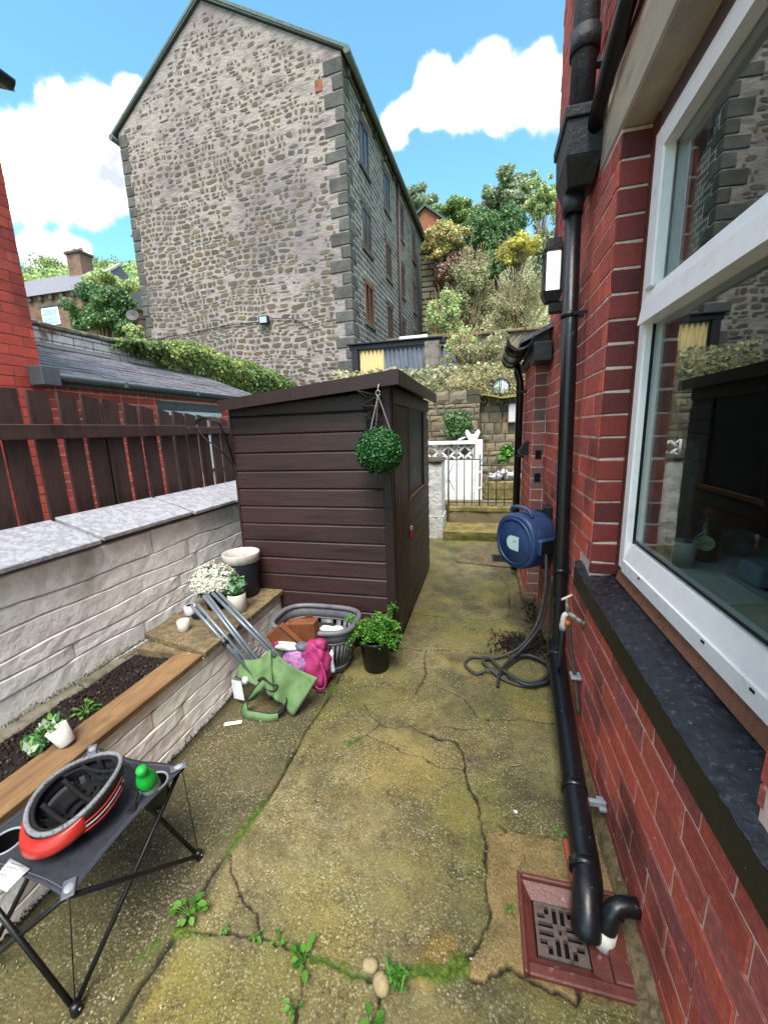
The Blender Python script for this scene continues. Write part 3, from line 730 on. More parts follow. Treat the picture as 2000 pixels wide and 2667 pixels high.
# the wide ground sheet below and around
g = MB(); g.add([(-400, -400, -.3), (400, -400, -.3), (400, 400, -.3), (-400, 400, -.3)], [(0, 1, 2, 3)])
tag(g.build('ground', 'grass_soil'), 'ground around the yard', kind='structure')
g = MB(); g.box((-4.1, -1.5, -.28), (-2.0, 6.6, -.05))
tag(g.build('neighbour_yard_ground', 'tarmac'), 'paved ground of the yard beyond the fence', kind='structure')
g = MB(); g.box((-1.95, -1.5, -.25), (.62, .27, -.004)); tag(g.build('yard_ground_behind', 'concrete'), 'concrete yard floor behind the viewer', kind='structure')

# hillside
def hill():
    xs = np.arange(-130, 90, 1.0); ys = np.concatenate([np.arange(7.35, 30, .5), np.arange(30, 190, 3.0)])
    X, Y = np.meshgrid(xs, ys)
    def ss(t): t = np.clip(t, 0, 1); return t * t * (3 - 2 * t)
    right = ss((X + 3.4) / 2.2)
    zr = 2.15 + .42 * np.clip(Y - 9.2, 0, 34)
    zl = 2.2 + .05 * np.clip(Y - 14, 0, 20) + .42 * np.clip(Y - 30, 0, 110)
    zl = zl + .12 * np.clip(-X - 12, 0, 60)
    zl = np.where(X < -3.4, np.where(Y < 9.5, -.2, zl), zl)
    Z = zr * right + zl * (1 - right) + .5 * (fbm(X, Y, .2, 51) - .5)
    n0, n1 = X.shape; idx = np.arange(n0 * n1).reshape(n0, n1)
    F = np.stack([idx[:-1, :-1], idx[:-1, 1:], idx[1:, 1:], idx[1:, :-1]], -1).reshape(-1, 4)
    o = npmesh('hillside', np.stack([X, Y, Z], -1).reshape(-1, 3), F, 'grass_soil', kind='structure', smooth=True)
    tag(o, 'steep overgrown hillside rising behind the yard')
    return lambda x, y: float(Z[np.abs(ys - y).argmin(), np.abs(xs - x).argmin()])
HZ = hill()

# ------------------------------------------------------------------ brickwork
def brick_rects(u0, u1, z0, z1, L, Hc, zoff=0.0, holes=(), j=.008, seed=1, header_every=5):
    rng = random.Random(seed); out = []
    k0 = math.floor((z0 - zoff) / Hc); k1 = math.ceil((z1 - zoff) / Hc)
    for k in range(k0, k1):
        za, zb = zoff + k * Hc + j / 2, zoff + (k + 1) * Hc - j / 2
        za, zb = max(za, z0), min(zb, z1)
        if zb - za < .02: continue
        l = L / 2 if (header_every and k % header_every == 2) else L
        u = u0 - (l / 2 if k % 2 else 0) - rng.uniform(0, .01)
        while u < u1:
            ua, ub = max(u + j / 2, u0), min(u + l - j / 2, u1)
            u += l
            segs = [(ua, ub)]
            for (h0, h1, g0, g1) in holes:
                if za < g1 - .01 and zb > g0 + .01:
                    ns = []
                    for (a, b) in segs:
                        if b <= h0 or a >= h1: ns.append((a, b)); continue
                        if a < h0: ns.append((a, h0))
                        if b > h1: ns.append((h1, b))
                    segs = ns
            for (a, b) in segs:
                if b - a > .03: out.append((a, b, za, zb))
    return out

_BV = {}
def brick_mesh(w, h, d, axis, m, var):
    """shared chamfered brick mesh centred on its face; axis = outward normal '-x','+x','-y'"""
    key = (round(w, 3), round(h, 3), d, axis, m, var)
    if key in _BV: return _BV[key]
    rng = random.Random(str(key)); mb = MB(); p = rng.uniform(.0, .003)
    if axis == '-x': lo, hi = (-p, -w / 2, -h / 2), (d, w / 2, h / 2)
    elif axis == '+x': lo, hi = (-d, -w / 2, -h / 2), (p, w / 2, h / 2)
    else: lo, hi = (-w / 2, -p, -h / 2), (w / 2, d, h / 2)
    mb.cbox(lo, hi, .0035, jit=.0016, rng=rng)
    me = mb.mesh('brick'); me.materials.append(MATS[m]); _BV[key] = me
    return me

def lay_bricks(parent, rects, plane, axis, m, d=.012, n_obj=300, eye=Vector((0, 0, 1.5)), name='brick', variants=6, rest='brickwork'):
    """the largest in view become objects of their own, the rest one joined part"""
    def pos(r):
        u = (r[0] + r[1]) / 2; z = (r[2] + r[3]) / 2
        return Vector((plane, u, z)) if axis in ('-x', '+x') else Vector((u, plane, z))
    def size(r):
        p = pos(r); v = p - eye; f = v.dot(_F)
        if f < .15: return 0
        x = v.dot(_R) / f; y = v.dot(_U) / f
        if abs(x) > .99 or abs(y) > 1.31: return 0
        return (r[1] - r[0]) * (r[3] - r[2]) / f ** 2
    R = sorted(rects, key=size, reverse=True)
    near = [r for r in R[:n_obj] if size(r) > 0]; far = R[len(near):]
    rng = random.Random(3)
    for r in near:
        me = brick_mesh(r[1] - r[0], r[3] - r[2], d, axis, m, rng.randrange(variants))
        link(name, me, parent, pos(r), (rng.uniform(-.006, .006), 0, rng.uniform(-.004, .004)))
    if far:
        mb = MB()
        for r in far:
            p = rng.uniform(0, .003)
            if axis == '-x': mb.box((plane - p, r[0], r[2]), (plane + d, r[1], r[3]))
            elif axis == '+x': mb.box((plane - d, r[0], r[2]), (plane + p, r[1], r[3]))
            else: mb.box((r[0], plane - p, r[2]), (r[1], plane + d, r[3]))
        mb.build(rest, m, parent, kind='stuff')

# ------------------------------------------------------------------ the red brick house on the right
XW = .46; OY0, OY1, OZ0, OZ1 = .70, 1.855, .84, 2.54
house = thing('brick_house', 'red brick house with white window and dark stone sill along the right', 'house', (XW, 1.5, 0))
mb = MB(); xb = XW + .0022
mb.box((xb, -1.2, -.05), (xb + .28, OY0 - .006, 4.75)); mb.box((xb, OY1 + .006, -.05), (xb + .28, 3.44, 4.75))
mb.box((xb, OY0 - .006, -.05), (xb + .28, OY1 + .006, .745)); mb.box((xb, OY0 - .006, 2.72), (xb + .28, OY1 + .006, 4.75))
mb.build('wall', 'mortar_pink', house)
BR = brick_rects(-.6, 3.437, 0, 4.74, .252, .0905, .0845 - .0905, j=.0072, holes=[(.56, 2.02, .735, .85), (OY0, OY1, .8, 2.6), (.5, 2.13, 2.538, 2.732)], seed=4)
lay_bricks(house, BR, XW, '-x', 'brick_house')
rv = brick_rects(XW + .003, XW + .112, .85, 2.535, .5, .0905, .0845 - .0905, seed=5, header_every=0)
rng = random.Random(8)
for i, (a, b, za, zb) in enumerate(rv):
    m_ = MB(); m_.cbox((XW + .0015, OY1 - .006 + rng.uniform(-.0025, .0012), za), (XW + .112, OY1 + .016, zb), .004, jit=.002, rng=rng)
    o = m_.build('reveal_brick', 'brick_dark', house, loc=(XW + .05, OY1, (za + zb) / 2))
    m_ = MB(); m_.cbox((XW + .0015, OY0 - .016, za), (XW + .112, OY0 + .006, zb), .004, jit=.002, rng=rng)
    m_.build('reveal_brick', 'brick_house', house, loc=(XW + .05, OY0, (za + zb) / 2))
MB().box((XW + .006, OY1 - .0028, .84), (XW + .1, OY1 + .005, 2.535)).build('reveal_mortar', 'mortar_pale', house)
# lintel and soffit
mb = MB(); mb.cbox((XW - .006, .48, 2.541), (XW + .16, 2.135, 2.729), .008); mb.build('lintel', 'lintel_stone', house)
# stone sill with a sloping, hammered top
def sill():
    mb = MB(); rng = np.random.default_rng(4)
    ny, nx = 90, 14; y0, y1 = .585, 1.995; x0, x1 = .425, .605
    grid = []
    for i in range(ny + 1):
        row = []
        for j in range(nx + 1):
            y = y0 + (y1 - y0) * i / ny; x = x0 + (x1 - x0) * j / nx
            z = .826 + .03 * j / nx
            if 0 < j: z += rng.normal(0, .0016)
            row.append((x + (rng.normal(0, .0012) if j == 0 else 0), y, z))
        grid.append(row)
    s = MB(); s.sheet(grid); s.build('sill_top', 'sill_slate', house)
    s = MB()
    s.box((.4262, y0, .742), (.62, y1, .8235))
    s.build('sill', 'sill_front', house)
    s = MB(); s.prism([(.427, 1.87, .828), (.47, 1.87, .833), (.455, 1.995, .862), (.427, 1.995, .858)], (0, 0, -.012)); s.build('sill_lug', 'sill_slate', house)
sill()
# window: frame pieces, sealant, panes
win = MB()
fx0, fx1 = XW + .095, XW + .165
fy0, fy1, fz0, fz1 = .745, 1.80, .905, 2.47
wroot = MB().cbox((fx0, fy1 - .062, fz0), (fx1, fy1, fz1), .006).build('window', 'upvc', house, loc=(fx0, 1.3, fz0))
tag(wroot, 'white plastic framed kitchen window')
MB().cbox((fx0, fy0, fz0), (fx1, fy0 + .062, fz1), .006).build('jamb', 'upvc', wroot)
mb = MB(); mb.prism([(fx0 + .001, fy0 + .062, fz0 + .05), (fx0 + .018, fy0 + .062, fz0 + .118), (fx1, fy0 + .062, fz0 + .118), (fx1, fy0 + .062, fz0), (fx0 - .006, fy0 + .062, fz0), (fx0 - .006, fy0 + .062, fz0 + .048)], (0, fy1 - fy0 - .124, 0)); mb.build('bottom_rail', 'upvc', wroot)
mb = MB(); mb.cbox((fx0, fy0 + .062, fz1 - .075), (fx1, fy1 - .062, fz1), .006); mb.build('top_rail', 'upvc', wroot)
mb = MB(); mb.prism([(fx0 - .022, fy0 + .05, 1.845), (fx0 - .012, fy0 + .05, 1.915), (fx0 + .004, fy0 + .05, 1.958), (fx1, fy0 + .05, 1.958), (fx1, fy0 + .05, 1.845)], (0, fy1 - fy0 - .10, 0)); mb.build('transom', 'upvc', wroot)
MB().cbox((fx0 - .010, fy1 - .115, 1.958), (fx0 + .03, fy1 - .05, 2.43), .005).build('casement_stile', 'upvc', wroot)
mb = MB(); mb.prism([(fx0 - .012, fy0 + .05, 2.375), (fx0 - .012, fy0 + .05, 2.43), (fx0 + .03, fy0 + .05, 2.43), (fx0 + .03, fy0 + .05, 2.385)], (0, fy1 - fy0 - .165, 0)); mb.build('casement_rail', 'upvc', wroot)
for (z0, z1, nm) in ((1.02, 1.85, 'lower'), (1.955, 2.40, 'upper')):
    gx = fx0 + .03
    MB().box((gx - .006, fy0 + .056, z0 + .012), (gx - .002, fy1 - .075, z0 + .02)).build('seal', 'rubber', wroot)
    MB().box((gx - .005, fy1 - .066, z0), (gx + .004, fy1 - .058, z1)).build('seal', 'rubber', wroot)
    MB().box((gx, fy0 + .05, z0), (gx + .004, fy1 - .055, z1)).build('pane', 'window_glass', wroot)
    MB().box((gx + .03, fy1 - .082, z0), (gx + .045, fy1 - .070, z1)).build('spacer_bar', 'grey_ring', wroot)
for y in (1.55, 1.1, .9): MB().cbox((fx0 - .0085, y - .008, fz0 + .035), (fx0 - .004, y + .008, fz0 + .042), .001).build('drain_slot', 'rubber', wroot)
mb = MB(); mb.box((XW + .098, fy1 + .0008, .855), (XW + .125, OY1 - .0065, 2.538)); mb.build('sealant_strip', 'mastic', house)
mb = MB(); mb.prism([(XW + .088, .72, .853), (XW + .104, .72, .904), (XW + .14, .72, .904), (XW + .14, .72, .853)], (0, 1.075, 0)); mb.build('bedding_strip', 'terracotta_strip', house)
mb = MB(); mb.box((XW + .105, .72, fz1 + .001), (XW + .2, OY1 - .008, 2.5405)); mb.build('head_strip', 'room_dark', house)
# mortar fillet along the foot of the wall
mb = MB(); rng = random.Random(2)
ring = []
for i in range(60):
    y = .3 + i * .053; w = .03 + .014 * rng.random() + (.02 if y < 1.1 else 0); h = .035 + .02 * rng.random()
    ring.append([(XW - w, y, -.01), (XW - w * .5, y, h * .6), (XW - .0005, y, h)])
mb.sheet(ring); mb.build('wall_fillet', 'slab_tan', house)

# the dark kitchen behind the glass
k = thing('kitchen_interior', 'dim kitchen seen through the white window', 'room', (1.6, 1.2, 0))
mb = MB(); x0, x1, y0, y1 = XW + .29, 3.6, -.9, 3.2
mb.box((x1, y0, 0), (x1 + .05, y1, 2.75)); mb.box((x0, y1, 0), (x1, y1 + .05, 2.75)); mb.box((x0, y0 - .05, 0), (x1, y0, 2.75)); mb.box((x0, y0, 2.75), (x1, y1, 2.8)); mb.box((x0, y0, -.02), (x1, y1, 0))
mb.build('room_walls', 'room_dark', k)
MB().cbox((fx1 + .002, .55, .912), (1.28, 2.35, .95), .004).build('worktop', 'worktop', k)
MB().box((.78, 1.80, .951), (.80, 3.1, 1.42)).build('splashback', 'tile_grey', k)
MB().box((fx1 + .002, 1.862, .951), (.779, 1.875, 2.6)).build('window_board_side', 'tile_grey', k)
MB().cbox((2.9, .2, 1.35), (3.5, 2.9, 2.3), .01).build('wall_cupboard', 'cupboard', k)
MB().cbox((1.9, 2.2, .0), (2.5, 3.0, 2.1), .01).build('tall_cupboard', 'cupboard', k)
MB().cbox((.84, .9, .9505), (1.22, 1.62, .962), .01).build('sink_rim', 'grey_ring', k)
MB().cbox((.87, .93, .9625), (1.19, 1.59, .9635), .0005).build('sink_bowl', 'void', k)
# small things on the worktop
t = thing('utensil_pot', 'pale grey tapered pot with brushes beside the window frame', 'pot', (.745, 1.70, .951))
mb = MB(); mb.lathe([(.03, .0), (.034, 0), (.042, .10), (.039, .10), (.032, .006), (0, .006)], (.745, 1.70, .951), 24); mb.build('body', 'pot_plain', t)
mb = MB(); mb.tube([(.74, 1.69, .96), (.76, 1.66, 1.075), (.775, 1.63, 1.11)], .003, 6); mb.build('brush_handle', 'grey_ring', t)
mb = MB(); mb.cbox((.735, 1.665, 1.04), (.76, 1.69, 1.062), .004); mb.build('sponge', 'reel_blue', t)
t = thing('dark_bottle', 'dark green squat bottle with a cream round label', 'bottle', (.855, 1.79, .951))
mb = MB(); mb.lathe([(0, 0), (.043, 0), (.046, .01), (.046, .12), (.038, .145), (.02, .16), (.018, .185), (0, .185)], (.855, 1.79, .951), 24); mb.build('body', 'bottle_dark', t)
ang = math.atan2(-1.79, -.855)
Tl = Matrix.Translation((.855 + .0475 * math.cos(ang), 1.79 + .0475 * math.sin(ang), 1.03)) @ Euler((PI / 2, 0, ang + PI / 2)).to_matrix().to_4x4()
mb = MB(); mb.add([Tl @ Vector((.03 * math.cos(a), .03 * math.sin(a), 0)) for a in [2 * PI * i / 20 for i in range(20)]], [tuple(range(20))]); mb.build('label', 'label_cream', t)
text_mesh('GIO', .026, Tl @ Matrix.Translation((0, 0, .0015)), 'label_lettering', 'red_print', t, .0003)
mb = MB(); mb.lathe([(0, .186), (.017, .186), (.015, .205), (0, .207)], (.855, 1.79, .951), 16); mb.build('cap', 'red_print', t)
t = thing('glass_bowl', 'clear glass bowl on the worktop', 'bowl', (1.02, 1.87, .951))
mb = MB(); mb.lathe([(.0, .0), (.03, 0), (.06, .02), (.075, .05), (.073, .052), (.056, .024), (0, .006)], (1.02, 1.87, .951), 24); mb.build('bowl', 'window_glass', t)
t = thing('food_tub', 'clear plastic food tub upside down by the sink', 'tub', (.93, 1.5, .951))
mb = MB(); mb.prism([(.85, 1.45, .964), (.86, 1.46, 1.03), (.86, 1.57, 1.03), (.85, 1.58, .964)], (.18, 0, 0)); mb.build('body', 'plastic_clear', t, bevel=.008)
t = thing('draining_lid', 'large cream round plastic lid leaning by the window', 'lid', (.72, 1.18, .951))
mb = MB(); mb.lathe([(0, .03), (.03, .03), (.035, .024), (.07, .026), (.125, .012), (.13, 0), (.125, 0), (0, .012)], (.735, 1.16, .9655), 40, T=Euler((0, -.06, 0)).to_matrix().to_4x4()); mb.build('lid', 'plastic_cream', t)

# ------------------------------------------------------------------ outhouse at the far end of the house wall
oh = thing('brick_outhouse', 'low red brick outhouse with black gutter beyond the main house', 'outhouse', (.5, 3.9, 0))
XO = .365
MB().box((XO + .0022, 3.4432, -.05), (1.6, 4.32, 2.1)).build('wall', 'mortar_pale', oh)
lay_bricks(oh, brick_rects(3.452, 4.318, 0, 2.08, .24, .0905, .0845 - .0905, seed=9), XO, '-x', 'brick_house', n_obj=160)
lay_bricks(oh, brick_rects(XO + .003, XW - .002, 0, 2.08, .22, .0905, .0845 - .0905, seed=10, header_every=0), 3.4410, '-y', 'brick_grey', n_obj=60, name='corner_brick')
for z in (1.05, 1.235): MB().cbox((XO + .028, 3.434, z), (XO + .075, 3.4395, z + .07), .003).build('air_brick', 'void', oh)
mb = MB(); mb.prism([(.24, 3.25, 2.09), (.24, 3.25, 2.12), (1.6, 3.25, 2.75), (1.6, 3.25, 2.70)], (0, 1.15, 0)); mb.build('roof', 'slate', oh)
def halfpipe(y0, y1, cx, cz, r, n=10):
    g = []
    for y in (y0, y1):
        g.append([(cx - r * math.cos(PI * j / n), y, cz - r * math.sin(PI * j / n)) for j in range(n + 1)])
    return g
gut = MB(); gut.sheet(halfpipe(3.22, 4.24, .235, 2.135, .085)); go = gut.build('gutter', 'black_pipe', oh, solid=.006)
for y in (3.24, 3.6, 3.95, 4.2):
    mb = MB(); mb.sheet(halfpipe(y - .022, y + .022, .235, 2.136, .093)); mb.build('gutter_bracket', 'black_pipe', oh, solid=.006)
mb = MB(); mb.cbox((.325, 3.2, 1.95), (.455, 3.435, 2.085), .008); mb.cbox((.322, 3.45, 2.0), (.363, 4.3, 2.085), .006); mb.build('eaves_board', 'black_iron', oh)
mb = MB(); mb.tube([(.27, 4.08, 2.06), (.285, 4.09, 1.98), (.31, 4.1, 1.9), (.31, 4.1, .06)], .034, 14); mb.build('downpipe', 'black_pipe', oh)
for z in (1.8, 1.2): MB().cbox((.272, 4.06, z), (.362, 4.14, z + .03), .005).build('pipe_clip', 'black_pipe', oh)
MB().cbox((.335, 3.40, -.01), (.44, 4.32, .055), .012).build('kerb', 'slab_tan', oh)

t = thing('wall_floodlight', 'small black wedge shaped light on the outhouse wall', 'light', (XO - .03, 3.72, 1.3))
mb = MB(); mb.prism([(XO - .004, 3.66, 1.25), (XO - .004, 3.66, 1.37), (XO - .03, 3.66, 1.36), (XO - .085, 3.66, 1.285), (XO - .075, 3.66, 1.262)], (0, .1, 0)); mb.build('hood', 'black_plastic', t)
mb = MB(); mb.prism([(XO - .015, 3.665, 1.249), (XO - .073, 3.665, 1.260), (XO - .073, 3.665, 1.257), (XO - .015, 3.665, 1.244)], (0, .09, 0)); mb.build('lens', 'grey_ring', t)

# ------------------------------------------------------------------ rainwater pipe with hopper
dp = thing('downpipe', 'black rainwater downpipe with hopper head running down the brick wall', 'pipe', (.425, 2.26, 0))
mb = MB(); mb.tube([(.375, 2.25, 2.62), (.40, 2.255, 1.6), (.425, 2.26, .27), (.424, 2.255, .225)], .037, 20); mb.build('pipe', 'black_pipe', dp)
lp = catmull([(.418, 2.275, .262), (.41, 2.235, .242), (.355, 1.39, .118), (.342, 1.15, .083), (.330, 1.085, .068), (.322, 1.04, .035), (.32, 1.03, .01)], 6)
mb = MB(); mb.tube(lp, .044, 20); mb.build('lower_pipe', 'black_pipe', dp)
for (c, ax) in (((.355, 1.42, .123), (.055, .85, .12)), ((.337, 1.16, .083), (.03, .5, .09)), ((.404, 2.17, .232), (.055, .85, .12))):
    a = Vector(ax).normalized() * .012; c = Vector(c); mb = MB(); mb.tube([c - a, c + a], .0475, 20); mb.build('collar', 'black_pipe', dp)
for z in (2.02, .72):
    f = (2.62 - z) / 2.36; x = .375 + .05 * f
    mb = MB(); mb.tube([(x, 2.255, z - .012), (x, 2.255, z + .012)], .042, 18); mb.box((x, 2.215, z - .007), (XW - .001, 2.222, z + .007)); mb.box((x, 2.288, z - .007), (XW - .001, 2.295, z + .007)); mb.build('pipe_clip', 'black_pipe', dp)
mb = MB(); mb.cbox((.395, 1.37, .11), (.455, 1.385, .135), .003); mb.cbox((.43, 1.36, .10), (.457, 1.42, .115), .003); mb.build('clip_bracket', 'grey_ring', dp)
def frustum(lo0, hi0, z0, lo1, hi1, z1):
    v = [(lo0[0], lo0[1], z0), (hi0[0], lo0[1], z0), (hi0[0], hi0[1], z0), (lo0[0], hi0[1], z0), (lo1[0], lo1[1], z1), (hi1[0], lo1[1], z1), (hi1[0], hi1[1], z1), (lo1[0], hi1[1], z1)]
    return v, [(0, 3, 2, 1), (4, 5, 6, 7), (0, 1, 5, 4), (1, 2, 6, 5), (2, 3, 7, 6), (3, 0, 4, 7)]
mb = MB(); mb.add(*frustum((.335, 2.17), (.44, 2.33), 2.53, (.315, 2.11), (XW - .002, 2.38), 2.62)); mb.add(*frustum((.315, 2.11), (XW - .002, 2.38), 2.6201, (.312, 2.10), (XW - .002, 2.39), 2.75)); mb.add(*frustum((.303, 2.09), (XW - .002, 2.40), 2.7501, (.300, 2.087), (XW - .002, 2.403), 2.79))
mb.build('hopper_head', 'black_iron', dp, bevel=.004)
mb = MB(); mb.tube([(.376, 2.25, 2.53), (.376, 2.25, 2.45)], .046, 18); mb.build('hopper_outlet', 'black_iron', dp)
mb = MB(); mb.tube([(.378, 2.19, 2.70), (.380, 2.19, 3.3), (.382, 2.19, 5.1)], .05, 18); mb.tube([(.380, 2.19, 3.02), (.380, 2.19, 3.10)], .06, 18); mb.build('upper_pipe', 'black_iron', dp)
mb = MB(); mb.box((.41, 2.17, 2.975), (XW - .001, 2.21, 2.995)); mb.build('holder_bat', 'black_iron', dp)
mb = MB(); mb.tube([(.42, 2.13, 2.70), (.42, 2.05, 2.745), (.42, 1.9, 2.79), (.42, 1.0, 2.98)], .03, 14); mb.build('branch_pipe', 'black_pipe', dp)
mb = MB(); mb.tube([(.452, 2.05, 2.80), (.452, 1.6, 2.79), (.452, .6, 3.02)], .006, 6); tag(mb.build('wall_cable', 'cable_black', house), None)

# wall lantern
t = thing('wall_lantern', 'box wall lantern with pale lit pane above the black pipe clip', 'lantern', (.40, 2.74, 2.35))
c = Vector((.365, 2.74, 0))
mb = MB(); mb.add(*frustum((c.x - .05, c.y - .05), (c.x + .05, c.y + .05), 2.49, (c.x - .037, c.y - .045), (c.x + .037, c.y + .045), 2.54)); mb.cbox((c.x - .056, c.y - .056, 2.475), (c.x + .056, c.y + .056, 2.4895), .004); mb.build('cap', 'black_iron', t)
for sx in (-1, 1):
    for sy in (-1, 1):
        MB().box((c.x + sx * .045 - .006, c.y + sy * .045 - .006, 2.265), (c.x + sx * .045 + .006, c.y + sy * .045 + .006, 2.4745)).build('frame_post', 'black_iron', t)
mb = MB(); mb.cbox((c.x - .037, c.y - .042, 2.266), (c.x + .037, c.y + .042, 2.473), .004); mb.build('pane', 'lantern_pane', t)
mb = MB(); mb.add(*frustum((c.x - .035, c.y - .035), (c.x + .04, c.y + .035), 2.21, (c.x - .056, c.y - .056), (c.x + .056, c.y + .056), 2.2645)); mb.build('base', 'black_iron', t)
mb = MB(); mb.cbox((c.x - .01, c.y - .03, 2.15), (XW - .003, c.y + .03, 2.2095), .006); mb.build('arm', 'black_iron', t)

# drain tray
t = thing('drain_gully', 'reddish clay drain tray with slotted iron grate at the wall foot', 'drain', (.26, 1.03, 0))
x0, x1, y0, y1 = TRAY
def tray():
    mb = MB()
    for (lo, hi) in (((x0, y0, -.06), (x0 + .014, y1, .012)), ((x0 + .014, y1 - .014, -.06), (x1 + .04, y1, .014)), ((x0 + .014, y0, -.06), (x1 + .04, y0 + .03, .006)), ((x1 - .02, y0 + .03, -.06), (x1 + .04, y1 - .014, .010))):
        mb.cbox(lo, hi, .004)
    mb.add([(x0 + .012, y0 + .02, -.012), (x1 - .01, y0 + .02, -.012), (x1 - .01, y1 - .01, -.002), (x0 + .012, y1 - .01, -.002), (.172, .955, -.026), (.324, .955, -.026), (.324, 1.105, -.026), (.172, 1.105, -.026)],
           [(0, 1, 5, 4), (1, 2, 6, 5), (2, 3, 7, 6), (3, 0, 4, 7)])
    mb.build('tray', 'clay_tray', t)
    MB().add([(.172, .955, -.05), (.324, .955, -.05), (.324, 1.105, -.05), (.172, 1.105, -.05)], [(0, 1, 2, 3)]).build('sump', 'void', t)
tray()
def grate():
    n = 120; cx, cy, hs = .248, 1.030, .071
    g = (np.arange(n) + .5) / n * 2 - 1
    U, V = np.meshgrid(g, g)
    solid = np.ones((n, n), bool)
    def slot(a0, a1, b0, b1, swap):
        A, B = (V, U) if swap else (U, V)
        solid[(A > a0) & (A < a1) & (B > b0) & (B < b1)] = False
    p = [-.78, -.47, -.16, .16, .47, .78]
    for k_ in p:
        lim = max(.2, abs(k_) + .10)
        for s_ in (-1, 1):
            b0, b1 = (lim, .86) if s_ > 0 else (-.86, -lim)
            if abs(k_) < .2: b0, b1 = (.26, .86) if s_ > 0 else (-.86, -.26)
            slot(k_ - .09, k_ + .09, b0, b1, False); slot(k_ - .09, k_ + .09, b0, b1, True)
    solid[(abs(U) < .05) & (abs(V) < .1)] = False
    idx = {}
    mb = MB(); st = 2 * hs / n; zt, zb = -.022, -.034
    rowv = {}
    # greedy horizontal runs keep the face count low
    for i in range(n):
        j = 0
        while j < n:
            if solid[i, j]:
                k2 = j
                while k2 < n and solid[i, k2]: k2 += 1
                xa, xb_ = cx - hs + j * st, cx - hs + k2 * st; ya, yb = cy - hs + i * st, cy - hs + (i + 1) * st
                q = [(xa, ya, zt), (xb_, ya, zt), (xb_, yb, zt), (xa, yb, zt)]
                b = [(x, y, zb) for x, y, z in q]
                mb.add(q + b, [(0, 1, 2, 3), (0, 3, 7, 4), (1, 5, 6, 2)])
                j = k2
            else: j += 1
    # slot end walls
    for j in range(n):
        for i in range(n + 1):
            a = solid[i - 1, j] if i > 0 else False; b = solid[i, j] if i < n else False
            if a != b:
                xa, xb_ = cx - hs + j * st, cx - hs + (j + 1) * st; y = cy - hs + i * st
                mb.add([(xa, y, zt), (xb_, y, zt), (xb_, y, zb), (xa, y, zb)], [(0, 1, 2, 3)])
    mb.build('grate', 'grate_iron', t)
grate()
text_mesh('HARELTUB', .017, Matrix.Translation((.315, .910, .0065)) @ Euler((0, 0, 0)).to_matrix().to_4x4(), 'rim_lettering', 'clay_tray', t, .001)
t = thing('waste_pipe', 'stubby black waste elbow with pale sleeve dropping into the drain', 'pipe', (.37, 1.02, 0))
mb = MB(); mb.tube(catmull([(XW + .01, 1.06, .098), (.42, 1.055, .10), (.39, 1.045, .088), (.378, 1.035, .055), (.372, 1.03, .03)], 6), .026, 18); mb.build('elbow', 'black_pipe', t)
mb = MB(); mb.tube([(.3725, 1.031, .034), (.365, 1.02, -.015)], .0285, 18); mb.build('sleeve', 'pale_pipe', t)
mb = MB(); mb.tube([(.392, 1.046, .085), (.397, 1.048, .09)], .029, 18); mb.build('collar', 'black_pipe', t)
mb = MB(); mb.cbox((.30, 1.165, -.01), (.325, 1.30, .028), .006); tag(mb.build('clay_brick_edge', 'clay_bright'), 'bright orange clay edging behind the black pipe foot', 'edging')

# ------------------------------------------------------------------ shed
sh = thing('garden_shed', 'dark brown shiplap garden shed with a sloping roof', 'shed', (-1.12, 3.2, 0))
SX0, SX1, SY0, SY1 = -1.67, -.575, 2.45, 4.15
def roofz(x): return 1.695 + (x - SX0) / (SX1 - SX0) * .105
MB().box((SX0 + .02, SY0 + .02, .02), (SX1 - .02, SY1 - .02, 1.62)).build('shell', 'shed_trim', sh)
rng = random.Random(12)
nb = 14; bh = .1225; z = .035
for i in range(nb):       # front boards: the lower edge stands proud of the next board's rebate
    z0 = z + i * bh; z1 = z0 + bh
    xr = SX1 - .045
    top_l, top_r = roofz(SX0) - .01, roofz(xr) - .01
    if z0 > top_r - .01: break
    a, b = min(z1, top_l), min(z1, top_r)
    if a < z0 + .012:      # the roof slope cuts the board's left end off
        xs = SX0 + (z0 + .012 - 1.685) / .105 * (SX1 - SX0)
        P = [(xs, z0), (xr, z0), (xr, b)]
        P2 = P
    else:
        P2 = [(SX0 + .002, z0), (xr, z0), (xr, b), (SX0 + .002, a)]
    mb = MB(); y = SY0; g = .016
    if len(P2) == 4:
        xl = P2[0][0]
        fr = lambda zz, yy: [(xl, yy, zz), (xr, yy, zz)]
        pts = [(z0, y + .016), (z0, y - .004), (z0 + .006, y - .006)]
        za_l, za_r = P2[3][1], P2[2][1]
        full = za_r >= z1 - .001
        v = []
        for (zz, yy) in pts: v += [(xl, yy, zz), (xr, yy, zz)]
        v += [(xl, y - .004, za_l - (g if full else 0)), (xr, y - .004, za_r - (g if full else 0))]
        if full: v += [(xl, y + .006, za_l - .004), (xr, y + .006, za_r - .004)]
        v += [(xl, y + .016, za_l), (xr, y + .016, za_r)]
        n = len(v) // 2
        f = [(2 * k, 2 * k + 1, 2 * k + 3, 2 * k + 2) for k in range(n - 1)]
        f += [tuple(2 * k for k in range(n)), tuple(2 * k + 1 for k in reversed(range(n)))]
        jy = rng.uniform(-.001, .001); v = [(a_, b_ + jy, c_) for a_, b_, c_ in v]
        mb.add(v, f)
    else:
        mb.prism([(p[0], y - .004, p[1]) for p in P2], (0, .02, 0))
    mb.build('board', 'shed_board', sh)
MB().cbox((SX1 - .045, SY0 - .014, .02), (SX1 + .014, SY0 + .03, roofz(SX1) - .012), .004).build('corner_post', 'shed_trim', sh)
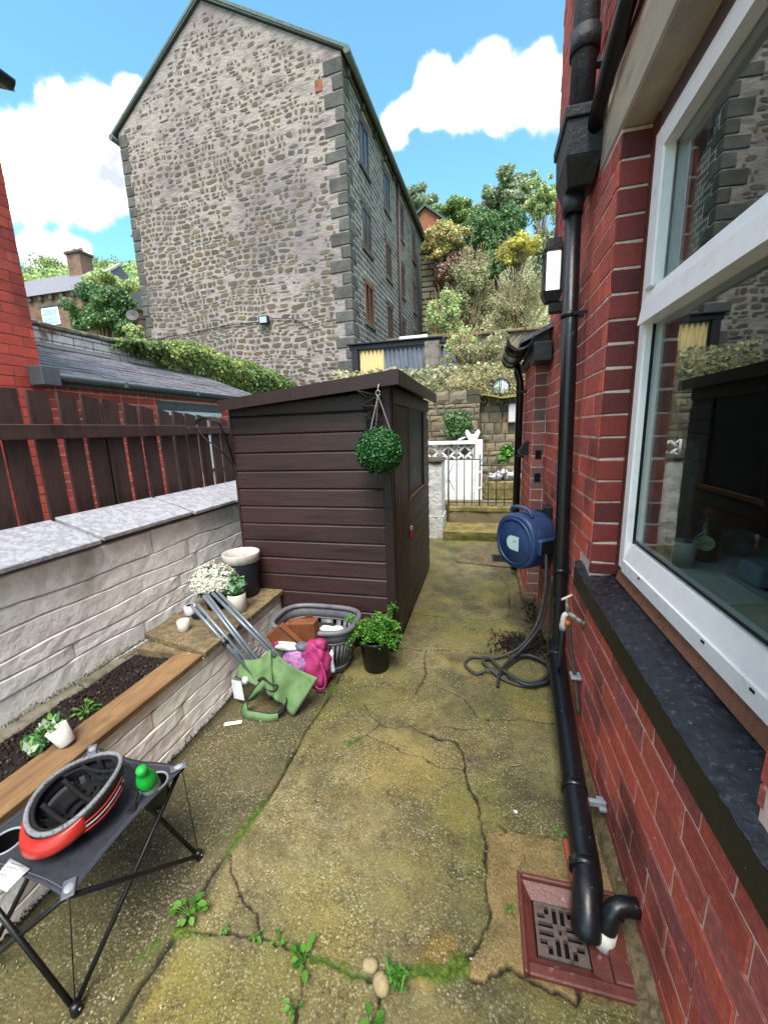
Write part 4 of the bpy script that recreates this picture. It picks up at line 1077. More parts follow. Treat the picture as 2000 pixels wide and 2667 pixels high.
MB().cbox((SX0 - .012, SY0 - .010, .02), (SX0 + .004, SY0 + .02, roofz(SX0) - .012), .003).build('corner_trim', 'shed_trim', sh)
# right side: door of upright boards, window, then horizontal boards
MB().box((SX1 - .019, SY0 + .03, .02), (SX1 - .002, SY1, roofz(SX1) - .02)).build('side_sheathing', 'shed_trim', sh)
for i in range(6):
    y0 = SY0 + .06 + i * .088
    MB().cbox((SX1 - .001, y0, .05), (SX1 + .014, y0 + .082, 1.66), .004).build('door_board', 'shed_trim', sh)
MB().cbox((SX1 - .001, SY0 + .06, 1.666), (SX1 + .016, SY1, 1.775), .004).build('top_rail', 'shed_trim', sh)
for i in range(14):
    z0 = .04 + i * .1125
    if z0 + .11 > 1.67: break
    if z0 > .93: segs = [(3.82, SY1)]
    else: segs = [(3.015, SY1)]
    for (a, b) in segs:
        mb = MB(); mb.prism([(SX1 - .001, a, z0), (SX1 + .013, a, z0 + .004), (SX1 + .011, a, z0 + .092), (SX1 + .001, a, z0 + .109)], (0, b - a, 0)); mb.build('side_board', 'shed_board', sh)
wd = MB(); wd.cbox((SX1 - .001, 3.02, .985), (SX1 + .018, 3.07, 1.66), .004); wo = wd.build('window', 'shed_trim', sh, loc=(SX1, 3.4, 1.0))
MB().cbox((SX1 - .001, 3.77, .985), (SX1 + .018, 3.815, 1.66), .004).build('frame', 'shed_trim', wo)
MB().cbox((SX1 - .001, 3.02, .945), (SX1 + .026, 3.815, .984), .004).build('sill', 'wood_weathered', wo)
MB().box((SX1 - .001, 3.071, .985), (SX1 + .004, 3.769, 1.66)).build('pane', 'shed_glass', wo)
mb = MB(); mb.cbox((SX1 + .0145, 3.0, .66), (SX1 + .03, 3.03, .72), .004); mb.build('latch', 'red_print', sh)
mb = MB(); mb.cbox((SX1 + .0145, 3.0, .722), (SX1 + .034, 3.03, .76), .006); mb.build('padlock', 'grey_ring', sh)
# roof: sloping board with fascia edges
def rz(x, d=0): return 1.705 + (x - SX0) / (SX1 - SX0) * .105 + d
xl, xr = SX0 - .02, SX1 + .07
mb = MB(); mb.prism([(xl, SY0 - .085, rz(xl, .0)), (xr, SY0 - .085, rz(xr, .0)), (xr, SY0 - .085, rz(xr, .02)), (xl, SY0 - .085, rz(xl, .02))], (0, SY1 - SY0 + .15, 0)); mb.build('roof', 'shed_roof', sh)
mb = MB(); mb.prism([(xl, SY0 - .086, rz(xl, -.045)), (xr, SY0 - .086, rz(xr, -.058)), (xr, SY0 - .086, rz(xr, .026)), (xl, SY0 - .086, rz(xl, .022))], (0, -.018, 0)); mb.build('front_fascia', 'shed_trim', sh)
mb = MB(); mb.prism([(xr, SY0 - .104, rz(xr, -.058)), (xr, SY0 - .104, rz(xr, .027)), (xr, SY1 + .08, rz(xr, .027)), (xr, SY1 + .08, rz(xr, -.058))], (.018, 0, 0)); mb.build('side_fascia', 'shed_trim', sh)
t = thing('cable_bundle', 'black cable bundle tied to the shed roof corner', 'cable', (SX0 - .05, SY0 - .1, 1.62))
mb = MB()
for q in range(4):
    rr = random.Random(q); p = [Vector((SX0 - .16 + .04 * q, SY0 - .12, 1.60 + .012 * q)) + Vector((0, 0, rr.uniform(-.01, .01)))]
    mb.tube(catmull([(SX0 - .2, SY0 - .10, 1.585 + .008 * q), (SX0 - .11, SY0 - .13, 1.615 + rr.uniform(-.01, .01)), (SX0 - .04, SY0 - .125, 1.60 + rr.uniform(-.01, .01)), (SX0 - .01, SY0 - .11, 1.56), (SX0 - .015 + .004 * q, SY0 - .02, 1.40 - .03 * q)], 5), .006, 6)
mb.tube(catmull([(SX0 - .19, SY0 - .10, 1.58), (SX0 - .15, SY0 - .11, 1.50), (SX0 - .05, SY0 - .08, 1.40), (SX0 - .016, SY0 - .02, 1.30), (SX0 - .016, SY0 - .02, 1.2)], 6), .005, 6)
mb.build('cable', 'cable_black', t)
t = thing('string_lights', 'tangled dark cord hooked under the shed roof by the ball', 'cable', (SX1 - .03, SY0 - .09, 1.65))
mb = MB(); rr = random.Random(5)
for q in range(6):
    p = [Vector((SX1 - .16, SY0 - .108, 1.735))]
    for _ in range(7): p.append(Vector((SX1 - .09 + rr.uniform(-.05, .06), SY0 - .05 + rr.uniform(-.05, .02), 1.70 - .035 * _ + rr.uniform(-.02, .02))))
    mb.tube(catmull(p, 4), .0035, 5)
mb.build('cord', 'cable_black', t)

# hanging topiary ball
bc = Vector((-.595, 2.275, 1.385)); brd = .135
t = thing('topiary_ball', 'hanging artificial box topiary ball on three chains by the shed', 'topiary', (bc.x, bc.y, bc.z - brd))
mb = MB(); mb.lathe([(.001, -.115), (.05, -.105), (.09, -.07), (.114, -.02), (.114, .02), (.09, .07), (.05, .105), (.001, .115)], bc, 24); mb.build('core', 'leaf_box', t)
rg = np.random.default_rng(2); n = 6000; d = rg.normal(0, 1, (n, 3)); d /= np.linalg.norm(d, axis=1, keepdims=True)
P = np.array(bc) + d * brd * rg.uniform(.86, 1.04, (n, 1)); V, F = leaf_geo(P, d, .0105, rg, 1.3, jitter=.55); npmesh('foliage', V, F, 'leaf_box', t)
hk = Vector((bc.x - .005, bc.y + .03, 1.70))
for a in (0, 2.1, 4.2):
    e = bc + Vector((math.cos(a) * .07, math.sin(a) * .07, .112)); mb = MB()
    st = e; nl = 20
    for i in range(nl):
        p0 = e.lerp(hk, i / nl); p1 = e.lerp(hk, (i + .9) / nl); s_ = Vector((.0025, 0, 0)) if i % 2 else Vector((0, .0025, 0))
        mb.tube([p0 - s_, p1 + s_], .0026, 5)
    mb.build('chain', 'chain', t)
mb = MB(); mb.tube([hk + Vector((.012 * math.cos(a), 0, .012 + .016 * math.sin(a))) for a in [i * .5 for i in range(13)]], .003, 6); mb.tube([hk + Vector((0, 0, .026)), hk + Vector((0, .02, .06)), hk + Vector((0, .04, .064))], .0035, 6); mb.build('hook', 'chain', t)

# ------------------------------------------------------------------ low white wall with coping slabs
LW = -1.935
lw = thing('garden_wall', 'low white painted brick wall topped with grey coping slabs', 'wall', (LW - .12, 1.9, 0))
MB().box((LW - .235, -.6, -.05), (LW - .0035, 3.6, .962)).build('wall_core', 'white_wall_joint', lw)
rng = random.Random(6); zz = [.0]
while zz[-1] < .93: zz.append(zz[-1] + rng.choice([.085, .105, .12, .14, .10]))
zz[-1] = .962
cnt = 0
for k_ in range(len(zz) - 1):
    u = -.6 - rng.uniform(0, .3)
    while u < 3.6:
        l = rng.uniform(.7, 1.9); a, b = max(u, -.6), min(u + l, 3.6); u += l
        if b - a < .04: continue
        p = rng.uniform(.0005, .006)
        # irregular face: a few vertices pushed in and out
        nu = max(2, int((b - a) / .05)); gz = [zz[k_] + .0025, zz[k_] + .0075, (zz[k_] + zz[k_ + 1]) / 2, zz[k_ + 1] - .0075, zz[k_ + 1] - .0025]
        grid = []
        for zi, z_ in enumerate(gz):
            row = []
            for q in range(nu + 1):
                uu = a + .004 + (b - a - .008) * q / nu
                edge = zi in (0, 4) or q in (0, nu)
                wv = lambda kk: .007 * math.sin(uu * 4.3 + kk * 2.1) + .004 * math.sin(uu * 11 + kk)
                dz = wv(k_) if zi < 2 else (wv(k_ + 1) if zi > 2 else (wv(k_) + wv(k_ + 1)) / 2)
                if k_ == len(zz) - 2 and zi > 2: dz = 0
                row.append((LW - (.0032 if edge else -p - rng.uniform(-.002, .002)), uu, z_ + dz + rng.uniform(-.0015, .0015)))
            grid.append(row)
        mb = MB(); mb.sheet(grid, smooth=False); mb.build('painted_stone', 'white_brick', lw)
cs = [(-.75, .06), (.07, .77), (.78, 1.57), (1.58, 2.24), (2.25, 2.72), (2.73, 3.5)]
rng = random.Random(9)
for (a, b) in cs:
    mb = MB(); dz = rng.uniform(-.004, .004); j = rng.uniform(-.01, .01)
    mb.prism([(-1.885 + j, a, .985 + dz), (-1.885 + j, a, 1.008 + dz), (-2.20, a, 1.105 + dz), (-2.20, a, 1.07 + dz)], (0, b - a - .012, 0)); o = mb.build('coping_slab', 'coping', lw, bevel=.004)
MB().prism([(-1.93, -.6, .9622), (-1.93, -.6, .99), (-2.19, -.6, 1.068), (-2.19, -.6, .9622)], (0, 4.1, 0)).build('bedding', 'mortar_dark', lw)

# ------------------------------------------------------------------ raised planter
pl = thing('raised_planter', 'long raised planter with white painted brick front and plank capping', 'planter', (-1.62, 1.2, 0))
MB().box((-1.52, -.5, -.05), (-1.4150, 2.44, .372)).build('front_core', 'white_wall_joint', pl)
rng = random.Random(16)
zz = [.0, .065, .15, .225, .31, .372]
for k_ in range(len(zz) - 1):
    u = -.5 - rng.uniform(0, .3)
    while u < 2.44:
        l = rng.uniform(.4, 1.2); a, b = max(u, -.5), min(u + l, 2.44); u += l
        if b - a < .04: continue
        p = rng.uniform(.0005, .005); nu = max(2, int((b - a) / .05)); gz = [zz[k_] + .0025, zz[k_] + .007, (zz[k_] + zz[k_ + 1]) / 2, zz[k_ + 1] - .007, zz[k_ + 1] - .0025]
        grid = [[(-1.412 - (.003 if (zi in (0, 4) or q in (0, nu)) else -p - rng.uniform(-.002, .002)), a + .004 + (b - a - .008) * q / nu, z_ + rng.uniform(-.0018, .0018)) for q in range(nu + 1)] for zi, z_ in enumerate(gz)]
        MB().sheet(grid, smooth=False).build('painted_brick', 'white_brick', pl)
MB().box((-1.925, -.5, .0), (-1.83, 2.44, .31)).build('back_kerb', 'kerb_moss', pl)
u = -.5
while u < 1.55:
    l = rng.uniform(.4, .6); MB().cbox((-1.915 + rng.uniform(-.006, .006), u, .311), (-1.852 + rng.uniform(-.006, .006), min(u + l, 1.56) - .008, .338 + rng.uniform(-.004, .004)), .008, jit=.004, rng=rng).build('kerb_stone', 'kerb_moss', pl); u += l
# capping planks (near) and stone slabs (far)
for (a, b) in ((-.45, .44), (.445, 1.585)):
    mb = MB(); mb.cbox((-1.542 + rng.uniform(-.004, .004), a, .3725), (-1.392, b - .006, .402), .004, jit=.003, rng=rng); mb.build('capping_plank', 'plank', pl)
mb = MB(); mb.prism([(-1.875, 1.70, .373), (-1.385, 1.592, .373), (-1.385, 2.005, .373), (-1.875, 2.01, .373)], (0, 0, .035)); mb.build('stone_slab', 'slab_tan', pl, bevel=.005)
mb = MB(); mb.prism([(-1.875, 2.02, .373), (-1.382, 2.015, .373), (-1.388, 2.44, .373), (-1.875, 2.44, .373)], (0, 0, .033)); mb.build('stone_slab', 'slab_tan', pl, bevel=.005)
MB().box((-1.8295, 1.60, .05), (-1.5205, 2.44, .372)).build('fill', 'slab_tan', pl)
def soil_bed():
    xs = np.arange(-1.85, -1.51, .008); ys = np.arange(-.5, 1.72, .008); X, Y = np.meshgrid(xs, ys)
    Z = .325 + .03 * (fbm(X, Y, 6, 61) - .5) + .022 * (fbm(X, Y, 40, 62, 3) - .5) + .012 * np.random.default_rng(1).random(X.shape)
    n0, n1 = X.shape; idx = np.arange(n0 * n1).reshape(n0, n1); F = np.stack([idx[:-1, :-1], idx[:-1, 1:], idx[1:, 1:], idx[1:, :-1]], -1).reshape(-1, 4)
    npmesh('soil', np.stack([X, Y, Z], -1).reshape(-1, 3), F, 'soil', pl, smooth=False)
soil_bed()

# ------------------------------------------------------------------ picket fence
fe = thing('picket_fence', 'dark brown wooden picket fence standing behind the low white wall', 'fence', (-2.28, 1.9, 0))
rng = random.Random(21)
y = .50; i = 0
while y < 3.35:
    w = .107 + rng.uniform(-.004, .004)
    top = 1.765 if y < 1.9 else 1.765 - .10 * (y - 1.9)
    if y > 2.35: top = 1.72 - .07 * (y - 2.3)
    sl = 0 if y < 1.75 else -.02
    T = Matrix.Translation((-2.285, y, 0)) @ Euler((rng.uniform(-.008, .008), 0, rng.uniform(-.012, .012))).to_matrix().to_4x4()
    mb = MB(); mb.prism([T @ Vector(p) for p in ((0, 0, .9), (0, w, .9), (0, w, top + sl + rng.uniform(-.004, .004)), (0, 0, top))], T.to_3x3() @ Vector((-.018, 0, 0))); mb.build('picket', 'fence_wood' if i % 9 < 7 or y > 3 else 'fence_wood', fe)
    y += .1415; i += 1
mb = MB(); mb.cbox((-2.283, .2, 1.515), (-2.25, 2.72, 1.592), .004, jit=.002, rng=rng); mb.build('rail', 'fence_wood', fe)
mb = MB(); mb.cbox((-2.282, 2.73, 1.52), (-2.25, 3.5, 1.58), .004, jit=.002, rng=rng); mb.build('rail', 'fence_wood', fe)
MB().cbox((-2.283, .2, .92), (-2.25, 3.5, .98), .004).build('lower_rail', 'fence_wood', fe)
for y in (.35, 2.0, 3.42): MB().cbox((-2.40, y, -.1), (-2.31, y + .08, 1.6), .005).build('post', 'fence_wood', fe)

# ------------------------------------------------------------------ neighbouring house and its outbuilding
NX = -4.15
nh = thing('neighbour_house', 'tall red brick house wall at the left edge of the view', 'house', (NX - .2, 1.5, 0))
MB().box((NX - 4, -3.0, -.1), (NX - .0022, 3.13, 4.5)).build('wall', 'mortar_dark', nh)
lay_bricks(nh, brick_rects(.6, 3.133, -.05, 4.45, .27, .091, 0, seed=31, j=.006), NX, '+x', 'brick_neighbour', n_obj=300)
mb = MB(); mb.prism([(NX - 1.5, -3, 5.1), (NX + .34, -3, 4.40), (NX + .34, -3, 4.34), (NX - 1.5, -3, 5.0)], (0, 6.1, 0)); mb.build('roof', 'slate', nh)
mb = MB(); mb.cbox((NX + .005, -3, 4.28), (NX + .28, 3.03, 4.335), .01); mb.build('eaves_board', 'window_brown', nh)
mb = MB(); mb.sheet(halfpipe(-3, 3.08, NX + .33, 4.40, .06)); mb.build('gutter', 'black_pipe', nh, solid=.006)
MB().cbox((NX + .001, 3.0, 2.02), (NX + .17, 3.18, 2.2), .01).build('corbel_stone', 'lead', nh)

ob = thing('neighbour_outbuilding', 'low red brick outbuilding with slate lean-to roof beyond the fence', 'outbuilding', (NX - .8, 5, 0))
OE = 7.4
MB().box((NX - 1.6, 3.14, -.1), (NX - .0322, OE, 2.06)).build('wall', 'mortar_pale', ob)
lay_bricks(ob, brick_rects(3.14, OE, 0, 2.05, .25, .091, 0, [(4.62, 5.86, 0, 1.99)], seed=33), NX - .03, '+x', 'brick_neighbour', n_obj=300)
MB().cbox((NX - .05, 4.55, 1.865), (NX - .022, 5.95, 1.985), .006).build('lintel', 'lead', ob)
MB().box((NX - .12, 4.63, 0), (NX - .034, 5.85, 1.864)).build('recess', 'window_brown', ob)
MB().cbox((NX - .0335, 4.66, .1), (NX - .02, 5.2, 1.82), .005).build('door', 'window_brown', ob)
MB().cbox((NX - .0335, 4.90, .1), (NX - .012, 4.97, 1.82), .005).build('door_post', 'white_paint', ob)
MB().cbox((NX - .0335, 4.64, 1.80), (NX - .012, 5.85, 1.86), .005).build('head_frame', 'white_paint', ob)
MB().cbox((NX - .0335, 5.26, .95), (NX - .02, 5.82, 1.60), .005).build('window', 'window_brown', ob)
la = MB()
for q in range(16):
    for s_ in (-1, 1):
        y0 = 5.28 + (q - 4) * .05; a = Vector((NX - .017, y0, 1.0)); b = Vector((NX - .017, y0 + s_ * .0 + .52 * s_, 1.52))
        # clip the diagonal bars to the panel
        n_ = 12
        for k_ in range(n_):
            p0 = a.lerp(b, k_ / n_); p1 = a.lerp(b, (k_ + 1) / n_)
            if 5.28 <= p0.y <= 5.8 and 5.28 <= p1.y <= 5.8: la.tube([p0, p1], .006, 4, caps=False)
la.build('lattice', 'white_paint', ob)
MB().box((NX - .0195, 5.28, 1.0), (NX - .0185, 5.8, 1.52)).build('pane', 'paper', ob)
# slates
RX0, RX1, RZ0, RZ1 = NX + .06, NX - 1.55, 2.13, 2.74
def rp(u, y, d=0): return Vector((RX0 + (RX1 - RX0) * u - d * .35, y, RZ0 + (RZ1 - RZ0) * u + d * .93))
mb = MB(); mb.add([rp(0, 3.14, -.012), rp(0, OE, -.012), rp(1, OE, -.012), rp(1, 3.14, -.012)], [(0, 1, 2, 3)]); mb.build('roof_deck', 'lead', ob)
rng = random.Random(35)
nr = 11
for r in range(nr):
    u0 = r / nr; u1 = min(1, (r + 1.55) / nr); y = 3.14 - rng.uniform(0, .3)
    while y < OE:
        w = rng.uniform(.24, .46); a, b = max(y, 3.14), min(y + w - .006, OE); y += w
        if b - a < .05: continue
        h = .016 + rng.uniform(-.003, .009); e = rng.uniform(-.012, .012) / 1.7
        mb = MB(); q = [rp(u0 + e, a, h), rp(u0 + e, b, h + rng.uniform(-.003, .003)), rp(u1, b, .004), rp(u1, a, .004)]
        q2 = [p - Vector((-.003, 0, .008)) for p in q]
        mb.add(q + q2, [(0, 1, 2, 3), (0, 4, 5, 1), (1, 5, 6, 2), (3, 7, 4, 0)]); mb.build('slate', 'slate', ob)
mb = MB(); mb.sheet(halfpipe(3.1, OE, NX + .11, 2.135, .055)); mb.build('gutter', 'gutter_grey', ob, solid=.006)
mb = MB(); mb.cbox((NX - .02, 3.14, 2.04), (NX + .04, OE, 2.115), .006); mb.build('fascia', 'gutter_grey', ob)
for y in (3.9, 5.1, 6.3): MB().cbox((NX + .05, y, 2.072), (NX + .172, y + .05, 2.142), .006).build('gutter_joint', 'gutter_grey', ob)

# old white wall above the lean-to, with stone coping
ww = thing('old_white_wall', 'flaking white painted wall rising above the slate lean-to', 'wall', (-5.85, 6.2, 0))
WX = -5.72
MB().box((WX - .3, 2.6, 0), (WX - .004, 12.2, 3.0)).build('wall_core', 'mortar_dark', ww)
R_ = brick_rects(3.5, 12.1, 2.35, 2.985, .3, .105, 0, seed=37, j=.012, header_every=3)
lay_bricks(ww, [r for r in R_ if not (8.0 < r[0] < 9.4 and r[2] < 2.75)], WX, '+x', 'white_flaking', d=.02, n_obj=290, name='painted_brick')
lay_bricks(ww, [r for r in R_ if 8.0 < r[0] < 9.4 and r[2] < 2.75], WX - .003, '+x', 'rubble_red', d=.02, n_obj=80, name='bare_brick')
mb = MB(); rng = random.Random(39); y = 2.6
while y < 12.2:
    l = rng.uniform(.5, .8); MB().cbox((WX - .35, y, 3.001), (WX + .03, min(y + l, 12.2) - .01, 3.06 + rng.uniform(-.01, .01)), .015, jit=.006, rng=rng).build('coping_stone', 'kerb_moss', ww); y += l
mb = MB(); mb.prism([rp(.93, 3.14, .03), rp(1.0, 3.14, .03), (WX + .004, 3.14, RZ1 + .055), (WX + .012, 3.14, RZ1 + .06)], (0, 2.3, 0)); mb.build('lead_flashing', 'lead', ww)

# ivy over the wall
iv = thing('ivy', 'thick green ivy spilling over the old white wall toward the mill', 'ivy', (-5.6, 8.5, 2.2))
rg = np.random.default_rng(7)
n = 24000; y = 5.4 + 6.6 * rg.random(n) ** .8
lump = .5 + .5 * np.sin(y * 2.3) * np.cos(y * 1.1 + 1)
topz = 3.05 + .28 * np.clip((y - 5.4) / 1.5, 0, 1) * (.6 + .6 * lump) - .5 * np.clip((y - 10.6) / 1.4, 0, 1)
hang = (.2 + .75 * np.clip((y - 6) / 3.5, 0, 1)) * (.5 + .7 * np.abs(np.sin(y * 5.1) * np.sin(y * 2.2 + .4)))
u = rg.random(n) ** 1.2
z = topz - (topz - 3.02 + hang) * u
x = WX + .05 + .16 * np.sin(np.clip(u * 1.2, 0, 1) * PI) + rg.normal(0, .05, n) - .2 * (u < .25)
x += .12 * rg.random(n)
P = np.stack([x, y, z], 1); Nn = np.stack([np.ones(n) * .8, -.3 * np.ones(n), .4 + .6 * (u < .4)], 1)
V, F = leaf_geo(P, Nn, .048, rg, 1.1, droop=.6, jitter=.55); npmesh('foliage', V, F, 'leaf_ivy', iv)
mb = MB()
for q in range(26):
    y0 = 6.2 + q * .2; mb.tube([(WX + .03, y0, 3.0), (WX + .07, y0 + rg.normal(0, .05), 2.8), (WX + .05, y0 + rg.normal(0, .08), 2.5)], .008, 4)
mb.build('stems', 'twig', iv)

# ------------------------------------------------------------------ the big stone mill
RC = Vector((-3.49, 11.0, 0)); gd = Vector((-.9963, .0859, 0)); gn = Vector((-.0859, -.9963, 0)); sd_ = Vector((.041, .9992, 0)); sn = Vector((.9992, -.041, 0))
GW, EZ, AZ, AU, ML = 7.22, 10.38, 12.55, 3.84, 10.5
def GP(u, z, d=0): return RC + gd * u + gn * d + Vector((0, 0, z))
def SP(v, z, d=0): return RC + sd_ * v + sn * d + Vector((0, 0, z))
mill = thing('stone_mill', 'tall rubble stone mill building with a bare gable end', 'building', (-7, 12, 2))
def zmax(u): return EZ + (AZ - EZ) * (u / AU if u < AU else (GW - u) / (GW - AU))
mb = MB()
base = [(0, 1.6), (GW, 1.6), (GW, EZ), (AU, AZ), (0, EZ)]
fr = [GP(u, z) for u, z in base]; bk = [p + sd_ * ML for p in fr]; n = len(base)
mb.add(fr, [tuple(range(n))]); mb.build('gable_wall', 'mill_mortar', mill)
mb = MB(); mb.add(bk, [tuple(reversed(range(n)))]); mb.build('rear_gable_wall', 'mill_mortar', mill)
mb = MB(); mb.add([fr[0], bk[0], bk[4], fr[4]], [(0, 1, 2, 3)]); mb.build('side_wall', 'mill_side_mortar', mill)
mb = MB(); mb.add([fr[1], bk[1], bk[2], fr[2]], [(3, 2, 1, 0)]); mb.build('far_side_wall', 'mill_side_mortar', mill)
def roofslab(a, b, nm):
    A, B = GP(*a, .07), GP(*b, .07); U = Vector((0, 0, .10)); S = sd_ * (ML + .2)
    m_ = MB(); m_.add([A, B, B + S, A + S, A + U, B + U, B + S + U, A + S + U], [(0, 1, 2, 3), (7, 6, 5, 4), (0, 4, 5, 1), (2, 6, 7, 3), (0, 3, 7, 4), (1, 5, 6, 2)]); m_.build(nm, 'roof_dark', mill)
roofslab((-.22, EZ - .09), (AU, AZ + .02), 'roof'); roofslab((AU, AZ + .02), (GW + .22, EZ - .09), 'roof')
for a, b in (((-.2, EZ - .05), (AU, AZ + .08)), ((AU, AZ + .08), (GW + .2, EZ - .05))):
    A, B = GP(*a, .0), GP(*b, .0); dd = gn * .085; U = Vector((0, 0, .075)); m_ = MB(); m_.add([A, B, B + dd, A + dd, A + U, B + U, B + dd + U, A + dd + U], [(0, 1, 2, 3), (7, 6, 5, 4), (0, 4, 5, 1), (1, 5, 6, 2), (2, 6, 7, 3), (3, 7, 4, 0)]); m_.build('verge_coping', 'verge', mill)
m_ = MB(); m_.tube([SP(-.15, EZ - .1, .2), SP(ML + .1, EZ - .1, .2)], .085, 8); m_.build('gutter', 'verge', mill)
m_ = MB(); m_.tube([GP(GW + .2, EZ - .1, .12), GP(GW + .2, EZ - .1, -1)], .085, 8); m_.build('gutter', 'verge', mill)
for v in (.3, 1.4, 2.5, 3.6, 4.7): m_ = MB(); m_.cbox((-.05, -.05, -.1), (.05, .05, .06), .01, T=Matrix.Translation(SP(v, EZ - .22, .06))); m_.build('gutter_corbel', 'quoin', mill)
# rubble stones of the gable
rng = random.Random(77); stones = []
z = 1.75
while z < AZ - .15:
    h = rng.choice([.06, .075, .09, .1, .115, .13, .16, .18]) * rng.uniform(.9, 1.1); f = min(1, max(0, (z - 7.0) / 3.5))
    u = .36 + rng.uniform(0, .2); umx = GW - .3
    while u < umx:
        w = rng.choice([.1, .13, .16, .2, .25, .3, .36, .44]) * rng.uniform(.85, 1.15) * (1 - .15 * f); uc = u + w / 2; zc = z + h / 2 + .07 * math.sin(uc * 1.3 + z * .6) + .03 * math.sin(uc * 4.1 + z)
        u += w
        if zc + h * .7 > zmax(uc) - .12: continue
        patch = vnoise(np.array([uc]), np.array([zc]), .9, 71)[0]
        skip = .03 + .26 * f + (.4 if patch > .66 else 0)
        if rng.random() < skip: continue
        cov = rng.uniform(.8, 1.02) * (1 - .2 * f); covz = rng.uniform(.7, .98) * (1 - .2 * f)
        big = 1
        stones.append((uc, zc, w * cov * big, h * covz, rng.random()))
    z += h
def stone_geo(mb, uc, zc, w, h, sd, off=Vector((0, 0, 0))):
    r = random.Random(sd); n = 8; o = []; i_ = []
    tilt = r.uniform(-.1, .1); dp_ = r.uniform(.003, .011)
    for k_ in range(n):
        a = 2 * PI * (k_ + .5) / n; ca, sa = math.cos(a), math.sin(a)
        e = r.uniform(.45, .8)
        x = math.copysign(abs(ca) ** e, ca) * w / 2 * r.uniform(.72, 1.12); y = math.copysign(abs(sa) ** e, sa) * h / 2 * r.uniform(.7, 1.12)
        y += x * tilt
        o.append(GP(uc + x, zc + y, -.006) - off); i_.append(GP(uc + x * .86, zc + y * .82, dp_) - off)
    f = [(k_, (k_ + 1) % n, n + (k_ + 1) % n, n + k_) for k_ in range(n)] + [tuple(range(n, 2 * n))]
    mb.add(o + i_, f)
stones.sort(key=lambda s: -s[2] * s[3])
for s_ in stones[:280]:
    mb = MB(); stone_geo(mb, *s_[:4], s_[4]); mb.build('stone', 'mill_stone', mill, loc=GP(s_[0], s_[1]))
mb = MB()
for s_ in stones[280:]: stone_geo(mb, *s_[:4], s_[4])
mb.build('rubble_stonework', 'mill_stone', mill, kind='stuff')
# quoins at both corners
z = 1.8; i = 0; rng = random.Random(78)
while z < EZ - .25:
    h = rng.uniform(.27, .36); lg = i % 2 == 0
    a, b = (.52, .26) if lg else (.24, .5)
    a += rng.uniform(-.06, .05)
    for corner in (0, 1):
        m_ = MB(); c0 = GP(0, 0) if corner == 0 else GP(GW, 0)
        ux = gd if corner == 0 else -gd
        if corner == 1: a2, b2 = min(a, .3), .2
        else: a2, b2 = a, b
        lo = (-.022, -.022, z + .012); hi = (a2, b2, z + h - .012)
        T = Matrix(((ux.x, sd_.x, 0, c0.x), (ux.y, sd_.y, 0, c0.y), (0, 0, 1, 0), (0, 0, 0, 1)))
        m_.cbox(lo, hi, .02, T=T, jit=.008, rng=rng); m_.build('quoin', 'quoin', mill)
    z += h; i += 1
m_ = MB(); m_.cbox((-.10, -.13, -.012), (.10, .13, .012), .03, T=Matrix.Translation(GP(.62, 9.85, .006)) @ Euler((PI / 2, 0, 0)).to_matrix().to_4x4()); m_.build('kneeler_stone', 'rubble_red', mill)
# coursed stones of the long side
WIN = []
for (zb, zt) in ((8.72, 9.82), (6.66, 7.72), (4.66, 5.76)):
    for (v0, v1) in ((1.12, 1.9), (3.5, 4.2), (5.55, 6.2), (7.85, 8.4)): WIN.append((v0, v1, zb, zt))
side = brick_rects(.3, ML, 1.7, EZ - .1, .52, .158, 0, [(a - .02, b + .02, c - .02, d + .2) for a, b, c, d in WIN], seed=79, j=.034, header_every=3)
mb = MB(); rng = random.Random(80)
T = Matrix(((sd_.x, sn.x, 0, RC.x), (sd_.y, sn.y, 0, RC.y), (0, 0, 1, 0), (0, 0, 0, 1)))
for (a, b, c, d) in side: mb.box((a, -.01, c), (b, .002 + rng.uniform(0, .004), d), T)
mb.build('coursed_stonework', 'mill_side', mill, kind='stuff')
for k_, (a, b, c, d) in enumerate(WIN):
    m_ = MB(); m_.box((a, -.06, c), (b, .004, d), T); wo = m_.build('window', 'void', mill, loc=T @ Vector(((a + b) / 2, 0, c)))
    fm = 'window_red' if k_ == 8 else 'window_brown'
    m_ = MB(); m_.box((a, .005, c), (a + .07, .03, d), T); m_.box((b - .07, .005, c), (b, .03, d), T); m_.box((a + .07, .005, d - .07), (b - .07, .03, d), T); m_.box((a + .07, .005, c), (b - .07, .03, c + .07), T); m_.box(((a + b) / 2 - .025, .005, c + .07), ((a + b) / 2 + .025, .028, d - .07), T); m_.build('frame', fm, wo)
    m_ = MB(); m_.box((a + .07, .0045, c + .07), (b - .07, .008, d - .07), T); m_.build('pane', 'bottle_dark', wo)
    m_ = MB(); m_.cbox((a - .12, -.01, d + .005), (b + .12, .03, d + .19), .012, T=T); m_.build('lintel', 'quoin' if k_ != 8 else 'stone_buff', wo)
    m_ = MB(); m_.cbox((a - .08, -.01, c - .12), (b + .08, .06, c - .005), .012, T=T); m_.build('sill', 'quoin', wo)
m_ = MB(); m_.tube([SP(5.2, EZ - .2, .08), SP(5.2, 2.5, .08)], .055, 8); m_.build('downpipe', 'window_brown', mill)
t = thing('gable_floodlight', 'small dark floodlight fixed low on the mill gable', 'light', GP(2.68, 4.65, .1))
m_ = MB(); m_.cbox((-.15, -.06, -.11), (.15, .06, .11), .02, T=Matrix.Translation(GP(2.68, 4.7, .12))); m_.build('housing', 'black_plastic', t)
m_ = MB(); m_.cbox((-.11, -.066, -.08), (.11, -.0605, .08), .004, T=Matrix.Translation(GP(2.68, 4.7, .12))); m_.build('lens', 'glass_far', t)
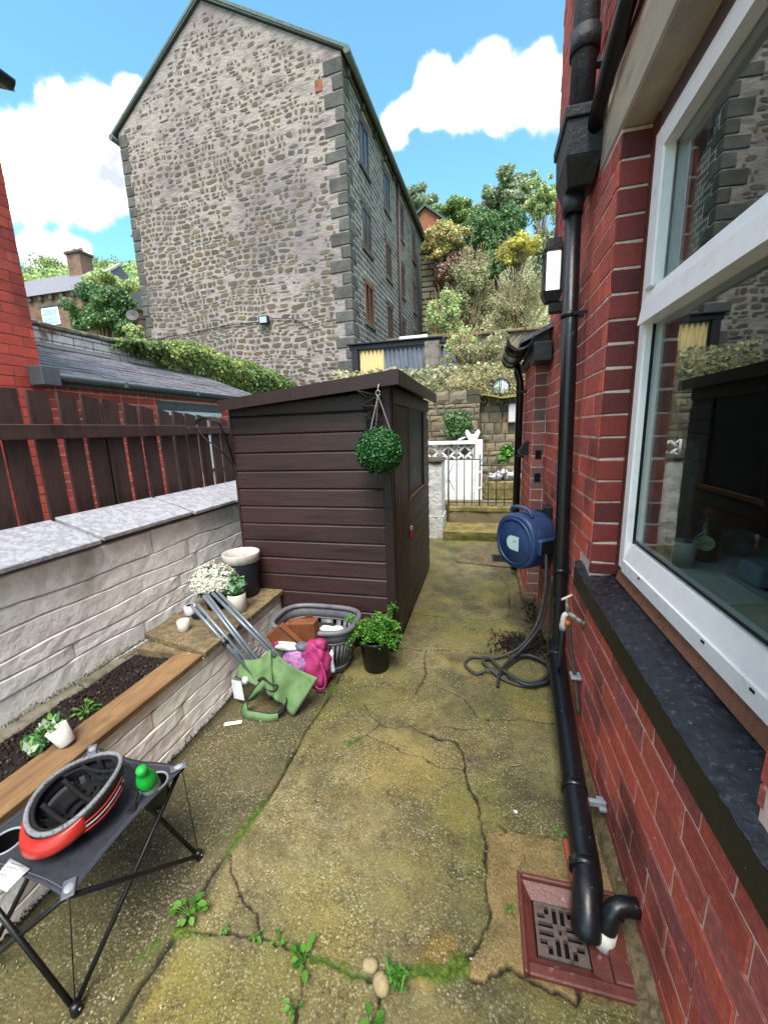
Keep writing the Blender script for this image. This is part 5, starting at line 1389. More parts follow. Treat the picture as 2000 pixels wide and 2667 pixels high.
m_ = MB(); m_.cbox((-.03, .0, -.03), (.03, .12, .03), .005, T=Matrix.Translation(GP(2.68, 4.7, .12))); m_.build('bracket', 'black_plastic', t)
m_ = MB(); m_.tube(catmull([GP(6.9, 4.62, .035), GP(5.4, 4.66, .035), GP(4.2, 4.72, .035), GP(2.9, 4.7, .035)], 6), .012, 5); m_.tube(catmull([GP(2.5, 4.74, .035), GP(1.9, 4.68, .035), GP(1.5, 4.5, .035), GP(1.2, 4.28, .035)], 6), .012, 5)
tag(m_.build('wall_cable', 'dark_metal', loc=GP(3, 4.6)), 'thin dark cable running along the mill gable', 'cable')
t = thing('satellite_dish', 'round grey satellite dish on the left corner of the mill', 'satellite dish', GP(GW + .12, 5.2, .1))
m_ = MB(); m_.lathe([(.0, 0), (.09, .009), (.18, .045), (.19, .052), (.175, .05), (.0, .015)], (0, 0, 0), 20, T=Euler((1.2, 0, .5)).to_matrix().to_4x4()); m_.v = [tuple(Vector(p) + GP(GW + .12, 5.3, .32)) for p in m_.v]; m_.build('dish', 'dark_metal', t)
m_ = MB(); m_.tube([GP(GW - .05, 5.25, 0), GP(GW + .1, 5.25, .25)], .02, 6); m_.build('arm', 'dark_metal', t)

# ------------------------------------------------------------------ distant house on the left with chimney
fh = thing('distant_house', 'distant brown stone house with grey slate roof and chimney', 'house', (-25, 22, 4))
FY = 21.0; k_ = FY / 20
P_ = lambda x, z: (x * k_, FY, 1.5 + (z - 1.5) * k_)
x0, x1 = -30 * k_, -22.5 * k_; zt = 10.3
MB().box((x0, FY, 3), (x1, FY + 6, zt)).build('wall', 'house_far', fh)
m_ = MB(); m_.prism([(x0 - .2, FY - .25, zt), (x0 - .2, FY + 3.0, zt + 2.35), (x0 - .2, FY + 6.2, zt)], (x1 - x0 + .4, 0, 0)); m_.build('roof', 'slate', fh)
m_ = MB(); m_.prism([(x1 + .05, FY - .27, zt + .02), (x1 + .05, FY + 3.0, zt + 2.38), (x1 + .05, FY + 3.0, zt + 2.53), (x1 + .05, FY - .27, zt + .17)], (.22, 0, 0)); m_.build('verge', 'white_flaking', fh)
ch = MB().box((x1 - 3.5, FY + 2.5, zt + 1.2), (x1 - 2.4, FY + 3.4, zt + 3.3)).build('chimney', 'house_far', fh)
MB().cbox((x1 - 3.6, FY + 2.4, zt + 3.3), (x1 - 2.3, FY + 3.5, zt + 3.48), .03).build('chimney_cap', 'quoin', ch)
for dx in (-3.2, -2.7): m_ = MB(); m_.lathe([(.16, 0), (.13, .1), (.12, .3), (.09, .3)], (x1 + dx, FY + 2.95, zt + 3.48), 10); m_.build('chimney_pot', 'house_far', ch)
for i in range(9): MB().box((x0 + .5 + i * .85, FY - .18, zt - .28), (x0 + .72 + i * .85, FY - .001, zt - .02)).build('eaves_bracket', 'quoin', fh)
xa, xb_ = -25.45 * k_, -24.4 * k_; za, zb_ = 1.5 + (8.35 - 1.5) * k_, 1.5 + (9.42 - 1.5) * k_ - .3
wo = MB().cbox((xa - .12, FY - .06, za - .1), (xb_ + .12, FY - .001, zb_ + .1), .02).build('window', 'upvc', fh, loc=((xa + xb_) / 2, FY, za))
MB().box((xa, FY - .07, za), (xb_, FY - .0605, (za + zb_) / 2 - .05)).build('pane', 'glass_far', wo); MB().box((xa, FY - .07, (za + zb_) / 2 + .05), (xb_, FY - .0605, zb_)).build('pane', 'glass_far', wo)
MB().cbox((xa - .25, FY - .1, zb_ + .11), (xb_ + .25, FY - .001, zb_ + .32), .02).build('lintel', 'quoin', wo)

# orange brick gable up the hill on the right
oh2 = thing('hilltop_house', 'orange brick house gable peeping over the hillside bushes', 'house', (-4.5, 42, 15))
HY = 42.0; k_ = HY / 40
q = lambda x, z: (x * k_, HY, 1.5 + (z - 1.5) * k_)
m_ = MB(); m_.prism([q(-7.6, 12), q(-2.6, 12), q(-2.6, 18.5), q(-5.5, 20.75), q(-7.6, 19.1)], (0, 6, 0)); m_.build('wall', 'brick_far', oh2)
m_ = MB(); A = Vector(q(-5.5, 20.8)); B = Vector(q(-2.4, 18.4)); m_.prism([A + Vector((0, -.3, 0)), B + Vector((0, -.3, 0)), B + Vector((0, -.3, .22)), A + Vector((0, -.3, .22))], (0, 6.5, 0)); A2 = Vector(q(-7.8, 18.95)); m_.prism([A2 + Vector((0, -.3, 0)), A + Vector((0, -.3, 0)), A + Vector((0, -.3, .22)), A2 + Vector((0, -.3, .22))], (0, 6.5, 0)); m_.build('roof', 'roof_dark', oh2)

# ------------------------------------------------------------------ steps, gate and back wall
st = thing('stone_steps', 'two mossy stone steps leading up to the iron gate', 'steps', (-.1, 5.6, 0))
def rough_slab(lo, hi, nm, m, parent, seed, amp=.008, n=(14, 6)):
    r = random.Random(seed); mb = MB(); x0, y0, z0 = lo; x1, y1, z1 = hi
    top = [[(x0 + (x1 - x0) * i / n[0], y0 + (y1 - y0) * j / n[1] + (r.uniform(-amp, amp) * 1.4 if j == 0 else 0), z1 + r.uniform(-amp, amp) * .5 - (.012 if j == 0 else 0)) for i in range(n[0] + 1)] for j in range(n[1] + 1)]
    mb.sheet(top)
    fr = [[(top[0][i][0], top[0][i][1] + (r.uniform(-amp, amp) * 1.5 if 0 < k < 4 else 0), z1 - .012 + (z0 - z1 + .012) * k / 4) for i in range(n[0] + 1)] for k in range(5)]
    fr[0] = list(top[0]); mb2 = MB(); mb2.sheet(fr)
    for xx, fl in ((x0, 0), (x1, 1)): mb2.add([(xx, y0, z0), (xx, y1, z0), (xx, y1, z1 - .004), (xx, y0, z1 - .014)], [(0, 1, 2, 3) if fl else (3, 2, 1, 0)])
    o = mb.build(nm, m[0], parent); mb2.build('riser', m[1], o)
    return o
rough_slab((-.535, 5.32, -.02), (.40, 5.86, .135), 'step', ('stone_step', 'step_riser'), st, 1, .012)
rough_slab((-.50, 5.83, .12), (.40, 6.05, .355), 'step', ('stone_step', 'stone_buff'), st, 2, .01)
MB().cbox((-.50, 5.815, .30), (.40, 5.9, .372), .012).build('nosing', 'stone_step', st)
m_ = MB(); m_.box((-1.2, 6.05, -.1), (1.6, 7.2, .36)); tag(m_.build('landing_path', 'slab_tan'), 'earth and stone path beyond the gate', kind='structure')
# paving slab & small grid in front of the steps
t = MB(); t.prism([(-.29, 4.40, .002), (.30, 4.29, .002), (.33, 5.1, .002), (-.235, 4.97, .002)], (0, 0, .014)); tag(t.build('paving_slab', 'slab_tan', bevel=.003), 'pale square paving slab set in front of the steps', 'paving slab')
t = thing('yard_drain', 'small dark rectangular drain opening beside the blue hose reel', 'drain', (.2, 4.57, .01))
MB().cbox((.10, 4.44, .0165), (.32, 4.70, .021), .001).build('frame', 'stone_joint', t); MB().box((.115, 4.455, .0211), (.305, 4.685, .0225)).build('opening', 'void', t)

pier = thing('white_pier', 'rough whitewashed stone gate pier left of the steps', 'pier', (-.64, 5.6, 0))
def rough_block(lo, hi, nm, m, parent, seed, amp=.012, n=8):
    r = random.Random(seed); mb = MB(); x0, y0, z0 = lo; x1, y1, z1 = hi; nz = max(3, int((z1 - z0) / .05)); nx = max(2, int((x1 - x0) / .05)); ny = max(2, int((y1 - y0) / .05))
    g = [[(x0 + (x1 - x0) * i / nx, y0 + r.uniform(-amp, amp), z0 + (z1 - z0) * k / nz) for i in range(nx + 1)] for k in range(nz + 1)]; mb.sheet(g)
    h = [[(x1 + r.uniform(-amp, amp) * .6, y0 + (y1 - y0) * i / ny, z0 + (z1 - z0) * k / nz) for i in range(ny + 1)] for k in range(nz + 1)]
    for k in range(nz + 1): h[k][0] = g[k][-1]
    mb.sheet(h); mb.add([(x0, y0, z1), (x1, y0, z1), (x1, y1, z1), (x0, y1, z1)], [(0, 1, 2, 3)])
    return mb.build(nm, m, parent)
rough_block((-1.1, 5.42, -.02), (-.545, 5.9, .30), 'lower_stone', 'rough_white', pier, 3, .02)
rough_block((-1.1, 5.45, .305), (-.565, 5.9, 1.04), 'upper_stone', 'rough_white', pier, 4, .012)
MB().cbox((-1.12, 5.42, 1.041), (-.55, 5.92, 1.10), .02).build('cap', 'stone_joint', pier)
# white decorative screen wall behind
sc = thing('white_screen_wall', 'white painted screen wall with diamond pattern blocks along its top', 'wall', (-.45, 6.55, .36))
MB().box((-1.3, 6.50, .36), (-.15, 6.60, 1.0)).build('panel', 'white_paint', sc)
MB().cbox((-.1495, 6.47, .36), (-.035, 6.62, 1.31), .008).build('end_post', 'white_paint', sc)
MB().cbox((-1.3, 6.48, 1.245), (-.1505, 6.62, 1.30), .006).build('top_rail', 'white_paint', sc)
m_ = MB()
for i in range(5):
    cx = -.31 - i * .265; cz = 1.122
    for (a, b) in (((-.1, 0), (0, .1)), ((0, .1), (.1, 0)), ((.1, 0), (0, -.1)), ((0, -.1), (-.1, 0))): m_.tube([(cx + a[0], 6.55, cz + a[1]), (cx + b[0], 6.55, cz + b[1])], .02, 6)
    for s1 in (-1, 1):
        m_.tube([(cx + s1 * .13, 6.55, 1.0), (cx + s1 * .13, 6.55, 1.245)], .018, 6)
        for s2 in (-1, 1): m_.tube([(cx + s1 * .05, 6.55, cz + s2 * .05), (cx + s1 * .13, 6.55, cz + s2 * .12)], .016, 5)
m_.build('pattern_blocks', 'white_paint', sc)
t = thing('butterfly_ornament', 'white butterfly ornament perched on the screen wall', 'ornament', (-.19, 6.54, 1.31))
for s_ in (-1, 1):
    m_ = MB(); m_.prism([(-.19 + s_ * a, 6.53, z_) for a, z_ in ((.002, 1.315), (.06, 1.31), (.085, 1.36), (.115, 1.42), (.10, 1.47), (.07, 1.465), (.03, 1.41), (.004, 1.385))], (0, .02, 0)); m_.build('wing', 'white_paint', t)
m_ = MB(); m_.tube([(-.19, 6.54, 1.305), (-.19, 6.54, 1.40)], .008, 6); m_.build('body', 'white_paint', t)
t = thing('bird_ornament', 'small white bird ornament beside the butterfly', 'ornament', (-.36, 6.52, 1.30))
m_ = MB(); m_.tube([(-.42, 6.52, 1.315), (-.38, 6.52, 1.325), (-.33, 6.52, 1.345), (-.29, 6.52, 1.36)], [.004, .016, .014, .003], 8); m_.build('body', 'white_paint', t)
# iron gate
ga = thing('iron_gate', 'black iron bar gate standing on the top step', 'gate', (-.04, 5.93, .37))
GYY = 5.94
bx_ = [-.515, -.395, -.285, -.175, -.065, .055, .17, .285, .43]
for i, x in enumerate(bx_):
    top = 1.24 if i == 0 else (1.12 if i < 5 else 1.02 - .0 * i)
    if i == 6: top = 1.16
    r = .011 if i in (0, 4, 8) else .007
    m_ = MB(); m_.tube([(x, GYY, .378), (x, GYY, top)], r, 8); m_.build('bar', 'gate_iron', ga)
for (a, b, z_) in ((-.515, -.065, 1.05), (-.065, .43, .965), (-.515, .43, .42), (-.065, .43, .62)):
    m_ = MB(); m_.tube([(a, GYY, z_), (b, GYY, z_)], .008, 6); m_.build('rail', 'gate_iron', ga)
m_ = MB(); m_.tube(catmull([(-.065, GYY - .01, 1.0), (.0, GYY - .01, 1.09), (.1, GYY - .01, 1.085), (.17, GYY - .01, 1.1)], 5), .006, 5); m_.build('scroll', 'gate_iron', ga)
m_ = MB(); m_.tube([(-.5, GYY - .012, .86), (-.44, GYY - .012, 1.0)], .005, 5); m_.tube([(-.5, GYY - .012, .75), (-.43, GYY - .012, .6)], .005, 5); m_.build('brace', 'gate_iron', ga)
for z_ in (.85, .62): m_ = MB(); m_.cbox((-.09, GYY - .02, z_), (-.04, GYY + .02, z_ + .03), .004); m_.build('hinge', 'pale_pipe', ga)
t = MB(); t.cbox((.44, 5.90, .0), (.475, 5.96, 1.25), .004); tag(t.build('gate_post', 'white_paint'), 'thin white gate post against the outhouse', 'post')

# stone retaining wall at the back
rw = thing('retaining_wall', 'old stone retaining wall at the back of the yard', 'wall', (0, 7.2, .3))
MB().box((-2.6, 7.06, 0), (-.09, 7.5, 2.12)).build('left_core', 'stone_joint', rw); MB().box((-.089, 7.28, 0), (1.8, 7.5, 2.02)).build('right_core', 'stone_joint', rw)
rng = random.Random(90)
def lay_stones(x0, x1, y, z0, z1, hs, ws, seed, amp=.02):
    r = random.Random(seed); z = z0
    while z < z1 - .03:
        h = min(r.uniform(*hs), z1 - z); x = x0 - r.uniform(0, .1)
        while x < x1:
            w = r.uniform(*ws); a, b = max(x, x0), min(x + w, x1); x += w
            if b - a < .04: continue
            m_ = MB(); nx, nz = 3, 3; p = r.uniform(0, amp)
            g = [[(a + .008 + (b - a - .016) * i / nx + r.uniform(-.006, .006), y - (0 if i in (0, nx) or k in (0, nz) else p + r.uniform(0, .008)), z + .007 + (h - .014) * k / nz + r.uniform(-.006, .006)) for i in range(nx + 1)] for k in range(nz + 1)]
            ring = [g[0][i] for i in range(nx + 1)] + [g[k][nx] for k in range(1, nz + 1)] + [g[nz][i] for i in range(nx - 1, -1, -1)] + [g[k][0] for k in range(nz - 1, 0, -1)]
            m_.sheet(g, smooth=False); n0 = len(ring); m_.add(ring + [(p_[0], y + .05, p_[2]) for p_ in ring], [((i + 1) % n0, i, n0 + i, n0 + (i + 1) % n0) for i in range(n0)])
            m_.build('stone', 'stone_buff', rw)
        z += h
lay_stones(-1.9, -.095, 7.055, .36, 1.9, (.09, .17), (.12, .36), 91, .008)
lay_stones(-1.9, -.3, 7.05, 1.9, 2.14, (.2, .24), (.25, .45), 92, .03)
lay_stones(-.085, .95, 7.275, .36, 2.0, (.08, .2), (.1, .32), 93, .015)
t = thing('wall_clock', 'round outdoor clock with black rim on the back stone wall', 'clock', (.245, 7.15, 2.0))
Tc = Matrix.Translation((.245, 7.2, 2.15)) @ Euler((PI / 2, 0, -.1)).to_matrix().to_4x4()
m_ = MB(); m_.lathe([(.125, .0), (.138, .0), (.142, .02), (.135, .035), (.122, .03)], (0, 0, 0), 32); m_.v = [tuple(Tc @ Vector(p)) for p in m_.v]; m_.build('rim', 'black_plastic', t)
m_ = MB(); m_.add([Tc @ Vector((.125 * math.cos(2 * PI * i / 32), .125 * math.sin(2 * PI * i / 32), .012)) for i in range(32)], [tuple(range(32))]); m_.build('face', 'clock_face', t)
for a, l in ((1.9, .085), (-1.5, .06)): m_ = MB(); m_.box((-.005, -.004, .014), (.005, l, .017), Tc @ Euler((0, 0, a - PI / 2 - .3)).to_matrix().to_4x4()); m_.build('hand', 'dark_metal', t)
m_ = MB()
for i in range(12): m_.box((-.004, .098, .0135), (.004, .115, .015), Tc @ Euler((0, 0, i * PI / 6)).to_matrix().to_4x4())
m_.build('hour_marks', 'dark_metal', t)
MB().cbox((.20, 7.19, 2.0), (.29, 7.28, 2.3), .01).build('bracket', 'black_plastic', t)
t = thing('meter_box', 'pale pinkish white box on the back stone wall', 'box', (.44, 7.2, 1.55)); MB().cbox((.37, 7.16, 1.56), (.55, 7.27, 1.87), .008).build('body', 'box_white', t); MB().cbox((.38, 7.155, 1.575), (.54, 7.1595, 1.855), .002).build('lid', 'box_white', t)
# pale painted stones & slab in the corner
t = thing('white_stones', 'pile of pale marbled stones behind the gate', 'stones', (.25, 6.6, .36))
rng = random.Random(95)
for i in range(7):
    m_ = MB(); c = Vector((.12 + .07 * i + rng.uniform(-.03, .03), 6.55 + rng.uniform(-.05, .08), .72 + .03 * (i % 3))); m_.cbox((-.09, -.06, -.05), (.09, .06, .05), .03, T=Matrix.Translation(c) @ Euler((rng.uniform(-.4, .4), rng.uniform(-.4, .4), rng.uniform(0, 3))).to_matrix().to_4x4(), jit=.015, rng=rng); m_.build('stone', 'white_stone', t)
MB().cbox((.0, 6.5, .36), (.56, 6.72, .66), .02).build('plinth', 'stone_step', t)
# rough pebbledash pillar and corrugated sheeting
cf = thing('corrugated_fence', 'dark blue grey corrugated metal sheeting behind the stone wall', 'fence', (-1.6, 9, 2.2))
def corr(x0, x1, z0, z1, y, nm, m, pitch=.09):
    n = int((x1 - x0) / pitch) * 6; g = [[(x0 + (x1 - x0) * i / n, y + .018 * math.sin(2 * PI * i / 6), z_) for i in range(n + 1)] for z_ in (z0, z1)]
    m_ = MB(); m_.sheet(g); return m_.build(nm, m, cf, solid=.003)
corr(-2.72, -2.18, 2.0, 3.24, 9.0, 'sheet', 'corrugated_cream'); corr(-2.17, -1.28, 2.0, 3.24, 9.0, 'sheet', 'corrugated'); corr(-.95, -.1, 2.0, 3.22, 9.05, 'sheet', 'corrugated')
MB().cbox((-2.95, 8.95, 3.26), (-.85, 9.1, 3.36), .01).build('top_rail', 'dark_metal', cf)
MB().cbox((-3.0, 8.9, 3.365), (-.9, 9.3, 3.395), .006).build('cap_sheet', 'dark_metal', cf)
MB().cbox((-2.90, 8.93, 1.9), (-2.76, 9.07, 3.255), .01).build('post', 'dark_metal', cf)
t = thing('pebbledash_pillar', 'rough pebbledashed pillar between the corrugated sheets', 'pillar', (-1.12, 8.95, 2)); 
def pillar():
    r = random.Random(4); m_ = MB(); g = []
    for k in range(26):
        z_ = 1.9 + 1.4 * k / 25; ring = []
        for (a, b) in [(-1.265, 8.86), (-1.19, 8.86), (-1.11, 8.86), (-1.04, 8.86), (-.965, 8.86), (-.965, 8.95), (-.965, 9.05), (-1.11, 9.05), (-1.265, 9.05), (-1.265, 8.95), (-1.265, 8.86)]: ring.append((a + r.uniform(-.012, .012), b + r.uniform(-.014, .014), z_))
        ring[-1] = ring[0]; g.append(ring)
    m_.sheet(g); m_.add(g[-1][:-1], [tuple(range(10))]); m_.build('shaft', 'pebbledash', t)
pillar()
t = thing('notice_board', 'narrow pale sign board with black lettering beside the mill', 'sign', (-1.6, 9.6, 3.4)); MB().cbox((-1.95, 9.6, 3.42), (-1.30, 9.63, 3.60), .004).build('board', 'paper', t)
m_ = MB(); r = random.Random(3); x = -1.86
while x < -1.42: w = r.uniform(.02, .05); m_.box((x, 9.597, 3.48), (x + w, 9.5995, 3.48 + r.uniform(.04, .06))); x += w + .012
m_.build('lettering', 'ink', t)
mw = thing('upper_wall', 'pale stone wall with flat coping running across the hillside', 'wall', (.3, 10.4, 2.6))
MB().box((-2.4, 10.3, 2.2), (3.2, 10.6, 3.62)).build('wall_core', 'stone_buff', mw)
rng = random.Random(8); x = -2.4
while x < 3.2: w = rng.uniform(.5, .8); MB().cbox((x, 10.22, 3.621), (x + w - .015, 10.66, 3.70 + rng.uniform(-.01, .01)), .015, jit=.006, rng=rng).build('coping_stone', 'slab_tan', mw); x += w
ow = thing('ruined_wall', 'old stone wall hung with dry brown creeper beside the mill', 'wall', (-1.6, 20, 5))
MB().box((-2.9, 19.6, 3), (-.2, 20.2, 9.3)).build('wall_core', 'stone_joint', ow)
m_ = MB(); r = random.Random(14); z = 4
while z < 9.2:
    h = r.uniform(.18, .3); x = -2.9
    while x < -.2: w = r.uniform(.3, .7); m_.cbox((x + .02, 19.54 - r.uniform(0, .04), z + .015), (min(x + w, -.2) - .02, 19.62, z + h - .015), .03); x += w
    z += h
m_.build('stonework', 'stone_buff', ow, kind='stuff')

# ------------------------------------------------------------------ trees and shrubs
VEG = [
('tall_tree', 'tall grey green tree at the top of the right hillside', 'leaf_grey', (1.38, 32.00, 16.77), (2.02, 1.62, 1.61), 9000, 0.200, 'tree'),
('young_tree', 'bright green young tree beside the brick house edge', 'leaf_bright', (2.87, 27.00, 13.93), (0.91, 0.73, 1.12), 4000, 0.160, 'tree'),
('far_tree', 'grey green tree behind the orange gable', 'leaf_grey', (-8.05, 52.00, 27.33), (2.13, 1.70, 1.42), 4000, 0.300, 'tree'),
('far_tree', 'rounded green tree right of the orange gable', 'leaf_mid', (-3.78, 49.00, 23.91), (2.40, 1.92, 1.49), 5000, 0.300, 'tree'),
('evergreen_bush', 'large dense dark green bush in the middle of the hillside', 'leaf_dark', (0.27, 20.00, 9.56), (1.47, 1.17, 1.20), 12000, 0.130, 'bush'),
('evergreen_bush', 'dark green bush below the large dense bush', 'leaf_dark', (0.04, 18.50, 7.83), (0.63, 0.50, 0.70), 3500, 0.120, 'bush'),
('golden_creeper', 'golden leaved creeper over the old wall beside the mill', 'leaf_gold', (-1.82, 19.30, 9.23), (1.03, 0.82, 0.79), 6000, 0.110, 'creeper'),
('dry_creeper', 'dry purplish brown creeper hanging on the old wall', 'leaf_brown', (-1.39, 19.10, 8.21), (0.86, 0.69, 0.99), 6500, 0.100, 'creeper'),
('forsythia', 'bright yellow flowering shrub on the hillside', 'leaf_yellow', (0.87, 14.00, 6.72), (0.67, 0.54, 0.44), 2600, 0.090, 'shrub'),
('hillside_shrub', 'thin grey shrub under the bright young tree', 'leaf_grey', (2.09, 18.00, 8.21), (0.56, 0.45, 1.03), 2600, 0.110, 'shrub'),
('loose_tree', 'loose olive leaved tree right of the mill', 'leaf_olive', (-0.47, 12.20, 5.26), (0.61, 0.49, 1.05), 5200, 0.075, 'tree'),
('green_shrub', 'fresh green shrub next to the mill side wall', 'leaf_bright', (-1.10, 11.60, 4.39), (0.49, 0.40, 0.72), 3600, 0.075, 'shrub'),
('twiggy_shrub', 'bare twiggy brownish shrub on the slope by the lantern', 'leaf_olive', (0.77, 12.60, 4.75), (0.86, 0.68, 0.96), 2600, 0.060, 'shrub'),
('arching_shrub', 'arching olive green shrub spilling over the back wall', 'leaf_olive', (-0.04, 8.30, 2.75), (0.68, 0.54, 0.46), 5200, 0.050, 'shrub'),
('wall_shrub', 'bright green leafy shrub in front of the corrugated sheets', 'leaf_bright', (-0.47, 8.60, 3.11), (0.32, 0.26, 0.31), 2600, 0.050, 'shrub'),
('dark_tree', 'dark blue green tree left of the mill', 'leaf_dark', (-18.02, 17.00, 7.54), (1.64, 1.31, 1.34), 12000, 0.130, 'tree'),
('bright_tree', 'yellow green tree behind the dark tree beside the mill', 'leaf_bright', (-20.32, 20.00, 9.57), (1.61, 1.29, 1.03), 7000, 0.160, 'tree'),
('wood_tree', 'olive crown of the hilltop wood farthest left', 'leaf_mid', (-92.72, 75.00, 39.04), (4.98, 3.98, 2.82), 4000, 0.420, 'tree'),
('wood_tree', 'hilltop wood crown above the distant chimney', 'leaf_mid', (-79.89, 72.00, 35.37), (3.90, 3.12, 2.81), 4000, 0.420, 'tree'),
('wood_tree', 'rounded hilltop tree crown right of the chimney', 'leaf_mid', (-71.36, 70.00, 33.00), (4.10, 3.28, 2.98), 4500, 0.420, 'tree'),
('wood_tree', 'hilltop tree crown against the mill left edge', 'leaf_mid', (-62.53, 66.00, 29.06), (3.34, 2.67, 3.83), 4500, 0.400, 'tree'),
('wall_bush', 'yellow green bush at the foot of the mill left corner', 'leaf_bright', (-12.13, 12.60, 5.19), (0.35, 0.28, 0.30), 1600, 0.070, 'bush'),
]
rg = np.random.default_rng(11)
SPARSE = {'forsythia', 'green_shrub', 'wall_shrub', 'young_tree', 'golden_creeper', 'loose_tree', 'twiggy_shrub', 'arching_shrub', 'hillside_shrub', 'tall_tree'}
for (nm, lab, m, c, r, n, ls, cat) in VEG:
    bz = HZ(c[0], c[1])
    if cat == 'creeper': bz = c[2] - r[2] * 1.1
    bz = min(bz, c[2] - r[2] * .7)
    if nm == 'wall_bush': bz = 2.2
    sp = nm in SPARSE
    n = int(n * (2.4 if nm not in ('forsythia', 'green_shrub', 'wall_shrub') else 1.3)); ls = ls * (.6 if nm != 'forsythia' else .5)
    if nm == 'wood_tree': c = (c[0], c[1], c[2] - r[2] * 1.0); r = (r[0] * 1.3, r[1] * 1.2, r[2] * 2.0)
    t = tree(nm, lab, (c[0], c[1], bz), c, (r[0] * .95, r[1] * .95, r[2] * .92), n, ls, m, rg, clumps=60 if not sp else 80, trunk=max(.03, .06 * r[0]), shell=.3 if sp else .5, rs=(.12, .3) if sp else (.16, .38), cat=cat, limbs=30 if sp else 14, qs=(.2, 1.1) if sp else (.2, .98))
    if nm in ('twiggy_shrub', 'loose_tree', 'arching_shrub', 'hillside_shrub', 'forsythia', 'green_shrub', 'wall_shrub'):
        mb = MB()
        for q in range(90):
            a = rg.uniform(0, 2 * PI); b0 = Vector((c[0] + rg.normal(0, .12) * r[0], c[1] + rg.normal(0, .1), max(bz, c[2] - r[2])))
            e = Vector((c[0] + math.cos(a) * r[0] * rg.uniform(.3, 1.15), c[1] + math.sin(a) * r[1] * rg.uniform(.3, 1.1), c[2] + r[2] * rg.uniform(-.4, 1.05)))
            mid = b0.lerp(e, .55) + Vector((0, 0, .18 * r[2])); mb.tube(catmull([b0, mid, e], 3), [.012, .01, .009, .008, .006, .005, .003], 4)
        mb.build('twigs', 'twig', t)
# undergrowth over the slope
def undergrowth():
    n = 70000; x = rg.uniform(-3.2, 6, n); y = 7.6 + 34 * rg.random(n) ** 1.7
    keep = (x > -2.9 + .0 * y); x, y = x[keep], y[keep]
    right = np.clip((x + 3.4) / 2.2, 0, 1); right = right * right * (3 - 2 * right)
    z = (2.15 + .42 * np.clip(y - 9.2, 0, 34)) * right + 2.2 * (1 - right) + rg.random(len(x)) ** 1.5 * (.25 + .03 * y)
    m_ = y > 10.9; m_ |= (y < 8.8)
    x, y, z = x[m_], y[m_], z[m_]
    P = np.stack([x, y, z], 1); Nn = np.tile([0, -.6, .8], (len(P), 1)).astype(float)
    V, F = leaf_geo(P, Nn, 1.0, rg, 1.5, jitter=.6)
    s = (.022 + .0045 * y)[:, None, None]
    V = (P[:, None, :] + (V.reshape(-1, 4, 3) - P[:, None, :]) * s).reshape(-1, 3)
    o = npmesh('undergrowth', V, F, 'leaf_olive', kind='stuff'); tag(o, 'tangled olive undergrowth covering the hillside slope', 'undergrowth')
    n = 80000; x = rg.uniform(-110, -14, n); y = rg.uniform(34, 95, n)
    zl = 2.2 + .05 * 20 + .42 * np.clip(y - 30, 0, 110) + .12 * np.clip(-x - 12, 0, 60)
    z = zl + rg.random(n) ** 1.3 * 8.0
    P = np.stack([x, y, z], 1); V, F = leaf_geo(P, np.tile([.4, -.6, .6], (n, 1)).astype(float), .42, rg, 1.3, jitter=.7)
    o = npmesh('hill_wood', V, F, 'leaf_mid', kind='stuff'); tag(o, 'distant wood covering the hill on the left', 'wood')
undergrowth()
# clipped bush, corner plants by the gate
def bush(nm, lab, c, r, n, ls, m, cat='bush'):
    t = thing(nm, lab, cat, (c[0], c[1], c[2] - r[2] * 1.5))
    P, d = crown_pts(clumpify(c, r, 10, rg, (.5, .7)), n, rg, .6); V, F = leaf_geo(P, d, ls, rg); npmesh('foliage', V, F, m, t)
    mb = MB()
    for q in range(5): mb.tube([(c[0] + .02 * q - .04, c[1], c[2] - r[2] * 1.5), (c[0] + rg.normal(0, r[0] * .4), c[1] + rg.normal(0, r[1] * .3), c[2])], .008, 5)
    mb.build('stems', 'twig', t)
bush('clipped_bush', 'round glossy green bush behind the white screen wall', (-.46, 6.82, 1.48), (.25, .18, .24), 2600, .035, 'leaf_dark')
bush('corner_plant', 'fresh green plant growing in the stone wall behind the gate', (.36, 6.95, 1.08), (.1, .08, .12), 420, .04, 'leaf_fern', 'plant')
bush('corner_plant', 'small bright green plant low beside the marbled stones', (.24, 6.80, .95), (.07, .06, .08), 260, .035, 'leaf_fern', 'plant')
# dry grass and earth spilling over the back wall
n = 9000; x = rg.uniform(-.6, 1.3, n); y = 7.12 + rg.random(n) * .9; z = 2.1 + (y - 7.12) * .5 + rg.random(n) * .14 - .3 * ((y < 7.3) & (x > -.1)) * rg.random(n)
P = np.stack([x, y, z], 1); V, F = leaf_geo(P, np.tile([0, -.8, .5], (n, 1)).astype(float), .018, rg, 4.0, droop=.5); o = npmesh('bank_grass', V, F, 'leaf_drygrass', kind='stuff'); tag(o, 'dry yellowish grass spilling over the back wall top', 'grass')
m_ = MB(); g_ = []
for j in range(7): g_.append([(-2.6 + i * .22, 7.05 + j * .35, (2.0 if j == 0 else 2.08 + j * .03) + .05 * math.sin(i * 1.3 + j)) for i in range(21)])
m_.sheet(g_); tag(m_.build('bank_earth', 'grass_soil'), 'earth bank behind the back wall', kind='structure')

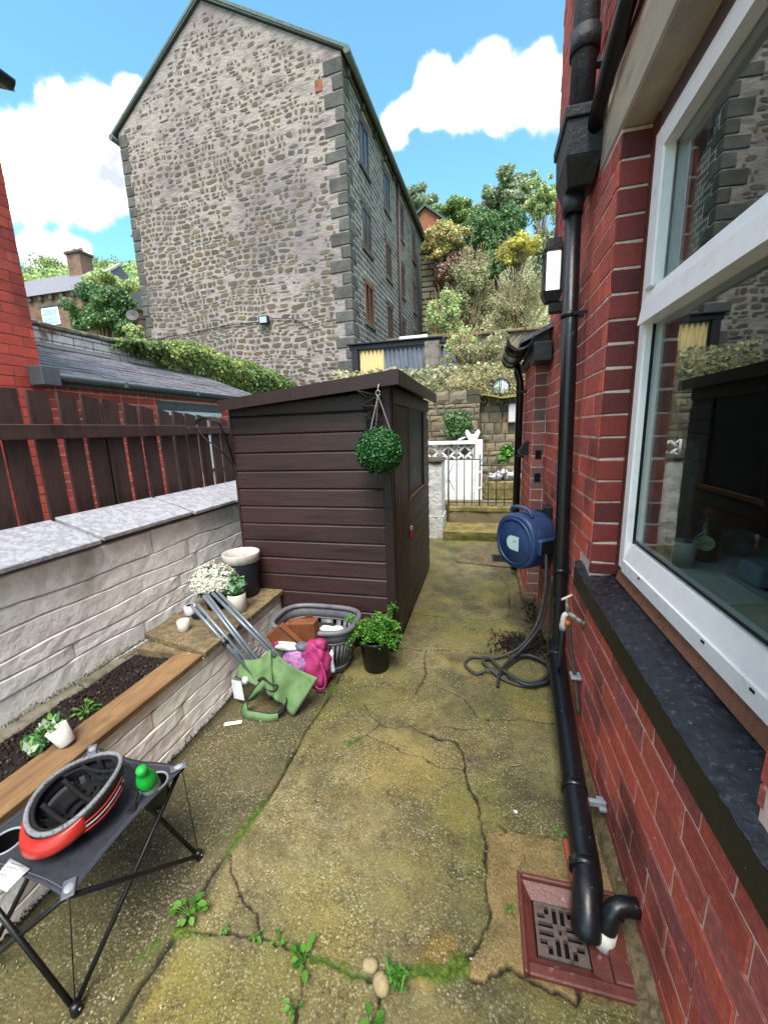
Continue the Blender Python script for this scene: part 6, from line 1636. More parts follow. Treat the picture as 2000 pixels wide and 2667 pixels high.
# ------------------------------------------------------------------ hose reel, hose and tap
hr = thing('hose_reel', 'dark blue wall mounted hose reel beside the black downpipe', 'hose reel', (.30, 2.88, .5))
av = Vector((-.78, -.626, 0)); bv = Vector((.626, -.78, 0)); cR = Vector((.285, 2.86, .72))
TR = Matrix(((av.x, bv.x, 0, cR.x), (av.y, bv.y, 0, cR.y), (0, 0, 1, cR.z), (0, 0, 0, 1)))
def outl(s=1.0):
    s = s * .91
    pts = []
    for i in range(40):
        a = 2 * PI * i / 40; ca, sa = math.cos(a), math.sin(a); e = .86
        pts.append((math.copysign(abs(ca) ** e, ca) * .205 * s, math.copysign(abs(sa) ** e, sa) * .212 * s))
    return pts
mb = MB(); rings = []
for (x, s) in ((-.115, .93), (-.105, .985), (-.08, 1.0), (.07, 1.0), (.092, .985), (.102, .94), (.104, .90)): rings.append([TR @ Vector((x, p, q)) for p, q in outl(s)] + [TR @ Vector((x, *outl(s)[0]))])
mb.sheet(rings); mb.add([TR @ Vector((.104, p, q)) for p, q in outl(.90)], [tuple(range(40))]); mb.add([TR @ Vector((-.115, p, q)) for p, q in outl(.93)], [tuple(reversed(range(40)))]); mb.build('drum', 'reel_blue', hr)
mb = MB(); mb.lathe([(.150, .104), (.152, .113), (.162, .113), (.165, .104)], (0, 0, 0), 40); mb.v = [tuple(TR @ Vector((p[2], p[0], p[1]))) for p in mb.v]; mb.build('face_ring', 'reel_blue', hr)
mb = MB(); mb.lathe([(0, .107), (.146, .107), (.149, .104)], (0, 0, 0), 40); mb.v = [tuple(TR @ Vector((p[2], p[0], p[1]))) for p in mb.v]; mb.build('face_disc', 'reel_blue', hr)
lb = [(-.045 + .0, .04), (.05, .04), (.05, -.045), (-.01, -.045)] ; lb = [(.05, .045), (.05, -.055), (-.015, -.055)] + [(-.015 - .05 * math.sin(a), -.005 - .05 * math.cos(a)) for a in [PI * i / 10 for i in range(1, 10)]] + [(-.015, .045)]
mb = MB(); mb.prism([TR @ Vector((.1072, p, q - .005)) for p, q in lb], av * .0015); mb.build('label', 'reel_label', hr)
Tt = Matrix(((bv.x, 0, av.x, 0), (bv.y, 0, av.y, 0), (0, 1, 0, 0), (0, 0, 0, 1))); 
text_mesh('40', .03, Matrix.Translation(TR @ Vector((.1093, .012, .002))) @ Tt, 'label_lettering', 'grey_ring', hr, .0003)
# top carry handle, front mouth, bracket
mb = MB(); mb.tube(catmull([TR @ Vector((.05, -.09, .195)), TR @ Vector((.055, -.07, .226)), TR @ Vector((.05, 0, .236)), TR @ Vector((.045, .07, .222)), TR @ Vector((.04, .095, .18))], 6), .013, 10); mb.build('handle', 'reel_blue', hr)
mb = MB(); mb.cbox((-.075, .14, -.055), (.078, .213, .05), .008, T=TR); mb.build('mouth_frame', 'reel_blue', hr)
mb = MB(); mb.box((-.062, .2132, -.045), (.066, .2145, .038), TR); mb.build('mouth', 'void', hr)
mb = MB(); mb.cbox((-.06, -.03, -.20), (-.02, .03, .20), .006, T=TR @ Matrix.Translation((-.08, 0, 0))); mb.build('swivel', 'dark_metal', hr)
mb = MB(); mb.cbox((.40, 2.88, .50), (XW - .001, 2.98, .95), .006); mb.build('wall_bracket', 'dark_metal', hr)

ho = thing('garden_hose', 'grey garden hose coiled on the ground below the blue reel', 'hose', (.2, 2.35, 0))
z0 = .013
p1 = [(.40, 2.70, .70), (.395, 2.62, .48), (.35, 2.56, .25), (.25, 2.52, .09), (.14, 2.49, .026), (.05, 2.45, z0), (.01, 2.40, z0 + .02), (.06, 2.33, z0 + .004), (.13, 2.31, z0), (.17, 2.40, z0), (.28, 2.53, z0), (.39, 2.47, z0), (.41, 2.36, z0), (.37, 2.26, z0), (.24, 2.205, z0), (.12, 2.25, z0 + .004), (.05, 2.30, z0 + .022), (-.03, 2.275, z0), (-.10, 2.36, z0), (-.07, 2.44, z0), (.0, 2.465, z0), (.06, 2.42, z0 + .022), (.10, 2.35, z0 + .024), (.16, 2.28, z0 + .022), (.27, 2.245, z0 + .002), (.35, 2.29, z0), (.40, 2.35, z0 + .022), (.405, 2.42, .06), (.405, 2.46, .30), (.40, 2.40, .62)]
mb = MB(); mb.tube(catmull(p1, 6), .0092, 10); mb.build('hose', 'hose_grey', ho)
p2 = [(.41, 2.72, .68), (.41, 2.64, .46), (.375, 2.57, .24), (.27, 2.50, .10), (.17, 2.40, .045), (.12, 2.30, .04), (.10, 2.22, .028), (.095, 2.17, .012)]
mb = MB(); mb.tube(catmull(p2, 6), .0095, 10); mb.build('leader_hose', 'hose_dark', ho)
mb = MB(); mb.tube(catmull([(.17, 2.40, .05), (.2, 2.46, .036), (.3, 2.5, .04), (.40, 2.44, .03), (.415, 2.33, .03), (.36, 2.23, .036), (.25, 2.19, .034), (.15, 2.26, .045)], 6), .0095, 10); mb.build('leader_loop', 'hose_dark', ho)
tp = thing('garden_tap', 'weathered brass outdoor tap with hose connector under the stone sill', 'tap', (.43, 1.88, .55))
mb = MB(); mb.tube(catmull([(XW, 1.865, .60), (.44, 1.872, .607), (.415, 1.882, .62), (.392, 1.893, .632)], 4), [.017, .013, .012, .014, .016, .013, .012, .013, .016, .014, .013, .013, .013], 10); mb.build('body', 'brass_old', tp)
mb = MB(); mb.tube([(.392, 1.893, .632), (.388, 1.905, .665), (.385, 1.914, .695)], [.013, .009, .007], 10); mb.build('spindle', 'brass_old', tp)
mb = MB(); mb.tube([(.362, 1.905, .692), (.385, 1.915, .700), (.410, 1.922, .712)], .0055, 8); mb.build('handle', 'pale_pipe', tp)
mb = MB(); mb.tube(catmull([(.394, 1.893, .63), (.378, 1.892, .622), (.372, 1.892, .60), (.372, 1.892, .572)], 4), .0125, 10); mb.build('spout', 'pale_pipe', tp)
mb = MB(); mb.tube([(.372, 1.892, .575), (.373, 1.892, .545)], .0165, 12); mb.build('connector', 'grey_ring', tp)
mb = MB(); mb.tube([(.388, 1.885, .598), (.389, 1.885, .575)], .0145, 12); mb.build('connector_ring', 'orange_plastic', tp)
mb = MB(); mb.tube(catmull([(.373, 1.892, .548), (.372, 1.90, .48), (.378, 1.95, .33), (.40, 2.1, .22)], 5), .009, 8); mb.build('feed_hose', 'hose_dark', tp)
mb = MB(); mb.tube(catmull([(.40, 1.882, .60), (.405, 1.88, .5), (.43, 1.86, .34), (.446, 1.80, .17)], 5), .0085, 8); mb.build('supply_pipe', 'hose_grey', tp)
mb = MB(); mb.cbox((.41, 1.83, .325), (.458, 1.885, .338), .003); mb.build('pipe_clip', 'grey_ring', tp)
# dark leaf litter along the wall
rg = np.random.default_rng(19)
n = 2600; a = rg.random(n); x = np.where(a < .55, rg.normal(.27, .085, n), rg.normal(.40, .035, n)); y = np.where(a < .55, rg.normal(2.68, .075, n), rg.uniform(2.55, 4.3, n))
k_ = (x < .445) & (x > .02); P = np.stack([x, y, .006 + .012 * rg.random(n)], 1)[k_]; V, F = leaf_geo(P, np.tile([0, 0, 1.], (len(P), 1)), .014, rg, 1.3, jitter=.5); tag(npmesh('leaf_litter', V, F, 'litter', kind='stuff'), 'dark leaf litter and grit scattered along the wall foot', 'leaf litter')

# ------------------------------------------------------------------ folding camp table with helmet and bottle
tb = thing('camp_table', 'small folding camp table with dark grey fabric top', 'table', (-1.17, .755, 0))
TX0, TX1, TY0, TY1, TZ = -1.375, -.970, .550, .962, .402
def sag(x, y):
    u = (x - TX0) / (TX1 - TX0) * 2 - 1; v = (y - TY0) / (TY1 - TY0) * 2 - 1
    return -.016 * (1 - u * u) * (1 - v * v) - .006 * (1 - u ** 4) * abs(v) ** 3 * 0 + .0015 * math.sin(9 * u + 4 * v)
H1, H2, HR = Vector((-1.030, .880)), Vector((-1.295, .628)), .041
def fabric():
    n = 56; me = MB(); idx = {}; V = []; F = []
    for i in range(n + 1):
        for j in range(n + 1):
            u = i / n; v = j / n
            # concave edges between the corners
            bu = .018 * math.sin(PI * v); bv_ = .018 * math.sin(PI * u)
            x = TX0 + bu + (TX1 - TX0 - 2 * bu) * u; y = TY0 + bv_ + (TY1 - TY0 - 2 * bv_) * v
            z = TZ + sag(x, y)
            q = Vector((x, y))
            for hc in (H1, H2):
                d = (q - hc).length
                if d < HR + .012 and d > 1e-4:
                    q2 = hc + (q - hc) * max(1, HR / d); x, y = q2
            V.append((x, y, z)); idx[i, j] = len(V) - 1
    for i in range(n):
        for j in range(n):
            c = [idx[i, j], idx[i + 1, j], idx[i + 1, j + 1], idx[i, j + 1]]
            cx = sum(V[k][0] for k in c) / 4; cy = sum(V[k][1] for k in c) / 4
            if min((Vector((cx, cy)) - h).length for h in (H1, H2)) < HR - .001: continue
            F.append(tuple(c))
    me.add(V, F, True); o = me.build('fabric_top', 'table_fabric', tb, solid=.002)
fabric()
for k_ in range(4):       # stitched hem along each edge
    pts = []
    for q in range(15):
        u = .035 + .93 * q / 14; v = .03
        uu, vv = ((u, v), (1 - v, u), (u, 1 - v), (v, u))[k_]
        bu = .018 * math.sin(PI * vv); bv_ = .018 * math.sin(PI * uu)
        x = TX0 + bu + (TX1 - TX0 - 2 * bu) * uu; y = TY0 + bv_ + (TY1 - TY0 - 2 * bv_) * vv
        pts.append((x, y, TZ + sag(x, y) + .0018))
    mb = MB(); mb.tube(pts, .0011, 5); mb.build('hem_seam', 'fabric_patch', tb)
for hc in (H1, H2):
    zc = TZ + sag(*hc) + .001
    mb = MB(); mb.tube([(hc.x + HR * math.cos(a), hc.y + HR * math.sin(a), zc) for a in [2 * PI * i / 28 for i in range(28)]], .0035, 8, closed=True); mb.build('cup_ring', 'grey_ring', tb)
    mb = MB(); mb.lathe([(HR, 0), (HR * .97, -.05), (HR * .9, -.075), (.0, -.08)], (hc.x, hc.y, zc), 24); mb.build('cup_pocket', 'black_plastic', tb)
cn = [(TX0, TY1), (TX1, TY1), (TX1, TY0), (TX0, TY0)]; cm = Vector(((TX0 + TX1) / 2, (TY0 + TY1) / 2))
for (x, y) in cn:
    dx = 1 if x < cm.x else -1; dy = 1 if y < cm.y else -1
    T = Matrix.Translation((x + dx * .018, y + dy * .018, TZ + .004)) @ Euler((0, 0, math.atan2(dy, dx))).to_matrix().to_4x4()
    mb = MB(); mb.cbox((-.024, -.014, -.003), (.026, .014, .0025), .002, T=T); mb.build('corner_patch', 'fabric_patch', tb)
    mb = MB(); mb.lathe([(.0, .0055), (.007, .005), (.0105, .0025)], (0, 0, 0), 16); mb.v = [tuple(T @ Vector((p[0] * 1.3, p[1], p[2]))) for p in mb.v]; mb.build('corner_cap', 'grey_ring', tb)
feet = [(TX0 - .005, TY1 - .0), (TX1 - .008, TY1 - .002), (TX1 - .06, TY0 - .004), (TX0 - .005, TY0)]
tops = [(x + (.012 if x < cm.x else -.012), y + (.012 if y < cm.y else -.012), TZ - .008) for x, y in cn]
for i in range(4):
    j = (i + 1) % 4
    for a, b in ((i, j), (j, i)):
        mb = MB(); p = Vector(tops[a]); q = Vector((*feet[b], .018)); off = Vector((cm.x - p.x, cm.y - p.y, 0)).normalized() * (.006 if a == i else -.002); mb.tube([p + off, q + off], .0072, 10); mb.build('leg', 'black_plastic', tb)
for i, (x, y) in enumerate(feet):
    mb = MB(); mb.lathe([(0, 0), (.012, .0), (.014, .008), (.013, .03), (.009, .036), (0, .036)], (x, y, .002), 14); mb.build('foot', 'black_plastic', tb)
    mb = MB(); mb.tube([tops[i], (x, y, .03)], .0016, 5); mb.build('cord', 'black_plastic', tb)
    mb = MB(); mb.tube([(x - .016, y, .024), (x + .016, y, .024)], .003, 6); mb.build('rivet', 'grey_ring', tb)
# helmet lying upside down
hm = thing('bike_helmet', 'red and grey cycling helmet lying upside down on the camp table', 'helmet', (-1.155, .745, .39))
hc = Vector((-1.152, .742, .494)); TH = Matrix.Translation(hc) @ Euler((.10, -.05, .10)).to_matrix().to_4x4()
def hshell(sx, sy, sz, nu=44, nv=14, vents=False, ymin=-9, ymax=9):
    V = []; F = []
    for i in range(nv + 1):
        ph = (PI / 2) * i / nv
        for j in range(nu):
            a = 2 * PI * j / nu; x = math.cos(a) * math.cos(ph); y = math.sin(a) * math.cos(ph)
            e = 1 - .10 * y
            dip = .012 * math.cos(2 * a) * math.cos(ph)
            V.append(TH @ Vector((x * sx * e, y * sy, -math.sin(ph) * sz + dip)))
    for i in range(nv):
        for j in range(nu):
            if vents and 4 <= i <= 11 and (j * 8 // nu) % 1 == 0:
                a = 2 * PI * (j + .5) / nu; lane = math.cos(a) * math.cos((PI / 2) * (i + .5) / nv)
                k_ = abs(lane) * 5.2
                yy = math.sin(a)
                if .25 < (k_ % 1) < .72 and not (6 <= i <= 7): continue
            y_ = (V[i * nu + j] - hc).y
            if not (ymin <= y_ <= ymax): continue
            F.append((i * nu + j, i * nu + (j + 1) % nu, (i + 1) * nu + (j + 1) % nu, (i + 1) * nu + j))
    m_ = MB(); m_.add(V, F, True); return m_
hshell(.108, .130, .112, vents=True).build('shell', 'dark_metal', hm, solid=.004)
hshell(.099, .121, .100, vents=True).build('inner_foam', 'helmet_pad', hm, solid=.006)
mb = MB()
def rimp(s, zo=0, n=60): return [TH @ Vector((math.cos(a) * .1035 * s * (1 - .10 * math.sin(a)), math.sin(a) * .1255 * s, zo + .012 * math.cos(2 * a))) for a in [2 * PI * i / n for i in range(n)]]
mb.tube(rimp(1, .001), .0068, 8, closed=True); mb.build('foam_rim', 'helmet_foam', hm)
mb = MB(); mb.tube(rimp(.90, -.004), .006, 8, closed=True); mb.build('inner_edge', 'helmet_pad', hm)
# visor: flared lip round the front
g_ = []
for (s, z_) in ((1.045, -.004), (1.10, -.008), (1.17, -.020), (1.21, -.036), (1.17, -.045)):
    row = []
    for i in range(29):
        a = -PI / 2 + (i / 28 - .5) * 1.9; tpr = math.cos((i / 28 - .5) * PI * .98) ** .6; ss = 1.02 + (s - 1.02) * tpr
        row.append(TH @ Vector((math.cos(a) * .105 * ss * (1 - .1 * math.sin(a)), math.sin(a) * .127 * (1 + (ss - 1) * 1.25), z_ + .012 * math.cos(2 * a))))
    g_.append(row)
MB().sheet(g_).build('visor', 'helmet_red', hm, solid=.003)
for q in range(3):
    mb = MB(); pts = [TH @ Vector((math.cos(a) * (.111 + .001 * q) * (1 - .1 * math.sin(a)), math.sin(a) * .134, -.018 - .012 * q + .004 * math.sin(3 * a))) for a in [-.75 + .05 * i for i in range(24)]]; mb.tube(pts, .0026, 6); mb.build('trim_stripe', 'helmet_red' if q != 1 else 'grey_ring', hm)
for (a0, a1, d) in ((.25, 2.9, .07), (-.5, 3.6, .055), (1.2, 1.95, .09), (.5, 2.4, .03)):
    A = TH @ Vector((math.cos(a0) * .084, math.sin(a0) * .112, -.01)); B = TH @ Vector((math.cos(a1) * .084, math.sin(a1) * .112, -.01)); mid = (A + B) / 2 + Vector((0, 0, -d))
    mb = MB(); mb.tube(catmull([A, mid, B], 6), .007, 6); mb.build('pad', 'helmet_pad', hm)
for p in ([(.085, .08, .005), (.13, .07, -.05), (.135, .02, -.10), (.12, .03, -.108)], [(.092, .02, .004), (.125, .05, -.06), (.14, .02, -.104)], [(-.08, .03, .0), (-.03, .05, .012), (.04, .045, .01), (.085, .06, .0)]):
    mb = MB(); mb.tube(catmull([TH @ Vector(q) for q in p], 6), .0045, 6); mb.build('strap', 'helmet_pad', hm)
mb = MB(); mb.cbox((-.012, -.008, -.004), (.012, .008, .004), .002, T=TH @ Matrix.Translation((.135, .015, -.103))); mb.build('buckle', 'black_plastic', hm)
bt = thing('drinks_bottle', 'sports bottle with bright green cap leaning in the table cup holder', 'bottle', (-1.03, .86, .36))
A = Vector((-1.036, .888, .33)); B = Vector((-1.000, .820, .512)); ax = (B - A).normalized(); TB = Matrix.Translation(A) @ ax.to_track_quat('Z', 'Y').to_matrix().to_4x4()
def lath(prof, nm, m): m_ = MB(); m_.lathe(prof, (0, 0, 0), 22); m_.v = [tuple(TB @ Vector(p)) for p in m_.v]; m_.build(nm, m, bt)
lath([(0, 0), (.026, 0), (.028, .01), (.028, .105), (.024, .115)], 'body', 'bottle_clear'); lath([(.0255, .108), (.028, .112), (.029, .135), (.024, .155), (.016, .168), (.0145, .175)], 'cap', 'green_cap'); lath([(.0145, .172), (.016, .178), (.016, .195), (.012, .202), (0, .204)], 'spout', 'green_cap')
pt = thing('paper_tag', 'pale blue paper label hanging off the camp table edge', 'label', (-1.17, .56, .40))
mb = MB(); mb.sheet([[(-1.222, .592, .4035), (-1.18, .588, .4035), (-1.138, .583, .4035)], [(-1.21, .562, .4045), (-1.17, .558, .406), (-1.14, .556, .4045)], [(-1.197, .536, .396), (-1.17, .533, .398), (-1.145, .532, .396)]]); mb.build('sheet', 'paper', pt, solid=.0006)
mb = MB()
for q in range(4): mb.box((-1.205, .582 - q * .009, .4047), (-1.16 - .01 * (q % 2), .5835 - q * .009, .4052))
mb.build('printed_lines', 'fabric_patch', pt)

# ------------------------------------------------------------------ folded green camping chair
fc = thing('folding_chair', 'folded green camping chair with grey poles leaning on the planter', 'chair', (-1.15, 1.76, 0))
poles = [((-1.55, 1.725, .596), (-1.195, 1.755, .155)), ((-1.55, 1.77, .583), (-1.18, 1.765, .165)), ((-1.55, 1.83, .608), (-1.165, 1.775, .175)), ((-1.55, 1.86, .600), (-1.15, 1.785, .185)), ((-1.55, 1.905, .592), (-1.11, 1.80, .29)), ((-1.55, 1.955, .577), (-1.09, 1.815, .285)), ((-1.35, 1.77, .33), (-1.27, 1.79, .20)), ((-1.175, 1.755, .175), (-1.028, 1.722, .045))]
for a, b in poles:
    mb = MB(); mb.tube([a, b], .0095, 12); mb.build('pole', 'chair_pole', fc)
for p in ((-1.37, 1.80, .385), (-1.19, 1.765, .165), (-1.375, 1.755, .375)): m_ = MB(); m_.cbox((-.014, -.03, -.012), (.014, .03, .012), .004, T=Matrix.Translation(p) @ Euler((0, .85, 0)).to_matrix().to_4x4()); m_.build('joint', 'black_plastic', fc)
def cloth(c4, n, m, nm, amp=.012, seed=1, f=(5, 3)):
    A, B, C, D = [Vector(p) for p in c4]; r = random.Random(seed); g = []; nr = (B - A).cross(D - A).normalized(); ph = r.uniform(0, 6)
    for i in range(n + 1):
        row = []
        for j in range(n + 1):
            u, v = j / n, i / n; p = (A * (1 - u) + B * u) * (1 - v) + (D * (1 - u) + C * u) * v
            w = math.sin(u * f[0] + v * 2 + ph) * .6 + math.sin(v * f[1] * 2 - u * 3 + ph) * .4
            p = p + nr * amp * w * (1 - .3 * u) + Vector((0, 0, -.03 * math.sin(PI * u) * (1 - v)))
            p.z = max(p.z, .006); row.append(p)
        g.append(row)
    m_ = MB(); m_.sheet(g); return m_.build(nm, m, fc, solid=.0025), g
o, g_ = cloth(((-1.135, 1.80, .335), (-.858, 1.80, .195), (-.972, 1.70, .012), (-1.085, 1.705, .105)), 16, 'chair_green', 'seat_fabric', .026, 3, (9, 4))
mb = MB(); mb.tube([g_[i][-1] for i in range(17)] + list(reversed(g_[-1]))[1:], .0035, 6); mb.build('trim', 'chair_trim', fc)
o, g_ = cloth(((-1.285, 1.77, .275), (-1.13, 1.795, .335), (-1.08, 1.70, .105), (-1.18, 1.715, .145)), 10, 'chair_green', 'back_fabric', .02, 5, (8, 3))
o, g_ = cloth(((-1.300, 1.755, .265), (-1.23, 1.765, .235), (-1.185, 1.715, .150), (-1.325, 1.73, .185)), 8, 'chair_green', 'side_fabric', .012, 7)
mb = MB(); mb.tube(g_[-1], .0035, 6); mb.build('trim', 'chair_trim', fc)
def ribbon(path, w, m, nm, side=Vector((0, 0, 1))):
    P = catmull(path, 6); g = [[], []]
    for i, p in enumerate(P):
        t_ = (P[min(i + 1, len(P) - 1)] - P[max(i - 1, 0)]).normalized(); s = (side - t_ * side.dot(t_)).normalized()
        g[0].append(p + s * w / 2); g[1].append(p - s * w / 2)
    m_ = MB(); m_.sheet(g); m_.build(nm, m, fc, solid=.002); m_ = MB(); m_.tube(g[0], .003, 5); m_.tube(g[1], .003, 5); m_.build('trim', 'chair_trim', fc)
ribbon([(-1.14, 1.73, .175), (-1.19, 1.70, .12), (-1.235, 1.665, .06), (-1.225, 1.645, .03), (-1.17, 1.645, .026), (-1.09, 1.645, .026), (-1.04, 1.66, .03)], .046, 'chair_green', 'strap', Vector((.55, .35, .75)))
ribbon([(-1.05, 1.665, .03), (-1.02, 1.70, .05), (-1.03, 1.735, .075), (-1.08, 1.735, .09), (-1.12, 1.71, .10)], .04, 'chair_trim', 'strap')
for s_ in (0, 1): mb = MB(); mb.tube(catmull([(-1.20, 1.74, .165), (-1.15, 1.725, .195 + .01 * s_), (-1.10, 1.715, .18), (-1.06, 1.72, .17), (-1.09, 1.71, .14), (-1.15, 1.715, .13 + .02 * s_)], 5), .004, 5); mb.build('drawcord', 'chair_trim', fc)
mb = MB(); mb.prism([(-1.352, 1.725, .165), (-1.285, 1.718, .165), (-1.280, 1.722, .045), (-1.350, 1.729, .045)], (0, .001, 0)); o = mb.build('swing_tag', 'paper', fc); tag(o, 'white care tag hanging from the chair')
mb = MB(); mb.lathe([(0, .03), (.014, .025), (.018, .01), (.014, -.01), (0, -.014)], (-1.262, 1.725, .165), 12); mb.build('tag_clip', 'paper', fc)
t = thing('card_scrap', 'small printed card scrap lying on the concrete by the planter', 'card', (-1.265, 1.585, .01)); m_ = MB(); m_.cbox((-.045, -.0135, 0), (.045, .0135, .0012), .0003, T=Matrix.Translation((-1.263, 1.585, .014)) @ Euler((0, 0, .42)).to_matrix().to_4x4()); m_.build('card', 'card_scrap', t)
text_mesh('- 0.2.1', .018, Matrix.Translation((-1.263, 1.585, .0157)) @ Euler((0, 0, .42)).to_matrix().to_4x4(), 'print', 'ink', t, .0001)

# pink bag, tan leather bags, laundry basket
pb = thing('pink_bag', 'bright pink printed bag stuffed with clothes beside the folded chair', 'bag', (-1.0, 1.99, 0))
def sack(c, r, nm, m, par, seed, e=.7, top=1.0, n=28, k=14, wr=.05):
    rr = random.Random(seed); ph = [rr.uniform(0, 6) for _ in range(4)]; V = []; F = []
    for i in range(k + 1):
        ph_ = -PI / 2 + PI * .93 * i / k * top
        for j in range(n):
            a = 2 * PI * j / n; w = 1 + wr * (math.sin(3 * a + ph[0] + i * .4) * .5 + math.sin(5 * a + ph[1] - i * .7) * .35 + math.sin(9 * a + ph[2] + i) * .25)
            cz = math.copysign(abs(math.cos(ph_)) ** e, math.cos(ph_))
            V.append((c[0] + math.copysign(abs(math.cos(a)) ** e, math.cos(a)) * cz * r[0] * w, c[1] + math.copysign(abs(math.sin(a)) ** e, math.sin(a)) * cz * r[1] * w, max(.004, c[2] + math.sin(ph_) * r[2])))
    for i in range(k):
        for j in range(n): F.append((i * n + j, i * n + (j + 1) % n, (i + 1) * n + (j + 1) % n, (i + 1) * n + j))
    m_ = MB(); m_.add(V, F, True); m_.add(V[-n:], [tuple(range(n))]); return m_.build(nm, m, par)
sack((-.955, 1.985, .145), (.085, .07, .155), 'pink_side', 'pink_bag', pb, 4, .7, wr=.2, n=56, k=26)
sack((-1.06, 1.975, .13), (.10, .07, .13), 'printed_panel', 'bag_print', pb, 6, .7, wr=.12, n=48, k=20)
sack((-1.12, 1.965, .262), (.09, .04, .026), 'cloth_top', 'cloth_grey', pb, 8, .8, wr=.12)
sack((-1.03, 1.965, .268), (.045, .035, .024), 'cloth_top', 'fabric_patch', pb, 9, .8, wr=.12)
mb = MB(); mb.tube(catmull([(-.90, 1.93, .20), (-.868, 1.91, .12), (-.875, 1.90, .06), (-.91, 1.90, .045), (-.93, 1.91, .05)], 5), .007, 6); mb.tube(catmull([(-1.21, 1.96, .19), (-1.20, 1.94, .26), (-1.18, 1.945, .285), (-1.165, 1.95, .25)], 5), .01, 6); mb.build('handle', 'pink_bag', pb)
sack((-.915, 1.975, .285), (.04, .03, .035), 'knot', 'pink_bag', pb, 12, .7, wr=.15)
lb_ = thing('tan_folder', 'tan leather folder propped at an angle in the laundry basket', 'folder', (-1.2, 2.06, .25))
mb = MB(); A = [(-1.262, 1.962, .306), (-1.157, 1.962, .385), (-1.018, 1.968, .255), (-1.20, 1.965, .225)]; mb.prism([Vector(p) for p in A], (.0, .035, .012)); mb.build('body', 'leather_tan', lb_, bevel=.004)
mb = MB(); mb.tube([(-1.157, 1.958, .385), (-1.018, 1.964, .255)], .004, 6); mb.build('edge', 'chair_trim', lb_)
l2 = thing('tan_box', 'tan leather box standing in the laundry basket', 'box', (-1.07, 2.09, .25))
mb = MB(); mb.prism([(-1.15, 2.0, .378), (-.962, 2.0, .400), (-.955, 2.01, .25), (-1.03, 2.01, .25)], (.012, .05, .018)); mb.build('body', 'leather_tan', l2, bevel=.005)
mb = MB(); mb.prism([(-1.05, 2.04, .405), (-1.005, 2.04, .432), (-.99, 2.05, .405)], (0, .02, 0)); mb.build('corner_flap', 'leather_tan', l2)
bk = thing('laundry_basket', 'dark grey slotted plastic laundry basket beside the shed', 'basket', (-1.03, 2.22, 0))
bc_, RX_, RY_, RZ_ = Vector((-1.045, 2.225, 0)), .272, .185, .315
def sq(a, e=.62): return math.copysign(abs(math.cos(a)) ** e, math.cos(a)), math.copysign(abs(math.sin(a)) ** e, math.sin(a))
def bp(a, z):
    f = .74 + .26 * (z / RZ_); x, y = sq(a); return Vector((bc_.x + x * RX_ * f, bc_.y + y * RY_ * f, z))
n = 64
for (z_, r_, nm) in ((RZ_, .0175, 'rim'), (.235, .006, 'upper_band'), (.05, .008, 'lower_band')):
    mb = MB(); mb.tube([bp(2 * PI * i / n, z_) for i in range(n)], r_, 8, closed=True); mb.build(nm, 'basket_grey', bk)
g_ = [[bp(2 * PI * i / n, z_) for i in range(n + 1)] for z_ in (.235, .27, RZ_)]; MB().sheet(g_).build('rim_band', 'basket_grey', bk, solid=.004)
g_ = [[bp(2 * PI * i / n, z_) for i in range(n + 1)] for z_ in (.006, .03, .05)]; MB().sheet(g_).build('base_band', 'basket_grey', bk, solid=.004)
MB().add([bp(2 * PI * i / n, .008) for i in range(n)], [tuple(range(n))]).build('base', 'basket_grey', bk)
for i in range(34):
    a0, a1 = 2 * PI * (i + .18) / 34, 2 * PI * (i + .82) / 34; MB().sheet([[bp(a0, .05), bp((a0 + a1) / 2, .05), bp(a1, .05)], [bp(a0, .235), bp((a0 + a1) / 2, .235), bp(a1, .235)]]).build('slat', 'basket_grey', bk, solid=.004)
cl_ = thing('folded_clothes', 'crumpled pale cloths lying inside the laundry basket', 'clothes', (-.99, 2.24, .1))
sack((-1.02, 2.24, .15), (.17, .10, .12), 'dark_cloth', 'chair_trim', cl_, 14, .8, wr=.1); sack((-.90, 2.20, .255), (.05, .05, .025), 'white_cloth', 'cloth_grey', cl_, 15, .8, wr=.2); sack((-.965, 2.19, .262), (.045, .04, .022), 'white_cloth', 'cloth_grey', cl_, 16, .8, wr=.2)
t = thing('white_bottle', 'small white bottle caught between the basket and pink bag', 'bottle', (-.875, 2.03, .1)); mb = MB(); mb.tube(catmull([(-.862, 2.015, .09), (-.868, 2.012, .16), (-.862, 2.01, .215), (-.858, 2.008, .235)], 4), [.014] * 9 + [.01, .008, .006, .005], 10); mb.build('body', 'paper', t)

